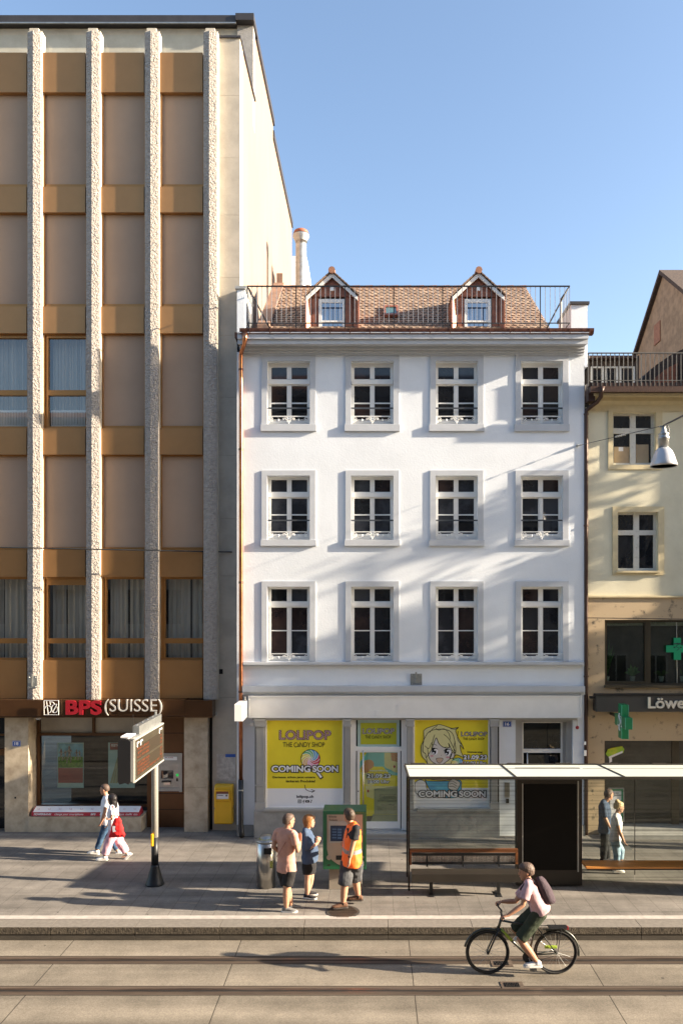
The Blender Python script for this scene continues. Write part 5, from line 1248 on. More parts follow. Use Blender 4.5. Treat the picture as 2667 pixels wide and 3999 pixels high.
g = MB(); g.prism([(X(a, Dz), Z(b, Dz)) for a, b in ((2530, 1515), (2555, 1475), (2600, 1440), (2640, 1420), (2640, 1515))], 'y', Dz - .06, Dz); g.build('curved_front', M['coppersheet'], cu)
# far house with rough brown gable
fx = 9.1; fh = thing('gable_house', 'old house with rough brown gable wall and steep tiled roof behind the pharmacy', 'building', (fx, 24, -.2))
g = MB(); sl = .74
ridge_z = 15.8 + .0
prof = [(24 - 5, ridge_z - 5*.72), (24, ridge_z), (24 + 4.5, ridge_z - 4.5*sl), (24 + 4.5, -.2), (24 - 5, -.2)]
prof = [(19.6, ridge_z - 4.4*.74), (24, ridge_z), (29, ridge_z - 5*.74), (29, -.2), (19.6, -.2)]
g.prism(prof, 'x', fx, fx + 8); g.build('gable_wall', M['brownroughcast'], fh)
g = MB(); g.prism([(19.2, ridge_z - 4.8*.74 + .03), (24, ridge_z + .03), (29.3, ridge_z - 5.3*.74 + .03), (29.3, ridge_z - 5.3*.74 + .15), (24, ridge_z + .17), (19.2, ridge_z - 4.8*.74 + .17)], 'x', fx - .12, fx + 8.2); g.build('roof', M['darkroof'], fh)
g = MB(); D = 24.3; g.box(fx - .03, fx, 24.2, 24.7, Z(1335, D), Z(1255, D)); g.build('bricked_opening', M['ridge'], fh)
# ================================================================ STREET FURNITURE
# display board on pole
D = 15.4; xp = X(606, D); z0 = gz(D)
t = thing('information_display', 'tall grey pole carrying an orange departure display board over the pavement', 'display board', (xp, D, z0))
g = MB(); g.lathe((xp, D, 0), [(.185, z0), (.185, z0 + .03), (.17, z0 + .05), (.085, z0 + .36), (.08, z0 + .40)], 28); g.build('foot', M['iron'], t, smooth=True)
g = MB(); g.lathe((xp, D, 0), [(.066, z0 + .3), (.066, 3.20), (.06, 3.22), (.0, 3.225)], 28); g.build('pole', mat('pole_paint', (.30, .29, .26), .5, metal=.2, var=.1, vs=6, stretch=(3, 3, .4)), t, smooth=True)
g = MB(); g.lathe((xp, D, 0), [(.070, z0 + .3), (.070, z0 + .95)], 24); g.build('dark_sleeve', M['iron'], t, smooth=True)
g = MB(); g.box(xp - .06, xp - .01, D - .10, D - .03, Z(3300, D), Z(3252, D)); g.build('button_box', M['postyellow'], t, bevel=.012)
# board: from the pole towards the street
Dn_, Df_ = 13.35, 15.28
xs = X(522, Dn_); zb_, zt_ = 2.44, 3.20
th = .27
g = MB(); x1 = xs; x0 = xs - th
body = [(Dn_, zb_ + .05), (Dn_, zt_ - .05), (Dn_ + .08, zt_), (Df_, zt_ - .0), (Df_, zb_), (Dn_ + .08, zb_)]
g.prism([(a, b) for a, b in [(Dn_ + .1, zb_), (Dn_ + .1, zt_), (Df_, zt_), (Df_, zb_)]], 'x', x0 + .03, x1 - .012)
hb = g.build('housing', M['galvgrey'], t)
g = MB(); g.prism([(x0, zb_ + .03), (x0, zt_ - .03), (x0 + .035, zt_), (x1 - .085, zt_), (x1 - .05, zt_ - .03), (x1 - .05, zb_ + .03), (x1 - .085, zb_ - .015), (x0 + .13, zb_ + .01), (x0 + .035, zb_ - .015)], 'y', Dn_ - .01, Dn_ + .1); g.build('end_cap', M['black'], hb)
g = MB(); g.prism([(x1 - .05, zb_ + .03), (x1 - .05, zt_ - .03), (x1, zt_ - .005), (x1, zb_ + .0)], 'y', Dn_ + .02, Dn_ + .1); g.build('edge_panel', M['galvgrey'], hb)
g = MB(); g.prism([(x1 - .012, zb_ + .03), (x1 + .004, zb_ + .03), (x1 + .004, zt_ - .03), (x1 - .012, zt_ - .03)], 'y', Dn_ + .06, Df_); fp = g.build('display_glass', M['bronzedark'], hb)
g = MB(); g.box(x1 - .01, x1 + .010, Dn_ + .06, Df_, zt_ - .03, zt_ - .005); g.box(x1 - .01, x1 + .010, Dn_ + .06, Df_, zb_, zb_ + .03); g.box(x1 - .01, x1 + .012, Dn_ + .045, Dn_ + .065, zb_, zt_ - .005); g.build('edge_trim', M['galvgrey'], hb)
g = MB(); ya, yb = Dn_ + .18, Df_ - .10; zm0 = zb_ + .08; hh = .24
g.box(x1 + .004, x1 + .006, ya, yb, zb_ + .08, zb_ + .33); g.box(x1 + .004, x1 + .006, ya, yb, zb_ + .37, zb_ + .60); lp = g.build('led_field', M['led_back'], fp)
g = MB(); random.seed(3)
def ledtext(yq0, yq1, zq, h=.042):
    y = yq0
    while y < yq1:
        wd_ = random.choice((.018, .024, .03))
        if random.random() > .12:
            g.box(x1 + .006, x1 + .0075, y, y + .006, zq, zq + h); g.box(x1 + .006, x1 + .0075, y + .006, y + wd_ - .006, zq + random.choice((0, h*.45, h*.8)), zq + random.choice((.2, .6, 1))*h + .005)
        y += wd_ + .006
for r_ in range(3): ledtext(ya + .04, ya + .75, zb_ + .39 + .07*r_); ledtext(yb - .16, yb - .02, zb_ + .39 + .07*r_); 
for r_ in range(3): ledtext(ya + .04, ya + (.75), zb_ + .155 + .062*r_); ledtext(yb - .16, yb - .02, zb_ + .155 + .062*r_)
ledtext(ya + .04, yb - .02, zb_ + .095)
g.build('led_text', M['orange_led'], lp)
g = MB(); 
for (y, w__) in ((ya + .02, .12), (ya + .22, .13), (yb - .22, .2)): g.box(x1 + .004, x1 + .007, y, y + .03, zt_ - .17, zt_ - .08); g.box(x1 + .004, x1 + .007, y + .03, y + w__, zt_ - .105, zt_ - .08)
g.build('white_headings', M['white'], fp)
g = MB(); g.box((x0+x1)/2 - .05, (x0+x1)/2 + .07, Dn_ + .55, Df_ + .1, zt_ + .002, zt_ + .15)
g.box((x0+x1)/2 - .05, xp + .04, Df_ + .02, Df_ + .12, zt_ - .05, zt_ + .20); ar = g.build('support_arm', M['galv'], t)
g = MB(); g.box(x0 + .04, x1 - .07, Dn_ + .02, Dn_ + .35, zt_ + .03, zt_ + .055); g.box(x0 + .08, x1 - .12, Dn_ + .1, Dn_ + .14, zt_, zt_ + .03); g.build('sensor_plate', M['white'], t)
g = MB(); g.tube([((x0+x1)/2, Dn_ + .42, zt_), ((x0+x1)/2, Dn_ + .42, zt_ + .38)], .004, 5); g.build('antenna', M['iron'], t)
g = MB()
for k in range(4): g.ell(((x0+x1)/2, Dn_ + .65 + .33*k, zt_ + .155), Vector((.02, 0, 0)), Vector((0, .02, 0)), Vector((0, 0, .012)), 8, 4)
g.build('bolt', M['galv'], ar)
# litter bin
D = footD(3462); xp = X(1040, D); z0 = gz(D); r = .19
t = thing('litter_bin', 'round brushed steel litter bin behind the man in pink', 'litter bin', (xp, D, z0))
g = MB(); g.lathe((xp, D, 0), [(r - .02, z0), (r - .015, z0 + .05), (r, z0 + .05), (r, z0 + .90), (r - .01, z0 + .905)], 36); g.build('body', M['steel'], t, smooth=True)
for p in bpy.data.objects[t.children[0].name].data.polygons: pass
g = MB(); g.lathe((xp, D, 0), [(r + .012, z0 + .90), (r + .012, z0 + .935), (r - .01, z0 + .95), (.12, z0 + .965), (.11, z0 + 1.01), (.02, z0 + 1.02)], 36); g.build('lid', M['galv'], t, smooth=True)
g = MB(); g.box(xp - .02, xp + .13, D - r - .012, D - r + .08, z0 + .70, z0 + .82); g.build('opening', M['dark'], t, bevel=.004)
M['stickery'] = mat('yellow_sticker', (.5, .5, .08), .5, c2=(.12, .12, .10), vs=40); g = MB()
g.lathe((xp, D, 0), [(r - .03, z0 + .953), (.125, z0 + .966)], 24); g.build('sticker_ring', M['stickery'], t)
g = MB(); g.box(xp + .09, xp + .15, D - r - .004 + .03, D - r + .08, z0 + .42, z0 + .56); g.build('sticker', M['stickery'], t)
# ticket machine
D = 15.0; z0 = gz(D)
t = thing('ticket_machine', 'green framed ticket machine marked Billette Tickets with the worker standing in front', 'ticket machine', (X(1345, D), D, z0))
g = MB(); g.box(X(1284, D), X(1413, D), D + .10, D + .45, z0, Z(3396, D)); g.build('pedestal', M['pedestal'], t, bevel=.004)
g = MB(); g.box(X(1261, D), X(1430, D), D, D + .5, Z(3396, D), Z(3168, D)); bd = g.build('body', M['green'], t, bevel=.012)
# panel with curved lower edge
pts = [(1277, 3181), (1416, 3181), (1416, 3318), (1412, 3340), (1398, 3362), (1380, 3376), (1345, 3384), (1318, 3374), (1296, 3358), (1282, 3338), (1277, 3315)]
g = MB(); P_ = [(X(a, D), Z(b, D)) for a, b in pts]; g.prism(P_, 'y', D - .008, D + .01); pn = g.build('front_panel', M['machinesteel'], t)
g = MB(); g.frame(1285, 3208, 1400, 3292, 5, D - .02, .02, 16, 6); g.build('screen_frame', M['galvgrey'], pn)
g = MB(); g.pb(1290, 3224, 1395, 3286, D - .012, .006); sr = g.build('screen', M['screen'], pn)
g = MB()
for k in range(4):
    g.pb(1297, 3236 + 11*k, 1314, 3241 + 11*k, D - .0135, .001); g.pb(1318, 3236 + 11*k, 1334, 3243 + 11*k, D - .0135, .001); g.pb(1345, 3236 + 11*k, 1372, 3242 + 11*k, D - .0135, .001)
g.build('screen_text', M['screenbl'], sr)
g = MB(); disc(g, 1285, 3349, 9.5, 10, D - .012, 24); c_ = g.build('round_badge', M['machinesteel'], t)
g = MB(); g.frame(1279, 3343, 1291, 3350, 1.4, D - .0145, .001, 1.4); g.build('badge_symbol', M['greydark'], c_)
g = MB(); g.pb(1312, 3341, 1350, 3358, D - .012, .01); g.build('card_slot', M['iron'], pn)
lettering('Billette', 1284, 3185, 1315, 3193, D - .011, M['iron'], t, offset=.01); lettering('Tickets', 1284, 3198, 1317, 3206, D - .011, M['iron'], t, offset=.01)
g = MB(); g.pb(1279, 3376, 1290, 3381, D - .006, .004); g.build('number_tag', M['black'], t); g = MB(); g.pb(1409, 3374, 1421, 3381, D - .006, .004); disc(g, 1416, 3348, 5, 5, D - .006, 16); g.build('sticker', M['galvgrey'], t)

# shelter
sh = thing('bus_shelter', 'long glass tram shelter with frosted roof panels and dark poster panel', 'shelter', (3.0, 15.3, gz(15.3)))
yf, yb = 14.3, 15.9; zf, zbk = 5.6 - 686 * 14.3 / 3000, 5.6 - 640 * 15.9 / 3000
xl_f = X(1596, yf); xl_b = X(1578, yb); xl = .69
joints = [.69, 2.68, 4.70, 6.72]
for i in range(3):
    a, b = joints[i] + .02, joints[i+1] - .02
    g = MB(); g.add([(a, yf, zf), (b, yf, zf), (b, yb, zbk), (a, yb, zbk), (a, yf, zf + .012), (b, yf, zf + .012), (b, yb, zbk + .012), (a, yb, zbk + .012)], [(0, 3, 2, 1), (4, 5, 6, 7), (0, 1, 5, 4), (1, 2, 6, 5), (2, 3, 7, 6), (3, 0, 4, 7)])
    g.build('roof_panel', M['frost'], sh)
g = MB(); g.box(xl, joints[-1], yf - .04, yf - .001, zf - .03, zf + .018); g.box(xl, joints[-1], yb + .001, yb + .06, zbk - .03, zbk + .03)
for x in joints:
    g.prism([(yf, zf - .012), (yb, zbk - .012), (yb, zbk + .022), (yf, zf + .022)], 'x', x - .019, x + .019)
for k in range(6): g.box(xl + .12 + k*1.0, xl + .12 + k*1.0 + .3, yb + .0, yb + .06, zbk + .03, zbk + .045)
g.build('roof_frame', M['darkframe'], sh)
D = 15.38; gzD = gz(D)
for (a, b) in ((1594, 2014), (2274, 2476), (2478, 2752)):
    g = MB(); g.add([(X(a, D), D, Z(3440 if a > 2000 else 3312, D)), (X(b, D), D, Z(3440 if a > 2000 else 3312, D)), (X(b, D), D, zf - .07), (X(a, D), D, zf - .07)], [(0, 1, 2, 3)]); g.build('rear_glass', M['glasslines'], sh)

g = MB(); xs_ = .735
g.add([(xs_, 15.05, .28), (xs_, 15.85, .28), (xs_, 15.85, zbk - .04), (xs_, 15.05, zf - .10)], [(0, 1, 2, 3)]); g.build('side_glass', M['glasslines'], sh)
for bx in ((xs_ - .018, xs_ + .018, 15.03, 15.06, gz(15.05), zf - .06), (xs_ - .015, xs_ + .015, 15.85, 15.88, gz(15.9), zbk - .03), (X(2014, D), X(2019, D), D - .02, D + .06, gzD, zf - .08), (X(2476, D), X(2478, D), D - .01, D + .01, gzD + .2, zf - .1)):
    g = MB(); g.box(*bx); g.build('post', M['darkframe'], sh)
for bx in ((xs_, X(2014, D), D - .02, D + .03, zf - .10, zf - .07), (X(2274, D), 6.68, D - .02, D + .03, zf - .10, zf - .07)):
    g = MB(); g.box(*bx); g.build('glass_rail', M['darkframe'], sh)
g = MB(); g.box(6.78, 6.95, 14.62, 15.3, gz(15) + .02, zf - .05); g.build('added_shade_panel', M['darkframe'], sh)  # added out of view to cast the dark band on the pavement
Dpn = 15.25
g = MB(); g.box(X(2018, Dpn), X(2272, Dpn), Dpn, Dpn + .22, gz(Dpn) + .03, zf - .07); ap = g.build('poster_panel', M['darkframe'], sh)
g = MB(); g.pb(2042, 3062, 2250, 3398, Dpn - .006, .004); g.build('dark_screen', mat('black_gloss', (.004, .0035, .0035), .35, spec=.12), ap)
g = MB(); g.pb(2254, 3050, 2259, 3405, Dpn - .01, .008); g.pb(2038, 3060, 2042, 3400, Dpn - .01, .008); g.build('panel_trim', M['galvgrey'], ap)
# left bench (leaning bench with backrest)
D = 14.98; zg = gz(D)
bt = thing('leaning_bench', 'bench with wooden back rail and glint-striped mesh panels under the left shelter glass', 'bench', (X(1810, D), D, zg))
g = MB(); g.pb(1600, 3317, 2022, 3330, D, .07); g.pb(1600, 3331, 1607, 3378, D + .01, .05); g.pb(2012, 3331, 2022, 3375, D + .01, .05); M['shadewood'] = mat('shaded_bench_wood', (.17, .06, .018), .45, c2=(.10, .035, .012), vs=4, stretch=(.4, 6, 6)); g.build('wooden_rail', M['shadewood'], bt)  # bench wood darkened, the shelter's shade is put into its colour
g = MB(); g.pb(1608, 3333, 2011, 3342, D + .02, .03); g.pb(1608, 3367, 2011, 3376, D + .02, .03)
for a in (1664, 1804, 1944): g.pb(a, 3342, a + 6, 3385, D + .015, .04)
g.build('steel_frame', M['iron'], bt)
M['mesh'] = mat('ribbed_panel_glints', (.55, .52, .50), .25, metal=.9, c2=(.22, .2, .19), vs=12, stretch=(9, 1, .2), bump=.9, bs=60)  # light and dark stripes paint in the broken sun reflections
g = MB()
for (a, b) in ((1608, 1664), (1670, 1804), (1810, 1944), (1950, 2011)): g.pb(a, 3342, b, 3367, D + .03, .006)
g.build('mesh_panel', M['mesh'], bt)
g = MB(); g.box(X(1604, D), X(2022, D), D - .34, D - .01, .36, .40); g.box(X(1604, D), X(2022, D), D - .36, D - .34, .26, .41); st_ = g.build('seat', M['darkframe'], bt)
for x in (X(1680, D), X(1940, D)): g = MB(); g.box(x - .03, x + .03, D - .2, D - .12, zg, .36); g.box(x - .05, x + .05, D - .3, D + .02, zg, zg + .02); g.build('leg', M['iron'], bt)
# right bench
bt = thing('bench', 'bench with long orange-brown wooden seat under the right shelter glass', 'bench', (6.0, 15.1, gz(15.1)))
g = MB(); g.box(4.17, 6.55, 14.93, 15.32, .405, .445); g.build('seat', M['benchwood'], bt, bevel=.004)
g = MB(); g.box(4.2, 6.5, 14.97, 15.28, .37, .402)
for x in (4.6, 6.2): g.box(x - .02, x + .02, 15.25, 15.38, .33, .40)
g.build('frame', M['iron'], bt)

# hanging street lamp
D = 14.2
c = at(2590, 1800, D)
t = thing('hanging_lamp', 'bell-shaped grey street lamp hanging from a wire on the right', 'street lamp', tuple(c))
S_ = D / F
def zz(y): return Z(y, D)
prof = [(50*S_, zz(1822)), (51*S_, zz(1815)), (46*S_, zz(1800)), (40*S_, zz(1780)), (32*S_, zz(1762)), (22*S_, zz(1750))]
g = MB(); g.lathe((c.x, D, 0), [(47*S_, zz(1819))] + prof, 32); g.build('shade', M['galvgrey'], t, smooth=True)
bpy.data.objects[t.children[0].name].data.materials[0] = mat('lamp_shade_grey', (.50, .51, .53), .35, metal=.3, var=.04)
g = MB(); g.lathe((c.x, D, 0), [(.02, zz(1820)), (47*S_, zz(1820))], 32); M['lampglass'] = mat('lamp_glass', (.45, .46, .44), .2, var=.2, vs=20); g.build('lens', M['lampglass'], t)
g = MB(); g.lathe((c.x, D, 0), [(20*S_, zz(1750)), (20*S_, zz(1716)), (22*S_, zz(1714)), (22*S_, zz(1708)), (19*S_, zz(1706)), (19*S_, zz(1698)), (21*S_, zz(1696)), (12*S_, zz(1688)), (8*S_, zz(1672)), (7*S_, zz(1665))], 24); g.build('housing', M['galv'], t, smooth=True)
g = MB(); g.box(c.x - .08, c.x + .05, D - .02, D + .02, zz(1669), zz(1663)); g.build('clamp', M['galv'], t)
g = MB(); g.tube([(c.x + .05 + .045*math.sin(a*.5), D - .01, zz(1672) + .11*math.cos(a*.5) - .06) for a in range(14)], .009, 5); g.build('cable_loop', M['iron'], t)
A_ = at(2252, 1741, 18.93); Bp = at(2590, 1662, D); Cp = at(2760, 1575, 11.5)
t = thing('span_wire', 'thin steel wire from the white wall to the hanging lamp', 'wire', tuple(A_))
g = MB(); g.tube([A_, Bp], .007, 5); g.tube([Bp, Cp], .016, 6); g.build('wire', M['iron'], t)
g = MB(); g.ell(A_ + Vector((0, -.02, 0)), Vector((.035, 0, 0)), Vector((0, .05, 0)), Vector((0, 0, .035)), 10, 6)
for k in range(3): q = A_.lerp(Bp, .03 + .015*k); g.ell(q, Vector((.02, 0, 0)), Vector((0, .02, 0)), Vector((0, 0, .02)), 8, 4)
for k in range(6): q = A_.lerp(Bp, .52 + .02*k); g.ell(q, Vector((.022, 0, 0)), Vector((0, .02, 0)), Vector((0, 0, .02)), 8, 4)
g.build('clamp', M['galv'], t)
def cable(pts, r, label, name='overhead_cable'):
    g = MB(); g.tube(pts, r, 6); o = g.build(name, M['iron'], None); tag(o, label, 'cable')
pq = at(907, 2156, 19.44); q0 = at(-260, 2132, 17.6)
cable([pq + (q0 - pq)*t_ for t_ in (0, .25, .5, .75, 1)], .017, 'dark steel cable crossing the bronze panels and stone fins of the bank')
cable([at(2284, 2413, 18.9), at(2480, 2415, 18.0), at(2800, 2420, 16.8)], .010, 'thin cable running over the beige wall just above the pharmacy strip window')
cable([at(2630, 2514, 13.6), at(2860, 2516, 13.2)], .012, 'short length of cable passing in front of the green window cross')

# ================================================================ WHAT STANDS OUTSIDE THE PICTURE: the row opposite, the neighbours up the street, a tree
def facade(name, label, x0, x1, yfront, h, face, mat_, rows, ncol, roofh=3.0, z0=-.235):
    t = thing(name, label, 'building', ((x0+x1)/2, yfront, z0)); g = MB(); dep = 10 * (-face)
    g.box(x0, x1, yfront, yfront + dep, z0, h); g.box(x0 - .1, x1 + .1, yfront + face*.35, yfront, h - .4, h - .05)
    for zr in rows[:1]: g.box(x0, x1, yfront + face*.12, yfront, zr - .6, zr - .4)
    g.build('wall', mat_, t)
    g = MB(); g.prism([(yfront, h), (yfront + dep/2, h + roofh), (yfront + dep, h)], 'x', x0, x1); g.build('roof', M['opptile'], t)
    g = MB(); k = MB(); wst = (x1 - x0) / ncol
    for r_ in rows:
        for i in range(ncol):
            cx = x0 + wst*(i + .5)
            g.box(cx - .62, cx + .62, yfront + face*.05, yfront, r_ - .08, r_ + 1.95); k.box(cx - .5, cx - .04, yfront + face*.055, yfront, r_ + .04, r_ + 1.83); k.box(cx + .04, cx + .5, yfront + face*.055, yfront, r_ + .04, r_ + 1.83)
    f = g.build('window', M['oppframe'], t); k.build('pane', M['darkpane'], f)
    return t
facade('opposite_house', 'tall grey stucco house across the street', -26, -9.5, -1.2, 15.2, 1, M['opp'], (1.0, 4.4, 7.6, 10.8, 13), 9, 1.5)
facade('opposite_house', 'pale stone house across the street behind the viewer', -9.5, 7.5, -1.2, 16.5, 1, M['opp2'], (1.0, 4.4, 7.6, 10.6, 13.4), 8, 2.2)
facade('opposite_house', 'long plain house across the street, up the road', 7.5, 40, -1.2, 18.5, 1, M['opp'], (1.0, 4.4, 7.6, 10.8), 16, 3.5)
facade('neighbour_house', 'house with a projecting front up the street', 12.0, 26, 18.35, 12.6, -1, M['opp'], (4.4, 7.6), 7, .8)  # unseen; projecting front and height shaped for the shade on the facades
def tree(name, label, x, y, h, cr, cz, n, seed):
    random.seed(seed); t = thing(name, label, 'tree', (x, y, gz(y))); g = MB()
    g.tube([(x, y, gz(y)), (x + .05, y, h*.35), (x - .05, y + .05, h*.7), (x, y, h*.9)], .1, 8, radii=[.16, .12, .08, .04])
    for k in range(9):
        a = k*2.4; b0 = h*(.4 + .05*k); g.tube([(x, y, b0), (x + cr[0]*.7*math.cos(a), y + cr[1]*.7*math.sin(a), b0 + .9)], .03, 5, radii=[.05, .015])
    g.build('trunk', M['bark'], t); g = MB()
    cl = [(x + random.uniform(-1, 1)*cr[0], y + random.uniform(-1, 1)*cr[1], cz + random.uniform(-1, 1)*cr[2]) for _ in range(34)]
    cl = [c for c in cl if ((c[0]-x)/cr[0])**2 + ((c[1]-y)/cr[1])**2 + ((c[2]-cz)/cr[2])**2 < 1.1]
    for _ in range(n):
        c = random.choice(cl); p = Vector((random.gauss(c[0], .34), random.gauss(c[1], .28), random.gauss(c[2], .34)))
        u = Vector([random.uniform(-1, 1) for _ in range(3)]).normalized() * .10; v = u.cross(Vector([random.uniform(-1, 1) for _ in range(3)])).normalized() * .06
        g.add([p - u, p - v, p + u, p + v], [(0, 1, 2, 3)])
    g.build('crown', M['leaf'], t)
tree('street_tree', 'leafy street tree up the road beyond the shelter', 13.6, 17.0, 12.9, (1.7, 1.15, 4.1), 8.6, 7500, 4)
tree('street_tree', 'smaller street tree standing farther up the road', 21.5, 16.2, 11.5, (1.8, 1.2, 3.0), 9.6, 4200, 11)
# ================================================================ PEOPLE
def skin_mat(n, c): return mat(n, c, .55, var=.06, vs=14, spec=.35)
M['skin'] = skin_mat('skin', (.42, .225, .145)); M['skintan'] = skin_mat('skin_tanned', (.36, .185, .115)); M['skinfair'] = skin_mat('skin_fair', (.47, .27, .185)); M['skindark'] = skin_mat('skin_brown', (.36, .19, .12))
def cloth(n, c, c2=None, vs=6): return mat(n, c, .85, var=.12, vs=vs, c2=c2, bump=.3, bs=90, spec=.2)
M['eye'] = mat('eye_dark', (.02, .015, .012), .3); M['lip'] = mat('lips', (.40, .14, .11), .5)
def V(*a): return Vector(a)
def lerp(a, b, t): return a + (b - a) * t
def perp(side, ax):
    s = side - ax * side.dot(ax); return s.normalized()
def torso_rings(hip, neck, side, fwd, prof):
    """prof: (t along the spine, half width, half depth, forward shift)"""
    ax = (neck - hip).normalized(); s = perp(side, ax); f = ax.cross(s).normalized()
    if f.dot(fwd) < 0: f = -f
    return [(lerp(hip, neck, t) + f * sh_, s * a, f * b) for t, a, b, sh_ in prof]
def limb(mb, pts, rad, n=12, sq=1.0):
    """tapered limb through joints with a rounded run between them"""
    P = []; Rr = []
    for i in range(len(pts) - 1):
        for k in range(5):
            t = k / 5; P.append(lerp(pts[i], pts[i+1], t)); Rr.append(rad[i][0] * (1-t) + rad[i+1][0] * t + rad[i][1] * math.sin(math.pi * t))
    P.append(pts[-1]); Rr.append(rad[-1][0]); mb.tube(P, .03, n, radii=Rr)
def hand(mb, wrist, d, palmn, sc_=1.0, curl=.35, thumb=1):
    d = d.normalized(); nrm_ = (palmn - d * palmn.dot(d)).normalized(); s = d.cross(nrm_)
    L = .085 * sc_
    mb.loft([(wrist + d*(L*t), s*(a*sc_), nrm_*(b*sc_)) for t, a, b in ((-.25, .026, .020), (.1, .030, .018), (.55, .040, .015), (1, .041, .012))], 10)
    for i, (o, ln) in enumerate(((-.031, .060), (-.0105, .070), (.0105, .066), (.031, .052))):
        b0 = wrist + d*(L*.95) + s*(o*sc_); c_ = curl * (1 + .12*i)
        p = [b0 - d*.01]; dirc = d
        for k, q in enumerate((.45, .32, .23)):
            an = c_ * (k + .6); dirc = (d * math.cos(an) + nrm_ * math.sin(an)).normalized(); p.append(p[-1] + dirc * (ln * q * 1.15 * sc_))
        mb.tube(p, .008, 7, radii=[.0095*sc_, .009*sc_, .008*sc_, .0065*sc_])
    b0 = wrist + d*(L*.25) + s*(-.028*thumb*sc_); a1 = (d*.75 + s*(-.65*thumb) + nrm_*.3).normalized(); a2 = (d*.95 + s*(-.15*thumb) + nrm_*.4).normalized()
    mb.tube([b0, b0 + a1*.032*sc_, b0 + a1*.032*sc_ + a2*.030*sc_, b0 + a1*.032*sc_ + a2*.055*sc_], .01, 7, radii=[.013*sc_, .0115*sc_, .010*sc_, .008*sc_])
def head(mb, c, f, up, s=1.0):
    """c: head centre, f: face direction, up: crown direction; skull, jaw, nose, ears"""
    f = (f - up * f.dot(up)).normalized(); r = up.cross(f).normalized()
    prof = [(-.118, .020, .020, .052), (-.108, .036, .036, .045), (-.085, .050, .060, .026), (-.055, .060, .078, .010), (-.02, .069, .090, .002), (.02, .075, .097, -.004), (.055, .075, .096, -.008), (.085, .064, .083, -.012), (.105, .044, .058, -.014), (.117, .016, .022, -.014)]
    mb.loft([(c + up*(z*s) + f*(o*s), r*(a*s), f*(b*s)) for z, a, b, o in prof], 18)
    mb.loft([(c + f*(x*s) + up*(z*s), r*(a*s), up*(b*s)) for x, z, a, b in ((.075, .012, .010, .012), (.098, -.004, .011, .012), (.112, -.024, .015, .012), (.096, -.034, .014, .007))], 8)
    mb.ell(c + f*(.083*s) + up*(.030*s), r*(.046*s), f*(.014*s), up*(.009*s), 10, 5)
    mb.ell(c + f*(.082*s) - up*(.064*s), r*(.026*s), f*(.012*s), up*(.011*s), 8, 5)
    for q in (-1, 1): mb.ell(c + r*(q*.075*s) - f*(.008*s) - up*(.005*s), r*(.009*s), f*(.018*s), up*(.031*s), 8, 5)
    return f, r
def person(name, label, base, J, sk, parts_fn, s=1.0, group=None, vox=.0095):
    """J holds world joints; builds one continuous body; parts_fn adds hair, clothes and shoes"""
    t = thing(name, label, 'person', base, group)
    g = MB(); side = (J['shR'] - J['shL']).normalized(); hip = (J['hipL'] + J['hipR'])/2; sh_c = (J['shL'] + J['shR'])/2
    fwd = J['fwd']
    rr = torso_rings(hip, sh_c, side, fwd, [(-.16, .085*s, .075*s, 0), (-.05, .150*s, .105*s, -.005), (.1, .155*s, .105*s, 0), (.35, .128*s, .092*s, .01), (.62, .145*s, .10*s, .01), (.85, .15*s, .092*s, 0), (1.0, .125*s, .065*s, 0), (1.07, .055*s, .045*s, 0)])
    g.loft(rr, 16)
    g.tube([J['shL'], sh_c + V(0, 0, .012), J['shR']], .05, 10, radii=[.045*s, .06*s, .045*s])
    for q in ('L', 'R'):
        g.ell(J['sh'+q] - V(0, 0, .01), V(.048*s, 0, 0), V(0, .048*s, 0), V(0, 0, .048*s), 10, 6)
        limb(g, [J['sh'+q], J['el'+q], J['wr'+q]], [(.046*s, .003), (.037*s, .006), (.024*s, 0)])
        hd = J.get('hd'+q, (J['wr'+q] - J['el'+q])); hand(g, J['wr'+q], hd, J.get('pn'+q, fwd), s * .98, J.get('curl'+q, .4), 1 if q == 'L' else -1)
        limb(g, [J['hip'+q] - V(0, 0, .02), J['kn'+q], J['an'+q]], [(.088*s, .006), (.056*s, .012), (.037*s, 0)])
        fd = J['ft'+q].normalized(); g.loft([(J['an'+q] + V(0, 0, -.045) - fd*.02, V(-fd.y, fd.x, 0)*.032, V(0, 0, .035)), (J['an'+q] + V(0, 0, -.055) + fd*.06, V(-fd.y, fd.x, 0)*.038, V(0, 0, .026)), (J['an'+q] + V(0, 0, -.065) + fd*.13, V(-fd.y, fd.x, 0)*.036, V(0, 0, .014))], 10)
    up = J.get('up', V(0, 0, 1)).normalized(); hc = J['head']
    nb = sh_c + V(0, 0, .02); limb(g, [nb, hc - up*(.07*s) - J['face']*.01], [(.062*s, -.004), (.052*s, 0)])
    hs = J.get('hs', s*1.05); f, r = head(g, hc, J['face'], up, hs)
    b = g.build('body', M[sk], t); remesh(b, vox, smooth_it=1)
    g = MB()
    for q in (-1, 1): g.ell(hc + f*(.086*hs) + r*(q*.031*hs) + up*(.006*hs), r*(.013*hs), f*(.006*hs), up*(.006*hs), 8, 4)
    g.build('eyes', M['eye'], b)
    g = MB()
    for q in (-1, 1): g.ell(hc + f*(.095*hs) + r*(q*.032*hs) + up*(.032*hs), r*(.018*hs), f*(.005*hs), up*(.004*hs), 8, 4)
    g.build('eyebrows', M[J.get('brow', 'eye')], b)
    g = MB(); g.ell(hc + f*(.093*hs) - up*(.063*hs), r*(.022*hs), f*(.005*hs), up*(.006*hs), 8, 4); g.build('mouth', M['lip'], b)
    parts_fn(t, b, J, dict(hip=hip, sh=sh_c, side=side, fwd=fwd, f=f, r=r, up=up, s=s, hc=hc, hs=hs))
    return t
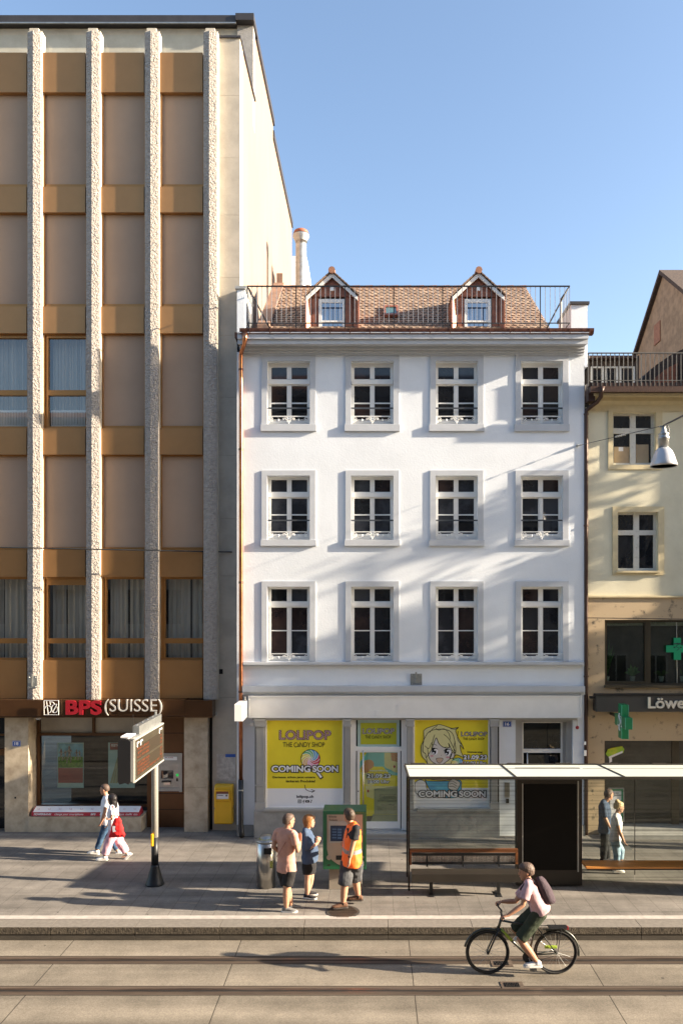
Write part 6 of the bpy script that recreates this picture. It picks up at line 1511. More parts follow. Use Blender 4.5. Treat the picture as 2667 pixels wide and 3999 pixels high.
def hair_cap(t, K, m_, thick=.010, back=.012, low=.0, front=.035, extra=None, vox=.009, wr=.004):
    g = MB(); c, f, r, up, s = K['hc'], K['f'], K['r'], K['up'], K['hs']
    prof = [(-.045 + low, .060, .055, -.045), (-.01 + low, .073, .070, -.038), (.02, .080, .083, -.030), (.05, .081, .095, -.016), (.085, .072, .091, -.004), (.110, .054, .070, -.004), (.127, .022, .030, -.006)]
    g.loft([(c + up*(z*s) + f*((o - back + .0)*s), r*((a + thick*.6)*s), f*((b_ + thick)*s)) for z, a, b_, o in prof], 18)
    if extra: extra(g)
    h = g.build('hair', M[m_], t); remesh(h, vox, wr=wr, ws=40, smooth_it=1); return h
def shirt(t, K, J, m_, hem=-.14, sleeve=.62, w=1.0, name='shirt', flare=0, wr=.007, prof=None, sl_r=.056, vox=.012, neck=1.06, neckr=.075, only=None):
    g = MB(); s = K['s']
    prof = prof or [(hem, .165*w + flare, .125*w + flare, 0), (hem + .12, .168*w + flare*.6, .127*w + flare*.5, 0), (.2, .160*w, .120*w, .005), (.45, .150*w, .115*w, .01), (.7, .162*w, .118*w, .01), (.88, .168*w, .108*w, 0), (1.0, .152*w, .088*w, 0), (neck, .088, .070, 0)]
    g.loft(torso_rings(K['hip'], K['sh'], K['side'], K['fwd'], [(a, b*s, c*s, d) for a, b, c, d in prof]), 20)
    g.tube([J['shL'], K['sh'] + V(0, 0, .016), J['shR']], .05, 12, radii=[.058*s, .078*s, .058*s])
    if sleeve:
        for q in ('L', 'R'):
            if only and q not in only: continue
            a, b, c = J['sh'+q], J['el'+q], J['wr'+q]
            g.ell(a - V(0, 0, .012), V(.058*s, 0, 0), V(0, .058*s, 0), V(0, 0, .058*s), 10, 6)
            if sleeve <= 1: e = lerp(a, b, sleeve); g.tube([a, lerp(a, e, .5), e], .06, 12, radii=[.057*s, sl_r*s, (sl_r + .003)*s])
            else: e = lerp(b, c, sleeve - 1); g.tube([a, b, e], .06, 12, radii=[.057*s, sl_r*s, sl_r*.8*s])
    h = g.build(name, M[m_], t); remesh(h, vox, wr=wr, ws=9, smooth_it=1); return h
def trousers(t, K, J, m_, length, r0=.105, r1=.085, r2=.07, waist=.10, name='trousers', wr=.006, vox=.012, hemr=None):
    """length 0..1 thigh, 1..2 shin"""
    g = MB(); s = K['s']
    g.loft(torso_rings(K['hip'], K['sh'], K['side'], K['fwd'], [(-.17, .10*s, .09*s, 0), (-.06, .163*s, .118*s, -.005), (.0, .166*s, .12*s, -.004), (waist, .155*s, .112*s, 0)]), 18)
    for q in ('L', 'R'):
        h0, k0, a0 = J['hip'+q] - V(0, 0, .02), J['kn'+q], J['an'+q]
        if length <= 1: e = lerp(h0, k0, length); g.tube([h0, lerp(h0, e, .5), e], .1, 14, radii=[r0*s, (r0+r1)/2*s, (hemr or r1)*s])
        else: e = lerp(k0, a0, length - 1); g.tube([h0, lerp(h0, k0, .5), k0, lerp(k0, e, .5), e], .1, 14, radii=[r0*s, (r0+r1)/2*s, r1*s, (r1+r2)/2*s, r2*s])
    h = g.build(name, M[m_], t); remesh(h, vox, wr=wr, ws=10, smooth_it=1); return h
def shoe(t, an, fd, m_, sole, s=1.0, gzv=None, high=.0, tilt=0, label=None):
    fd = V(fd.x, fd.y, 0).normalized(); sd = V(-fd.y, fd.x, 0); up = V(0, 0, 1)
    if tilt: up2 = (up*math.cos(tilt) + fd*math.sin(tilt)); fd = (fd*math.cos(tilt) - up*math.sin(tilt)); up = up2
    o = an - up*(.085*s)      # ground under the ankle
    g = MB()
    pr = [(-.075, .028, .030, .045), (-.05, .036, .045, .055), (0, .040, .052, .058), (.05, .042, .042, .048), (.10, .047, .032, .040), (.15, .046, .026, .034), (.19, .032, .020, .030)]
    g.loft([(o + fd*(x*s) + up*(z*s), sd*(a*s), up*(b_*s)) for x, a, b_, z in pr], 12)
    g.tube([o + up*.05*s - fd*.005, o + up*((.105 + high)*s) - fd*.008], .04, 10, radii=[.044*s, .043*s])
    q = g.build('shoe', M[m_], t); remesh(q, .009, smooth_it=1)
    if label: q['label'] = label
    g = MB(); pts = []
    for x, a in ((-.085, .022), (-.06, .036), (0, .040), (.06, .045), (.12, .049), (.17, .044), (.205, .022)): pts.append((x, a))
    ring = [(x, a) for x, a in pts] + [(x, -a) for x, a in reversed(pts)]
    lo = [o + fd*(x*s) + sd*(a*s) + up*.001 for x, a in ring]; hi = [p_ + up*(.024*s) for p_ in lo]; n = len(ring)
    g.add(lo + hi, [tuple(range(n-1, -1, -1)), tuple(range(n, 2*n))] + [(i, (i+1) % n, (i+1) % n + n, i+n) for i in range(n)])
    g.build('sole', M[sole], q); return q
def W(px, py, D, dd=0): return at(px, py, D + dd)

M['solewhite'] = mat('sole_white', (.72, .71, .68), .6); M['soledark'] = mat('sole_dark', (.05, .04, .035), .7)
# ---- man in pink shirt ---------------------------------------------------------------
D = footD(3561)
M['pink'] = cloth('pink_shirt', (.50, .27, .21)); M['blackc'] = cloth('black_shorts', (.022, .021, .022)); M['hairdk'] = mat('dark_hair', (.085, .055, .042), .6, var=.3, vs=40); M['scarf'] = cloth('yellow_scarf', (.48, .32, .10), c2=(.22, .18, .13), vs=30); M['greyshoe'] = cloth('grey_canvas', (.16, .16, .16))
side = V(.62, -.78, 0)
J = dict(head=W(1129, 3205, D), face=V(.80, .52, -.28), up=V(.10, .03, 1),
    hs=1.06, shL=W(1082, 3248, D, .13), shR=W(1148, 3256, D, -.15), elL=W(1068, 3308, D, .02), wrL=W(1098, 3330, D, .16), elR=W(1163, 3324, D, -.14), wrR=W(1172, 3288, D, -.02), hdR=V(-.05, .12, 1), pnR=V(.4, .6, .1), curlR=.12, curlL=.6,
    hipL=W(1104, 3392, D, .07), hipR=W(1134, 3392, D, -.06), knL=W(1122, 3466, D, .09), knR=W(1119, 3470, D, -.05), anL=W(1136, 3533, D, .20), anR=W(1118, 3543, D, .0),
    ftL=V(1, .2, 0), ftR=V(1, -.08, 0), fwd=V(.8, .6, 0))
def pm(t, b, J, K):
    hair_cap(t, K, 'hairdk', thick=.003, back=.008, vox=.008, wr=.0)
    shirt(t, K, J, 'pink', hem=-.06, sleeve=.62, w=1.02, flare=.01, sl_r=.060)
    g = MB(); c = K['sh'] + V(0, 0, .045); g.loft([(c + V(0, 0, -.035), K['side']*.085, K['fwd']*.078), (c + V(.01, .01, .01), K['side']*.082, K['fwd']*.08), (c + V(.015, .01, .045), K['side']*.066, K['fwd']*.066)], 14); h = g.build('neck_scarf', M['scarf'], t); remesh(h, .009, wr=.006, ws=22)
    trousers(t, K, J, 'blackc', .80, r0=.105, r1=.092, hemr=.098, name='shorts')
    gl = MB(); c = K['hc']; f, r, up = K['f'], K['r'], K['up']
    for q in (-1, 1):
        gl.tube([c + f*.098 + r*(q*.032 + .020*math.cos(a)) + up*(.006 + .014*math.sin(a)) for a in [k*math.pi/4 for k in range(9)]], .0022, 5); gl.tube([c + f*.096 + r*q*.052 + up*.01, c + f*.0 + r*q*.083 + up*.012], .0024, 5)
    gl.build('glasses', M['iron'], t)
    g = MB(); a = K['sh']; f_ = K['fwd']; g.tube([J['shR'] + V(-.03, .04, .045), lerp(J['shR'], J['hipL'], .35) - f_*.155 + V(0, 0, 0), lerp(J['shR'], J['hipL'], .62) - f_*.155 + V(-.05, .02, 0)], .006, 5); g.build('bag_strap', M['rust'], t)
    shoe(t, J['anR'], J['ftR'], 'greyshoe', 'solewhite'); shoe(t, J['anL'], J['ftL'], 'greyshoe', 'solewhite')
person('person', 'man in salmon pink shirt, black shorts and scarf, raising one hand beside the steel bin', (J['anR'].x, D, gz(D)), J, 'skin', pm, s=1.13)
# ---- woman in blue blouse -------------------------------------------------------------
D = footD(3508)
M['denim'] = cloth('blue_blouse', (.065, .098, .16), c2=(.045, .07, .125)); M['blondecut'] = mat('copper_blonde_hair', (.26, .12, .04), .5, c2=(.16, .065, .02), vs=30, stretch=(6, 6, .6)); M['blackskirt'] = cloth('black_skirt', (.02, .02, .022)); M['blackshoe'] = cloth('black_trainer', (.03, .03, .035))
J = dict(head=W(1209, 3207, D), face=V(.96, .12, -.22), up=V(.05, 0, 1),
    hs=1.0, shL=W(1202, 3244, D, .16), shR=W(1193, 3250, D, -.16), elL=W(1216, 3306, D, .17), wrL=W(1238, 3285, D, .06), elR=W(1200, 3317, D, -.17), wrR=W(1238, 3294, D, -.08), hdR=V(.4, .15, .9), hdL=V(.3, -.2, .9), pnR=V(-.2, .9, 0), pnL=V(0, -1, 0), curlR=.5, curlL=.6,
    hipL=W(1210, 3366, D, .07), hipR=W(1206, 3368, D, -.07), knL=W(1214, 3432, D, .09), knR=W(1201, 3434, D, -.06), anL=W(1203, 3480, D, .18), anR=W(1200, 3492, D, -.03),
    ftL=V(1, .1, 0), ftR=V(1, -.25, 0), fwd=V(1, .1, 0))
def wb(t, b, J, K):
    c, f, r, up = K['hc'], K['f'], K['r'], K['up']
    def ex(g):
        g.loft([(c + up*z - f*o, r*a, f*b_) for z, a, b_, o in ((-.125, .070, .050, .045), (-.09, .082, .070, .036), (-.03, .090, .085, .030), (.04, .090, .095, .022), (.10, .070, .085, .015), (.135, .03, .04, .015))], 18)
        g.ell(c + f*.075 + up*.078, r*.062, f*.028, up*.026, 10, 6)
    hair_cap(t, K, 'blondecut', thick=.012, extra=ex, wr=.004)
    shirt(t, K, J, 'denim', hem=-.02, sleeve=1.12, w=1.10, flare=.02, sl_r=.075, name='blouse', wr=.009, prof=[(.03, .180, .150, .01), (.16, .178, .160, .02), (.3, .165, .155, .035), (.5, .16, .145, .03), (.72, .165, .135, .02), (.88, .165, .115, 0), (1.0, .14, .085, 0), (1.05, .07, .06, 0)])
    g = MB(); a = K['hip']; s_ = K['side']; f_ = K['fwd']
    g.loft([(lerp(a, (J['knL']+J['knR'])/2, t_) , s_*w_, f_*d_) for t_, w_, d_ in ((-.12, .15, .11), (.1, .178, .135), (.35, .180, .135), (.70, .165, .12))], 18); h = g.build('skirt', M['blackskirt'], t); remesh(h, .012, wr=.004)
    shoe(t, J['anR'], J['ftR'], 'blackshoe', 'solewhite', s=.92); shoe(t, J['anL'], J['ftL'], 'blackshoe', 'solewhite', s=.92)
    g = MB(); g.tube([J['wrR'] + V(.03, .06, .03), J['wrR'] + V(.035, .07, .10)], .018, 8); g.build('purse', M['soledark'], t)
person('person', 'woman with short copper-blonde bob in blue blouse and black skirt by the ticket machine', (J['anR'].x, D, gz(D)), J, 'skinfair', wb, s=1.03)
# ---- worker in orange vest ---------------------------------------------------------------
D = footD(3543)
M['orange'] = mat('hi_vis_orange', (1.0, .17, .025), .6, var=.06, bump=.2, bs=60, emis=None); M['reflect'] = mat('reflective_grey', (.28, .27, .27), .4, metal=.2); M['blacktee'] = cloth('black_tshirt', (.028, .028, .032)); M['greyshorts'] = cloth('charcoal_work_shorts', (.075, .078, .085), c2=(.045, .047, .052)); M['brownshoe'] = cloth('brown_work_shoe', (.13, .07, .045)); M['hairbr'] = mat('brown_hair', (.07, .045, .03), .6, c2=(.03, .02, .015), vs=60)
J = dict(head=W(1362, 3183, D), face=V(-.62, .76, -.12), up=V(0, -.02, 1),
    shL=W(1354, 3243, D, .02), shR=W(1398, 3236, D, -.08), elL=W(1346, 3300, D, .16), wrL=W(1342, 3300, D, .36), elR=W(1376, 3306, D, -.25), wrR=W(1365, 3354, D, -.28), hdR=V(-.03, -.02, -1), hdL=V(-.1, .9, -.1), pnR=V(-1, 0, 0), curlR=.45,
    hipL=W(1358, 3362, D, .05), hipR=W(1390, 3362, D, -.03), knL=W(1347, 3444, D, -.13), knR=W(1388, 3430, D, .12), anL=W(1340, 3526, D, -.13), anR=W(1399, 3498, D, .17),
    ftL=V(-1, -.18, 0), ftR=V(-1, .05, 0), fwd=V(-.82, .5, 0))
J['shR'] = W(1392, 3234, D, -.21); J['shL'] = W(1366, 3231, D, .17); J['hs'] = 1.08; J['head'] = W(1361, 3185, D)
def ow(t, b, J, K):
    hair_cap(t, K, 'hairbr', thick=.012, back=.008, low=-.01, wr=.006)
    tee = shirt(t, K, J, 'blacktee', hem=-.05, sleeve=.60, w=1.04, sl_r=.072)
    g = MB(); s = K['s']; g.tube([lerp(J['shL'], J['shR'], .06), K['sh'] + V(0, 0, .02), lerp(J['shL'], J['shR'], .94)], .05, 12, radii=[.066*s, .086*s, .066*s])
    pr = [(-.10, .195, .155, .0), (.05, .195, .160, 0), (.25, .180, .150, .005), (.5, .172, .142, .01), (.75, .178, .138, .0), (.92, .165, .118, -.005), (1.03, .135, .09, 0), (1.08, .085, .072, 0)]
    g.loft(torso_rings(K['hip'], K['sh'], K['side'], K['fwd'], [(a_, b_*s*.97, c_*s*.97, d_) for a_, b_, c_, d_ in pr]), 22); h = g.build('safety_vest', M['orange'], t); remesh(h, .012, wr=.010, ws=8)
    me = h.data; me.materials.append(M['reflect']); a = K['hip']; ax = K['sh'] - a; L = ax.length; ax.normalize(); lat = K['side']
    me.materials.append(M['blacktee'])
    for p in me.polygons:
        c = p.center - a; tt = c.dot(ax)/L; sx = c.dot(lat)
        if .30 < tt < .42 or (.62 < abs(sx)/.14 < .86 and tt > .42 and tt < .98): p.material_index = 1
        pass
    trousers(t, K, J, 'greyshorts', 1.12, r0=.118, r1=.105, r2=.10, name='work_shorts', wr=.010)
    for q in ('L', 'R'):
        g = MB(); g.tube([J['an'+q] + V(0, 0, -.03), lerp(J['an'+q], J['kn'+q], .20)], .045, 12, radii=[.046, .045]); g.build('sock', M['blacktee'], t, smooth=True)
        shoe(t, J['an'+q], J['ft'+q], 'brownshoe', 'soledark', s=1.08, high=.01)
    g = MB(); g.tube([J['wrR'] + V(0, 0, .03), J['wrR'] + V(0, 0, .055)], .031, 12); g.build('watch', M['iron'], t)
person('person', 'worker in orange reflective vest and dark work shorts standing on the manhole cover', (J['anL'].x, D, gz(D)), J, 'skin', ow, s=1.20)
# ---- couple walking left ----------------------------------------------------------------
D = footD(3336)
M['whitetee'] = cloth('white_tshirt', (.72, .72, .76)); M['jeans'] = cloth('blue_jeans', (.055, .11, .19), c2=(.025, .05, .10), vs=10); M['skinwalk'] = M['skin']
J = dict(head=W(409, 3083, D), face=V(-1, .05, -.12), up=V(-.06, 0, 1),
    hs=.98, shL=W(420, 3119, D, -.17), shR=W(415, 3117, D, .18), elL=W(411, 3170, D, -.18), wrL=W(397, 3210, D, -.16), elR=W(432, 3166, D, .18), wrR=W(440, 3206, D, .2),
    hipL=W(418, 3216, D, -.08), hipR=W(418, 3216, D, .08), knL=W(399, 3265, D, -.08), knR=W(434, 3272, D, .08), anL=W(378, 3321, D, -.07), anR=W(462, 3324, D, .08),
    ftL=V(-1, 0, 0), ftR=V(-1, 0, 0), fwd=V(-1, 0, 0), curlL=.55, curlR=.55)
def cm(t, b, J, K):
    hair_cap(t, K, 'hairdk', thick=.002, back=.010, low=.01, vox=.008, wr=.0)
    shirt(t, K, J, 'whitetee', hem=-.02, sleeve=.62, w=1.05)
    trousers(t, K, J, 'jeans', 1.86, r0=.10, r1=.07, r2=.06, name='jeans')
    shoe(t, J['anL'], J['ftL'], 'whiteshoe', 'solewhite', tilt=-.10, s=.95); shoe(t, J['anR'], J['ftR'], 'whiteshoe', 'solewhite', tilt=.45, s=.95)
    g = MB(); a = J['shL']; h = K['fwd']; bk = K['sh'] - h*.20 + V(0, 0, -.24)
    g.loft([(bk + V(0, 0, z), K['side']*w_, h*d_) for z, w_, d_ in ((-.2, .10, .06), (-.15, .14, .085), (.05, .14, .08), (.16, .11, .05))], 14); r_ = g.build('rucksack', M['greyrs'], t); remesh(r_, .012, wr=.004)
M['whiteshoe'] = cloth('white_trainer', (.66, .65, .64)); M['greyrs'] = cloth('grey_rucksack', (.30, .30, .32))
person('person', 'close-cropped man in white T-shirt and blue jeans striding left past the bank', (J['anL'].x, D, gz(D)), J, 'skin', cm, s=1.02)
D = footD(3358)
M['lilac'] = cloth('pale_pink_trousers', (.62, .36, .42)); M['hairblk'] = mat('black_hair', (.015, .013, .014), .35, var=.3, vs=30, stretch=(6, 6, .5)); M['redbag'] = cloth('red_tote', (.70, .03, .03))
J = dict(head=W(437, 3122, D), face=V(-.96, .25, -.15), up=V(-.05, 0, 1),
    hs=.95, shL=W(437, 3155, D, -.15), shR=W(441, 3154, D, .16), elL=W(434, 3193, D, -.17), wrL=W(430, 3170, D, -.30), elR=W(432, 3196, D, .17), wrR=W(424, 3216, D, .17), hdL=V(-.2, -.2, 1),
    hipL=W(447, 3238, D, -.07), hipR=W(447, 3238, D, .07), knL=W(427, 3289, D, -.07), knR=W(470, 3290, D, .07), anL=W(409, 3345, D, -.08), anR=W(499, 3335, D, .06),
    ftL=V(-1, 0, 0), ftR=V(-1, 0, 0), fwd=V(-1, 0, 0), curlL=.8, curlR=.5)
J['elL'] = W(441, 3196, D, -.18); J['wrL'] = W(434, 3196, D, -.24); J['hdL'] = V(-.9, 0, -.3)
def cw(t, b, J, K):
    c, f, r, up = K['hc'], K['f'], K['r'], K['up']
    def ex(g):
        g.loft([(c + up*z - f*o, r*a, f*b_) for z, a, b_, o in ((-.19, .055, .040, .075), (-.14, .080, .060, .06), (-.07, .088, .080, .045), (0, .090, .088, .03), (.06, .088, .090, .02), (.11, .06, .07, .015), (.135, .025, .03, .015))], 18)
    hair_cap(t, K, 'hairblk', thick=.012, extra=ex, wr=.003)
    shirt(t, K, J, 'whitetee', hem=-.05, sleeve=.7, w=1.0, sl_r=.075)
    trousers(t, K, J, 'lilac', 1.84, r0=.112, r1=.105, r2=.085, name='wide_trousers', wr=.008)
    shoe(t, J['anL'], J['ftL'], 'whiteshoe', 'solewhite', s=.92); shoe(t, J['anR'], J['ftR'], 'whiteshoe', 'solewhite', tilt=.75, s=.92)
person('person', 'woman with shoulder-length black hair, white T-shirt and pale pink trousers, carrying a red tote', (J['anL'].x, D, gz(D)), J, 'skinfair', cw, s=.97)
Dg2 = D - .26
t = thing('tote_bag', 'bright red cloth tote bag with white motif on the walking woman\'s shoulder', 'bag', (X(455, Dg2), Dg2, Z(3270, Dg2)))
g = MB(); rows = [(3194, 449, 472, .03), (3215, 440, 478, .05), (3240, 434, 484, .06), (3258, 428, 489, .05), (3270, 426, 488, .02)]
g.loft([(at((a+b_)/2, y, Dg2), V((X(b_, Dg2)-X(a, Dg2))/2, 0, 0), V(0, d_, 0)) for y, a, b_, d_ in rows], 20); o = g.build('bag_body', M['redbag'], t); remesh(o, .010, wr=.010, ws=10)
g = MB(); g.tube([at(452, 3197, Dg2), at(444, 3170, Dg2 - .02), at(438, 3148, Dg2 + .04)], .010, 6); g.tube([at(468, 3197, Dg2), at(452, 3170, Dg2 - .0), at(441, 3147, Dg2 + .05)], .010, 6); g.build('strap', M['redbag'], t)
g = MB(); flat(g, [(441, 3226), (452, 3226), (450, 3238), (455, 3247), (442, 3250), (440, 3236)], Dg2 - .075); g.build('white_motif', M['whitetee'], t)
# ---- two people behind the shelter glass ----------------------------------------------------
D = footD(3364)
M['navy'] = cloth('navy_jacket', (.035, .055, .095)); M['darktrs'] = cloth('dark_trousers', (.02, .022, .025)); M['paleblue'] = cloth('pale_jeans', (.30, .42, .52), c2=(.18, .27, .36)); M['blondeup'] = mat('pale_blonde_hair', (.62, .48, .28), .5, c2=(.45, .33, .18), vs=30)
J = dict(head=W(2377, 3103, D), face=V(.85, .35, -.15), up=V(.05, 0, 1),
    hs=.98, shL=W(2362, 3136, D, .16), shR=W(2353, 3138, D, -.15), elL=W(2374, 3195, D, .18), wrL=W(2382, 3230, D, .15), elR=W(2362, 3195, D, -.18), wrR=W(2378, 3228, D, -.2),
    hipL=W(2360, 3238, D, .08), hipR=W(2360, 3238, D, -.08), knL=W(2366, 3298, D, .08), knR=W(2359, 3298, D, -.08), anL=W(2370, 3352, D, .08), anR=W(2354, 3352, D, -.08),
    ftL=V(1, .1, 0), ftR=V(1, 0, 0), fwd=V(1, .2, 0))
def bm(t, b, J, K):
    hair_cap(t, K, 'hairdk', thick=.008, back=.008, wr=.003)
    shirt(t, K, J, 'navy', hem=-.12, sleeve=.95, w=1.1, name='jacket'); trousers(t, K, J, 'darktrs', 1.95, r0=.10, r1=.08, r2=.07)
    shoe(t, J['anL'], J['ftL'], 'blackshoe', 'soledark', s=.95); shoe(t, J['anR'], J['ftR'], 'blackshoe', 'soledark', s=.95)
person('person', 'dark-haired man in navy top and dark trousers walking behind the right shelter glass', (J['anR'].x, D, gz(D)), J, 'skin', bm, s=1.04)
D = footD(3408)
J = dict(head=W(2417, 3152, D), face=V(.9, .0, -.45), up=V(.12, 0, 1),
    hs=.95, shL=W(2410, 3187, D, .15), shR=W(2404, 3191, D, -.15), elL=W(2412, 3238, D, .17), wrL=W(2426, 3268, D, .16), elR=W(2417, 3245, D, -.18), wrR=W(2434, 3285, D, -.17),
    hipL=W(2400, 3278, D, .07), hipR=W(2400, 3278, D, -.07), knL=W(2424, 3322, D, .07), knR=W(2408, 3334, D, -.07), anL=W(2420, 3372, D, .09), anR=W(2404, 3392, D, -.06),
    ftL=V(1, 0, 0), ftR=V(1, 0, 0), fwd=V(1, 0, 0), curlR=.6)
def bw(t, b, J, K):
    c, f, r, up = K['hc'], K['f'], K['r'], K['up']
    def ex(g): g.ell(c + up*.115 - f*.06, r*.045, f*.05, up*.045, 12, 7)
    hair_cap(t, K, 'blondeup', thick=.012, extra=ex, wr=.006)
    shirt(t, K, J, 'whitetee', hem=-.06, sleeve=.6, w=1.02); trousers(t, K, J, 'paleblue', 1.62, r0=.10, r1=.078, r2=.064, name='cropped_jeans')
    shoe(t, J['anL'], J['ftL'], 'whiteshoe', 'solewhite', s=.88, tilt=.3); shoe(t, J['anR'], J['ftR'], 'whiteshoe', 'solewhite', s=.88)
person('person', 'woman with pinned-up blonde hair, white T-shirt and pale cropped jeans behind the right shelter glass', (J['anR'].x, D, gz(D)), J, 'skinfair', bw, s=.97)
# ================================================================ BICYCLE AND RIDER
DB_ = 12.04; zr = ROADZ
fw = V(X(1903, DB_), DB_, zr + .345); rw = V(X(2168, DB_), DB_, zr + .345); Rw = .345
bk = thing('bicycle', 'dark bicycle with lime green frame parts ridden along the tram rails', 'bicycle', (X(2035, DB_), DB_, zr))
M['tyre'] = mat('tyre', (.02, .02, .02), .8); M['bikeframe'] = mat('bike_frame', (.03, .035, .03), .35, coat=.4); M['lime'] = M['lime']; M['limegreen'] = mat('lime_paint', (.30, .42, .04), .4, coat=.3)
def wheel(c):
    g = MB(); n = 40
    def tor(R_, r_, mbb):
        vs = []; fs = []
        for i in range(n):
            a = 2*math.pi*i/n
            for j in range(8):
                b = 2*math.pi*j/8; rr = R_ + r_*math.cos(b); vs.append((c.x + rr*math.cos(a), c.y + r_*math.sin(b), c.z + rr*math.sin(a)))
        for i in range(n):
            for j in range(8): fs.append((i*8+j, ((i+1) % n)*8+j, ((i+1) % n)*8+(j+1) % 8, i*8+(j+1) % 8))
        mbb.add(vs, fs)
    tor(Rw - .018, .018, g); w_ = g.build('wheel', M['tyre'], bk, smooth=True)
    g = MB(); tor(Rw - .045, .011, g); g.build('rim', M['iron'], w_, smooth=True)
    g = MB()
    for i in range(20): a = 2*math.pi*i/20; g.tube([c + V(.015*math.cos(a + .8), (-1)**i*.025, .015*math.sin(a + .8)), c + V((Rw-.05)*math.cos(a), 0, (Rw-.05)*math.sin(a))], .0016, 4)
    g.build('spokes', M['galv'], w_)
    g = MB(); g.tube([c + V(0, -.05, 0), c + V(0, .05, 0)], .02, 10); g.build('hub', M['iron'], w_)
wheel(fw); wheel(rw)
bb = V(X(2060, DB_), DB_, zr + .29); seat = V(X(2100, DB_), DB_, zr + .83); hd0 = V(X(1945, DB_), DB_, zr + .72); hd1 = V(X(1957, DB_), DB_, zr + .88)
g = MB(); g.tube([seat, bb], .017, 8); g.tube([hd0, bb], .022, 8); g.tube([hd1 - V(0, 0, .04), seat - V(0, 0, .10)], .018, 8); g.tube([hd0, hd1], .022, 8)
for s in (-.05, .05): g.tube([bb, rw + V(0, s, 0)], .010, 6); g.tube([seat - V(0, 0, .12), rw + V(0, s, 0)], .009, 6)
g.build('frame', M['bikeframe'], bk, smooth=True)
g = MB(); 
for s in (-.055, .055): g.tube([hd0 + V(0, s, 0), fw + V(0, s, 0)], .013, 6)
g.tube([hd0 + V(0, -.055, 0), hd0 + V(0, .055, 0)], .016, 6); g.build('fork', M['iron'], bk, smooth=True)
g = MB(); hb = hd1 + V(0, 0, .12); g.tube([hd1, hb], .014, 8); g.tube([hb + V(-.02, -.30, .0), hb + V(-.03, -.1, .01), hb, hb + V(-.03, .1, .01), hb + V(-.02, .30, .0)], .013, 8); g.build('handlebar', M['iron'], bk, smooth=True)
g = MB(); g.tube([hb + V(-.02, -.31, 0), hb + V(-.025, -.19, 0)], .018, 8); g.build('grip', M['tyre'], bk); g = MB(); g.tube([hb + V(-.02, .31, 0), hb + V(-.025, .19, 0)], .018, 8); g.build('grip', M['tyre'], bk)
g = MB(); g.loft([(seat + V(-.14, 0, .085), V(0, .02, 0), V(0, 0, .018)), (seat + V(0, 0, .09), V(0, .05, 0), V(0, 0, .028)), (seat + V(.10, 0, .10), V(0, .075, 0), V(0, 0, .03)), (seat + V(.13, 0, .105), V(0, .05, 0), V(0, 0, .02))], 12); g.build('saddle', M['tyre'], bk, smooth=True)
g = MB(); g.tube([seat - V(0, 0, .02), seat + V(0, 0, .09)], .013, 8); g.build('seat_post', M['steel'], bk)
g = MB(); g.tube([bb + V(0, -.07, 0), bb + V(0, .07, 0)], .018, 8); g.lathe((0, 0, 0), [(.001, 0)], 3) if False else None
g.tube([bb + V(0, -.055, 0), bb + V(0, -.050, 0)], .095, 24); g.build('chainring', M['iron'], bk)
g = MB(); pd0 = bb + V(.06, -.10, -.16); pd1 = bb + V(-.06, .10, .16)
g.tube([bb + V(0, -.075, 0), pd0 + V(0, .02, 0)], .011, 6); g.tube([bb + V(0, .075, 0), pd1 - V(0, .02, 0)], .011, 6); g.build('crank', M['galv'], bk)
for p in (pd0, pd1): g = MB(); g.box(p.x - .05, p.x + .05, p.y - .045, p.y + .045, p.z - .01, p.z + .01); g.build('pedal', M['tyre'], bk)
g = MB()
for (x0, y0, z0, x1, z1) in ((bb.x + .0, -.052, .085, rw.x, .035), (bb.x + .0, -.052, -.085, rw.x, -.035)): g.tube([(x0, DB_ + y0, bb.z + z0), (x1, DB_ + y0, rw.z + z1)], .004, 4)
g.build('chain', M['iron'], bk)
for c, a0, a1 in ((fw, .9, 2.9), (rw, -.15, 2.0)):
    g = MB(); g.tube([c + V((Rw + .02)*math.cos(a), 0, (Rw + .02)*math.sin(a)) for a in [a0 + (a1-a0)*k/12 for k in range(13)]], .018, 6); g.build('mudguard', M['bikeframe'], bk, smooth=True)
g = MB(); 
for s in (-.06, .06): g.tube([seat + V(.05, s, -.10), rw + V(.16, s, .40)], .007, 5); g.tube([rw + V(.02, s, .02), rw + V(.08, s, .40)], .006, 5)
g.box(rw.x - .12, rw.x + .18, DB_ - .06, DB_ + .06, rw.z + .395, rw.z + .405); g.build('luggage_rack', M['iron'], bk)
g = MB(); g.box(rw.x + .17, rw.x + .20, DB_ - .03, DB_ + .03, rw.z + .36, rw.z + .40); g.build('rear_light', M['red'], bk)
g = MB(); g.box(rw.x - .17, rw.x + .02, DB_ - .022, DB_ + .022, rw.z + .06, rw.z + .10); g.build('chain_guard', M['limegreen'], bk, bevel=.008)
g = MB(); g.tube([hd0 + V(.04, 0, -.02), lerp(hd0, bb, .45)], .025, 8); g.build('lime_frame_sleeve', M['limegreen'], bk, smooth=True)
M['mauve'] = cloth('mauve_shirt', (.42, .28, .30)); M['mauve2'] = cloth('plum_cloth', (.055, .04, .05)); M['greenshort'] = cloth('dark_green_shorts', (.035, .045, .03))
D = DB_
seatp = seat + V(.03, 0, .20)
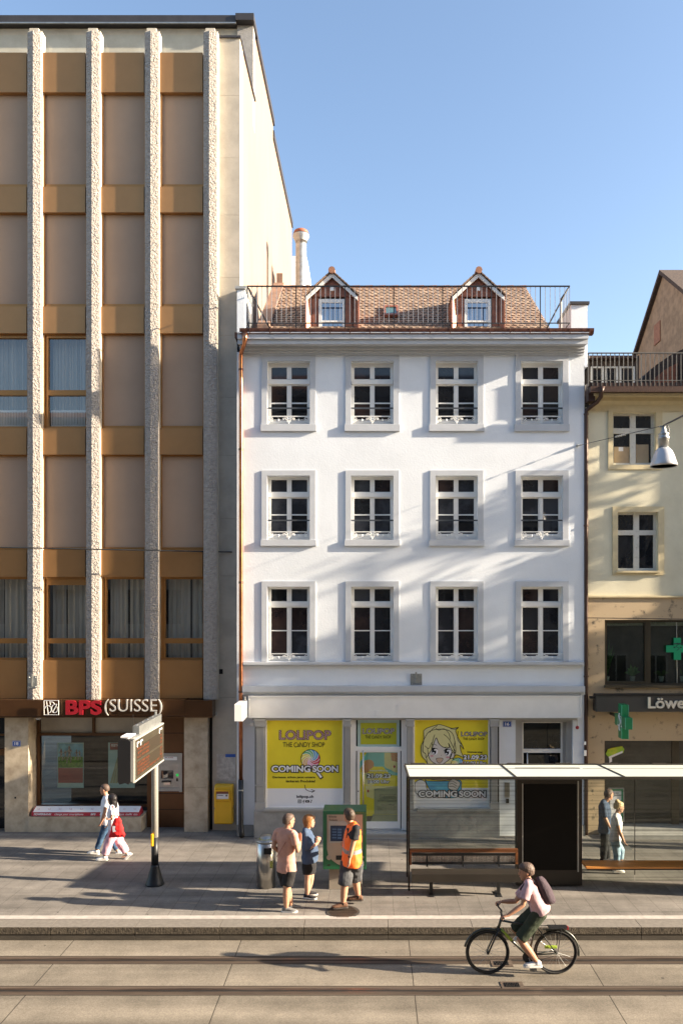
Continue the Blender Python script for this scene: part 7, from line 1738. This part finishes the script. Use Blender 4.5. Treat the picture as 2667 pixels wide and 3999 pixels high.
J = dict(head=W(2052, 3404, D), face=V(-.95, .05, -.30), up=V(-.12, 0, 1),
    shL=W(2062, 3452, D, -.17), shR=W(2064, 3450, D, .17), elL=W(2040, 3535, D, -.24), wrL=hb + V(.05, -.27, .03), elR=W(2012, 3520, D, .26), wrR=hb + V(.05, .27, .03), hdL=V(-1, 0, -.25), hdR=V(-1, 0, -.25), pnL=V(0, 0, -1), pnR=V(0, 0, -1), curlL=.9, curlR=.9,
    hipL=seatp + V(0, -.08, 0), hipR=seatp + V(0, .08, 0), knL=W(2030, 3668, D, -.11), knR=W(2006, 3634, D, .11), anL=pd0 + V(.055, 0, .115), anR=pd1 + V(.06, 0, .12),
    ftL=V(-1, 0, -.2), ftR=V(-1, 0, -.1), fwd=V(-1, 0, 0))
def cy(t, b, J, K):
    hair_cap(t, K, 'hairdk', thick=.012, back=.004, wr=.004)
    sh_ = shirt(t, K, J, 'mauve', hem=-.10, sleeve=.72, w=1.08, flare=.02, sl_r=.075)
    trousers(t, K, J, 'greenshort', .98, r0=.11, r1=.095, name='shorts')
    shoe(t, J['anL'], V(-1, 0, 0), 'whiteshoe', 'solewhite', s=1.0); shoe(t, J['anR'], V(-1, 0, 0), 'whiteshoe', 'solewhite', s=1.0)
    f = K['fwd']; ax = (K['sh'] - K['hip']).normalized()
    g = MB(); bkf = f.cross(K['side']) ; out = V(1, 0, .25).normalized(); c0 = lerp(K['hip'], K['sh'], .62) + out*.19
    g.loft([(c0 + ax*z, K['side']*w_, out*d_) for z, w_, d_ in ((-.24, .11, .06), (-.2, .145, .095), (0, .15, .11), (.16, .14, .09), (.23, .10, .05))], 14); r_ = g.build('rucksack', M['mauve2'], t); remesh(r_, .012, wr=.005)
    g = MB()
    for q in (-1, 1):
        s0 = K['sh'] + K['side']*(.105*q)
        g.tube([s0 + out*.13 + V(0, 0, -.02), s0 + V(0, 0, .095), s0 - out*.13 + V(0, 0, -.05), s0 - out*.10 - ax*.30, s0 + K['side']*(.06*q) - ax*.36 + out*.04], .014, 6)
    g.build('rucksack_strap', M['mauve2'], r_)
person('person', 'cyclist in mauve shirt and green shorts with dark rucksack riding left on the bicycle', (seat.x, D, zr), J, 'skintan', cy, s=1.05)
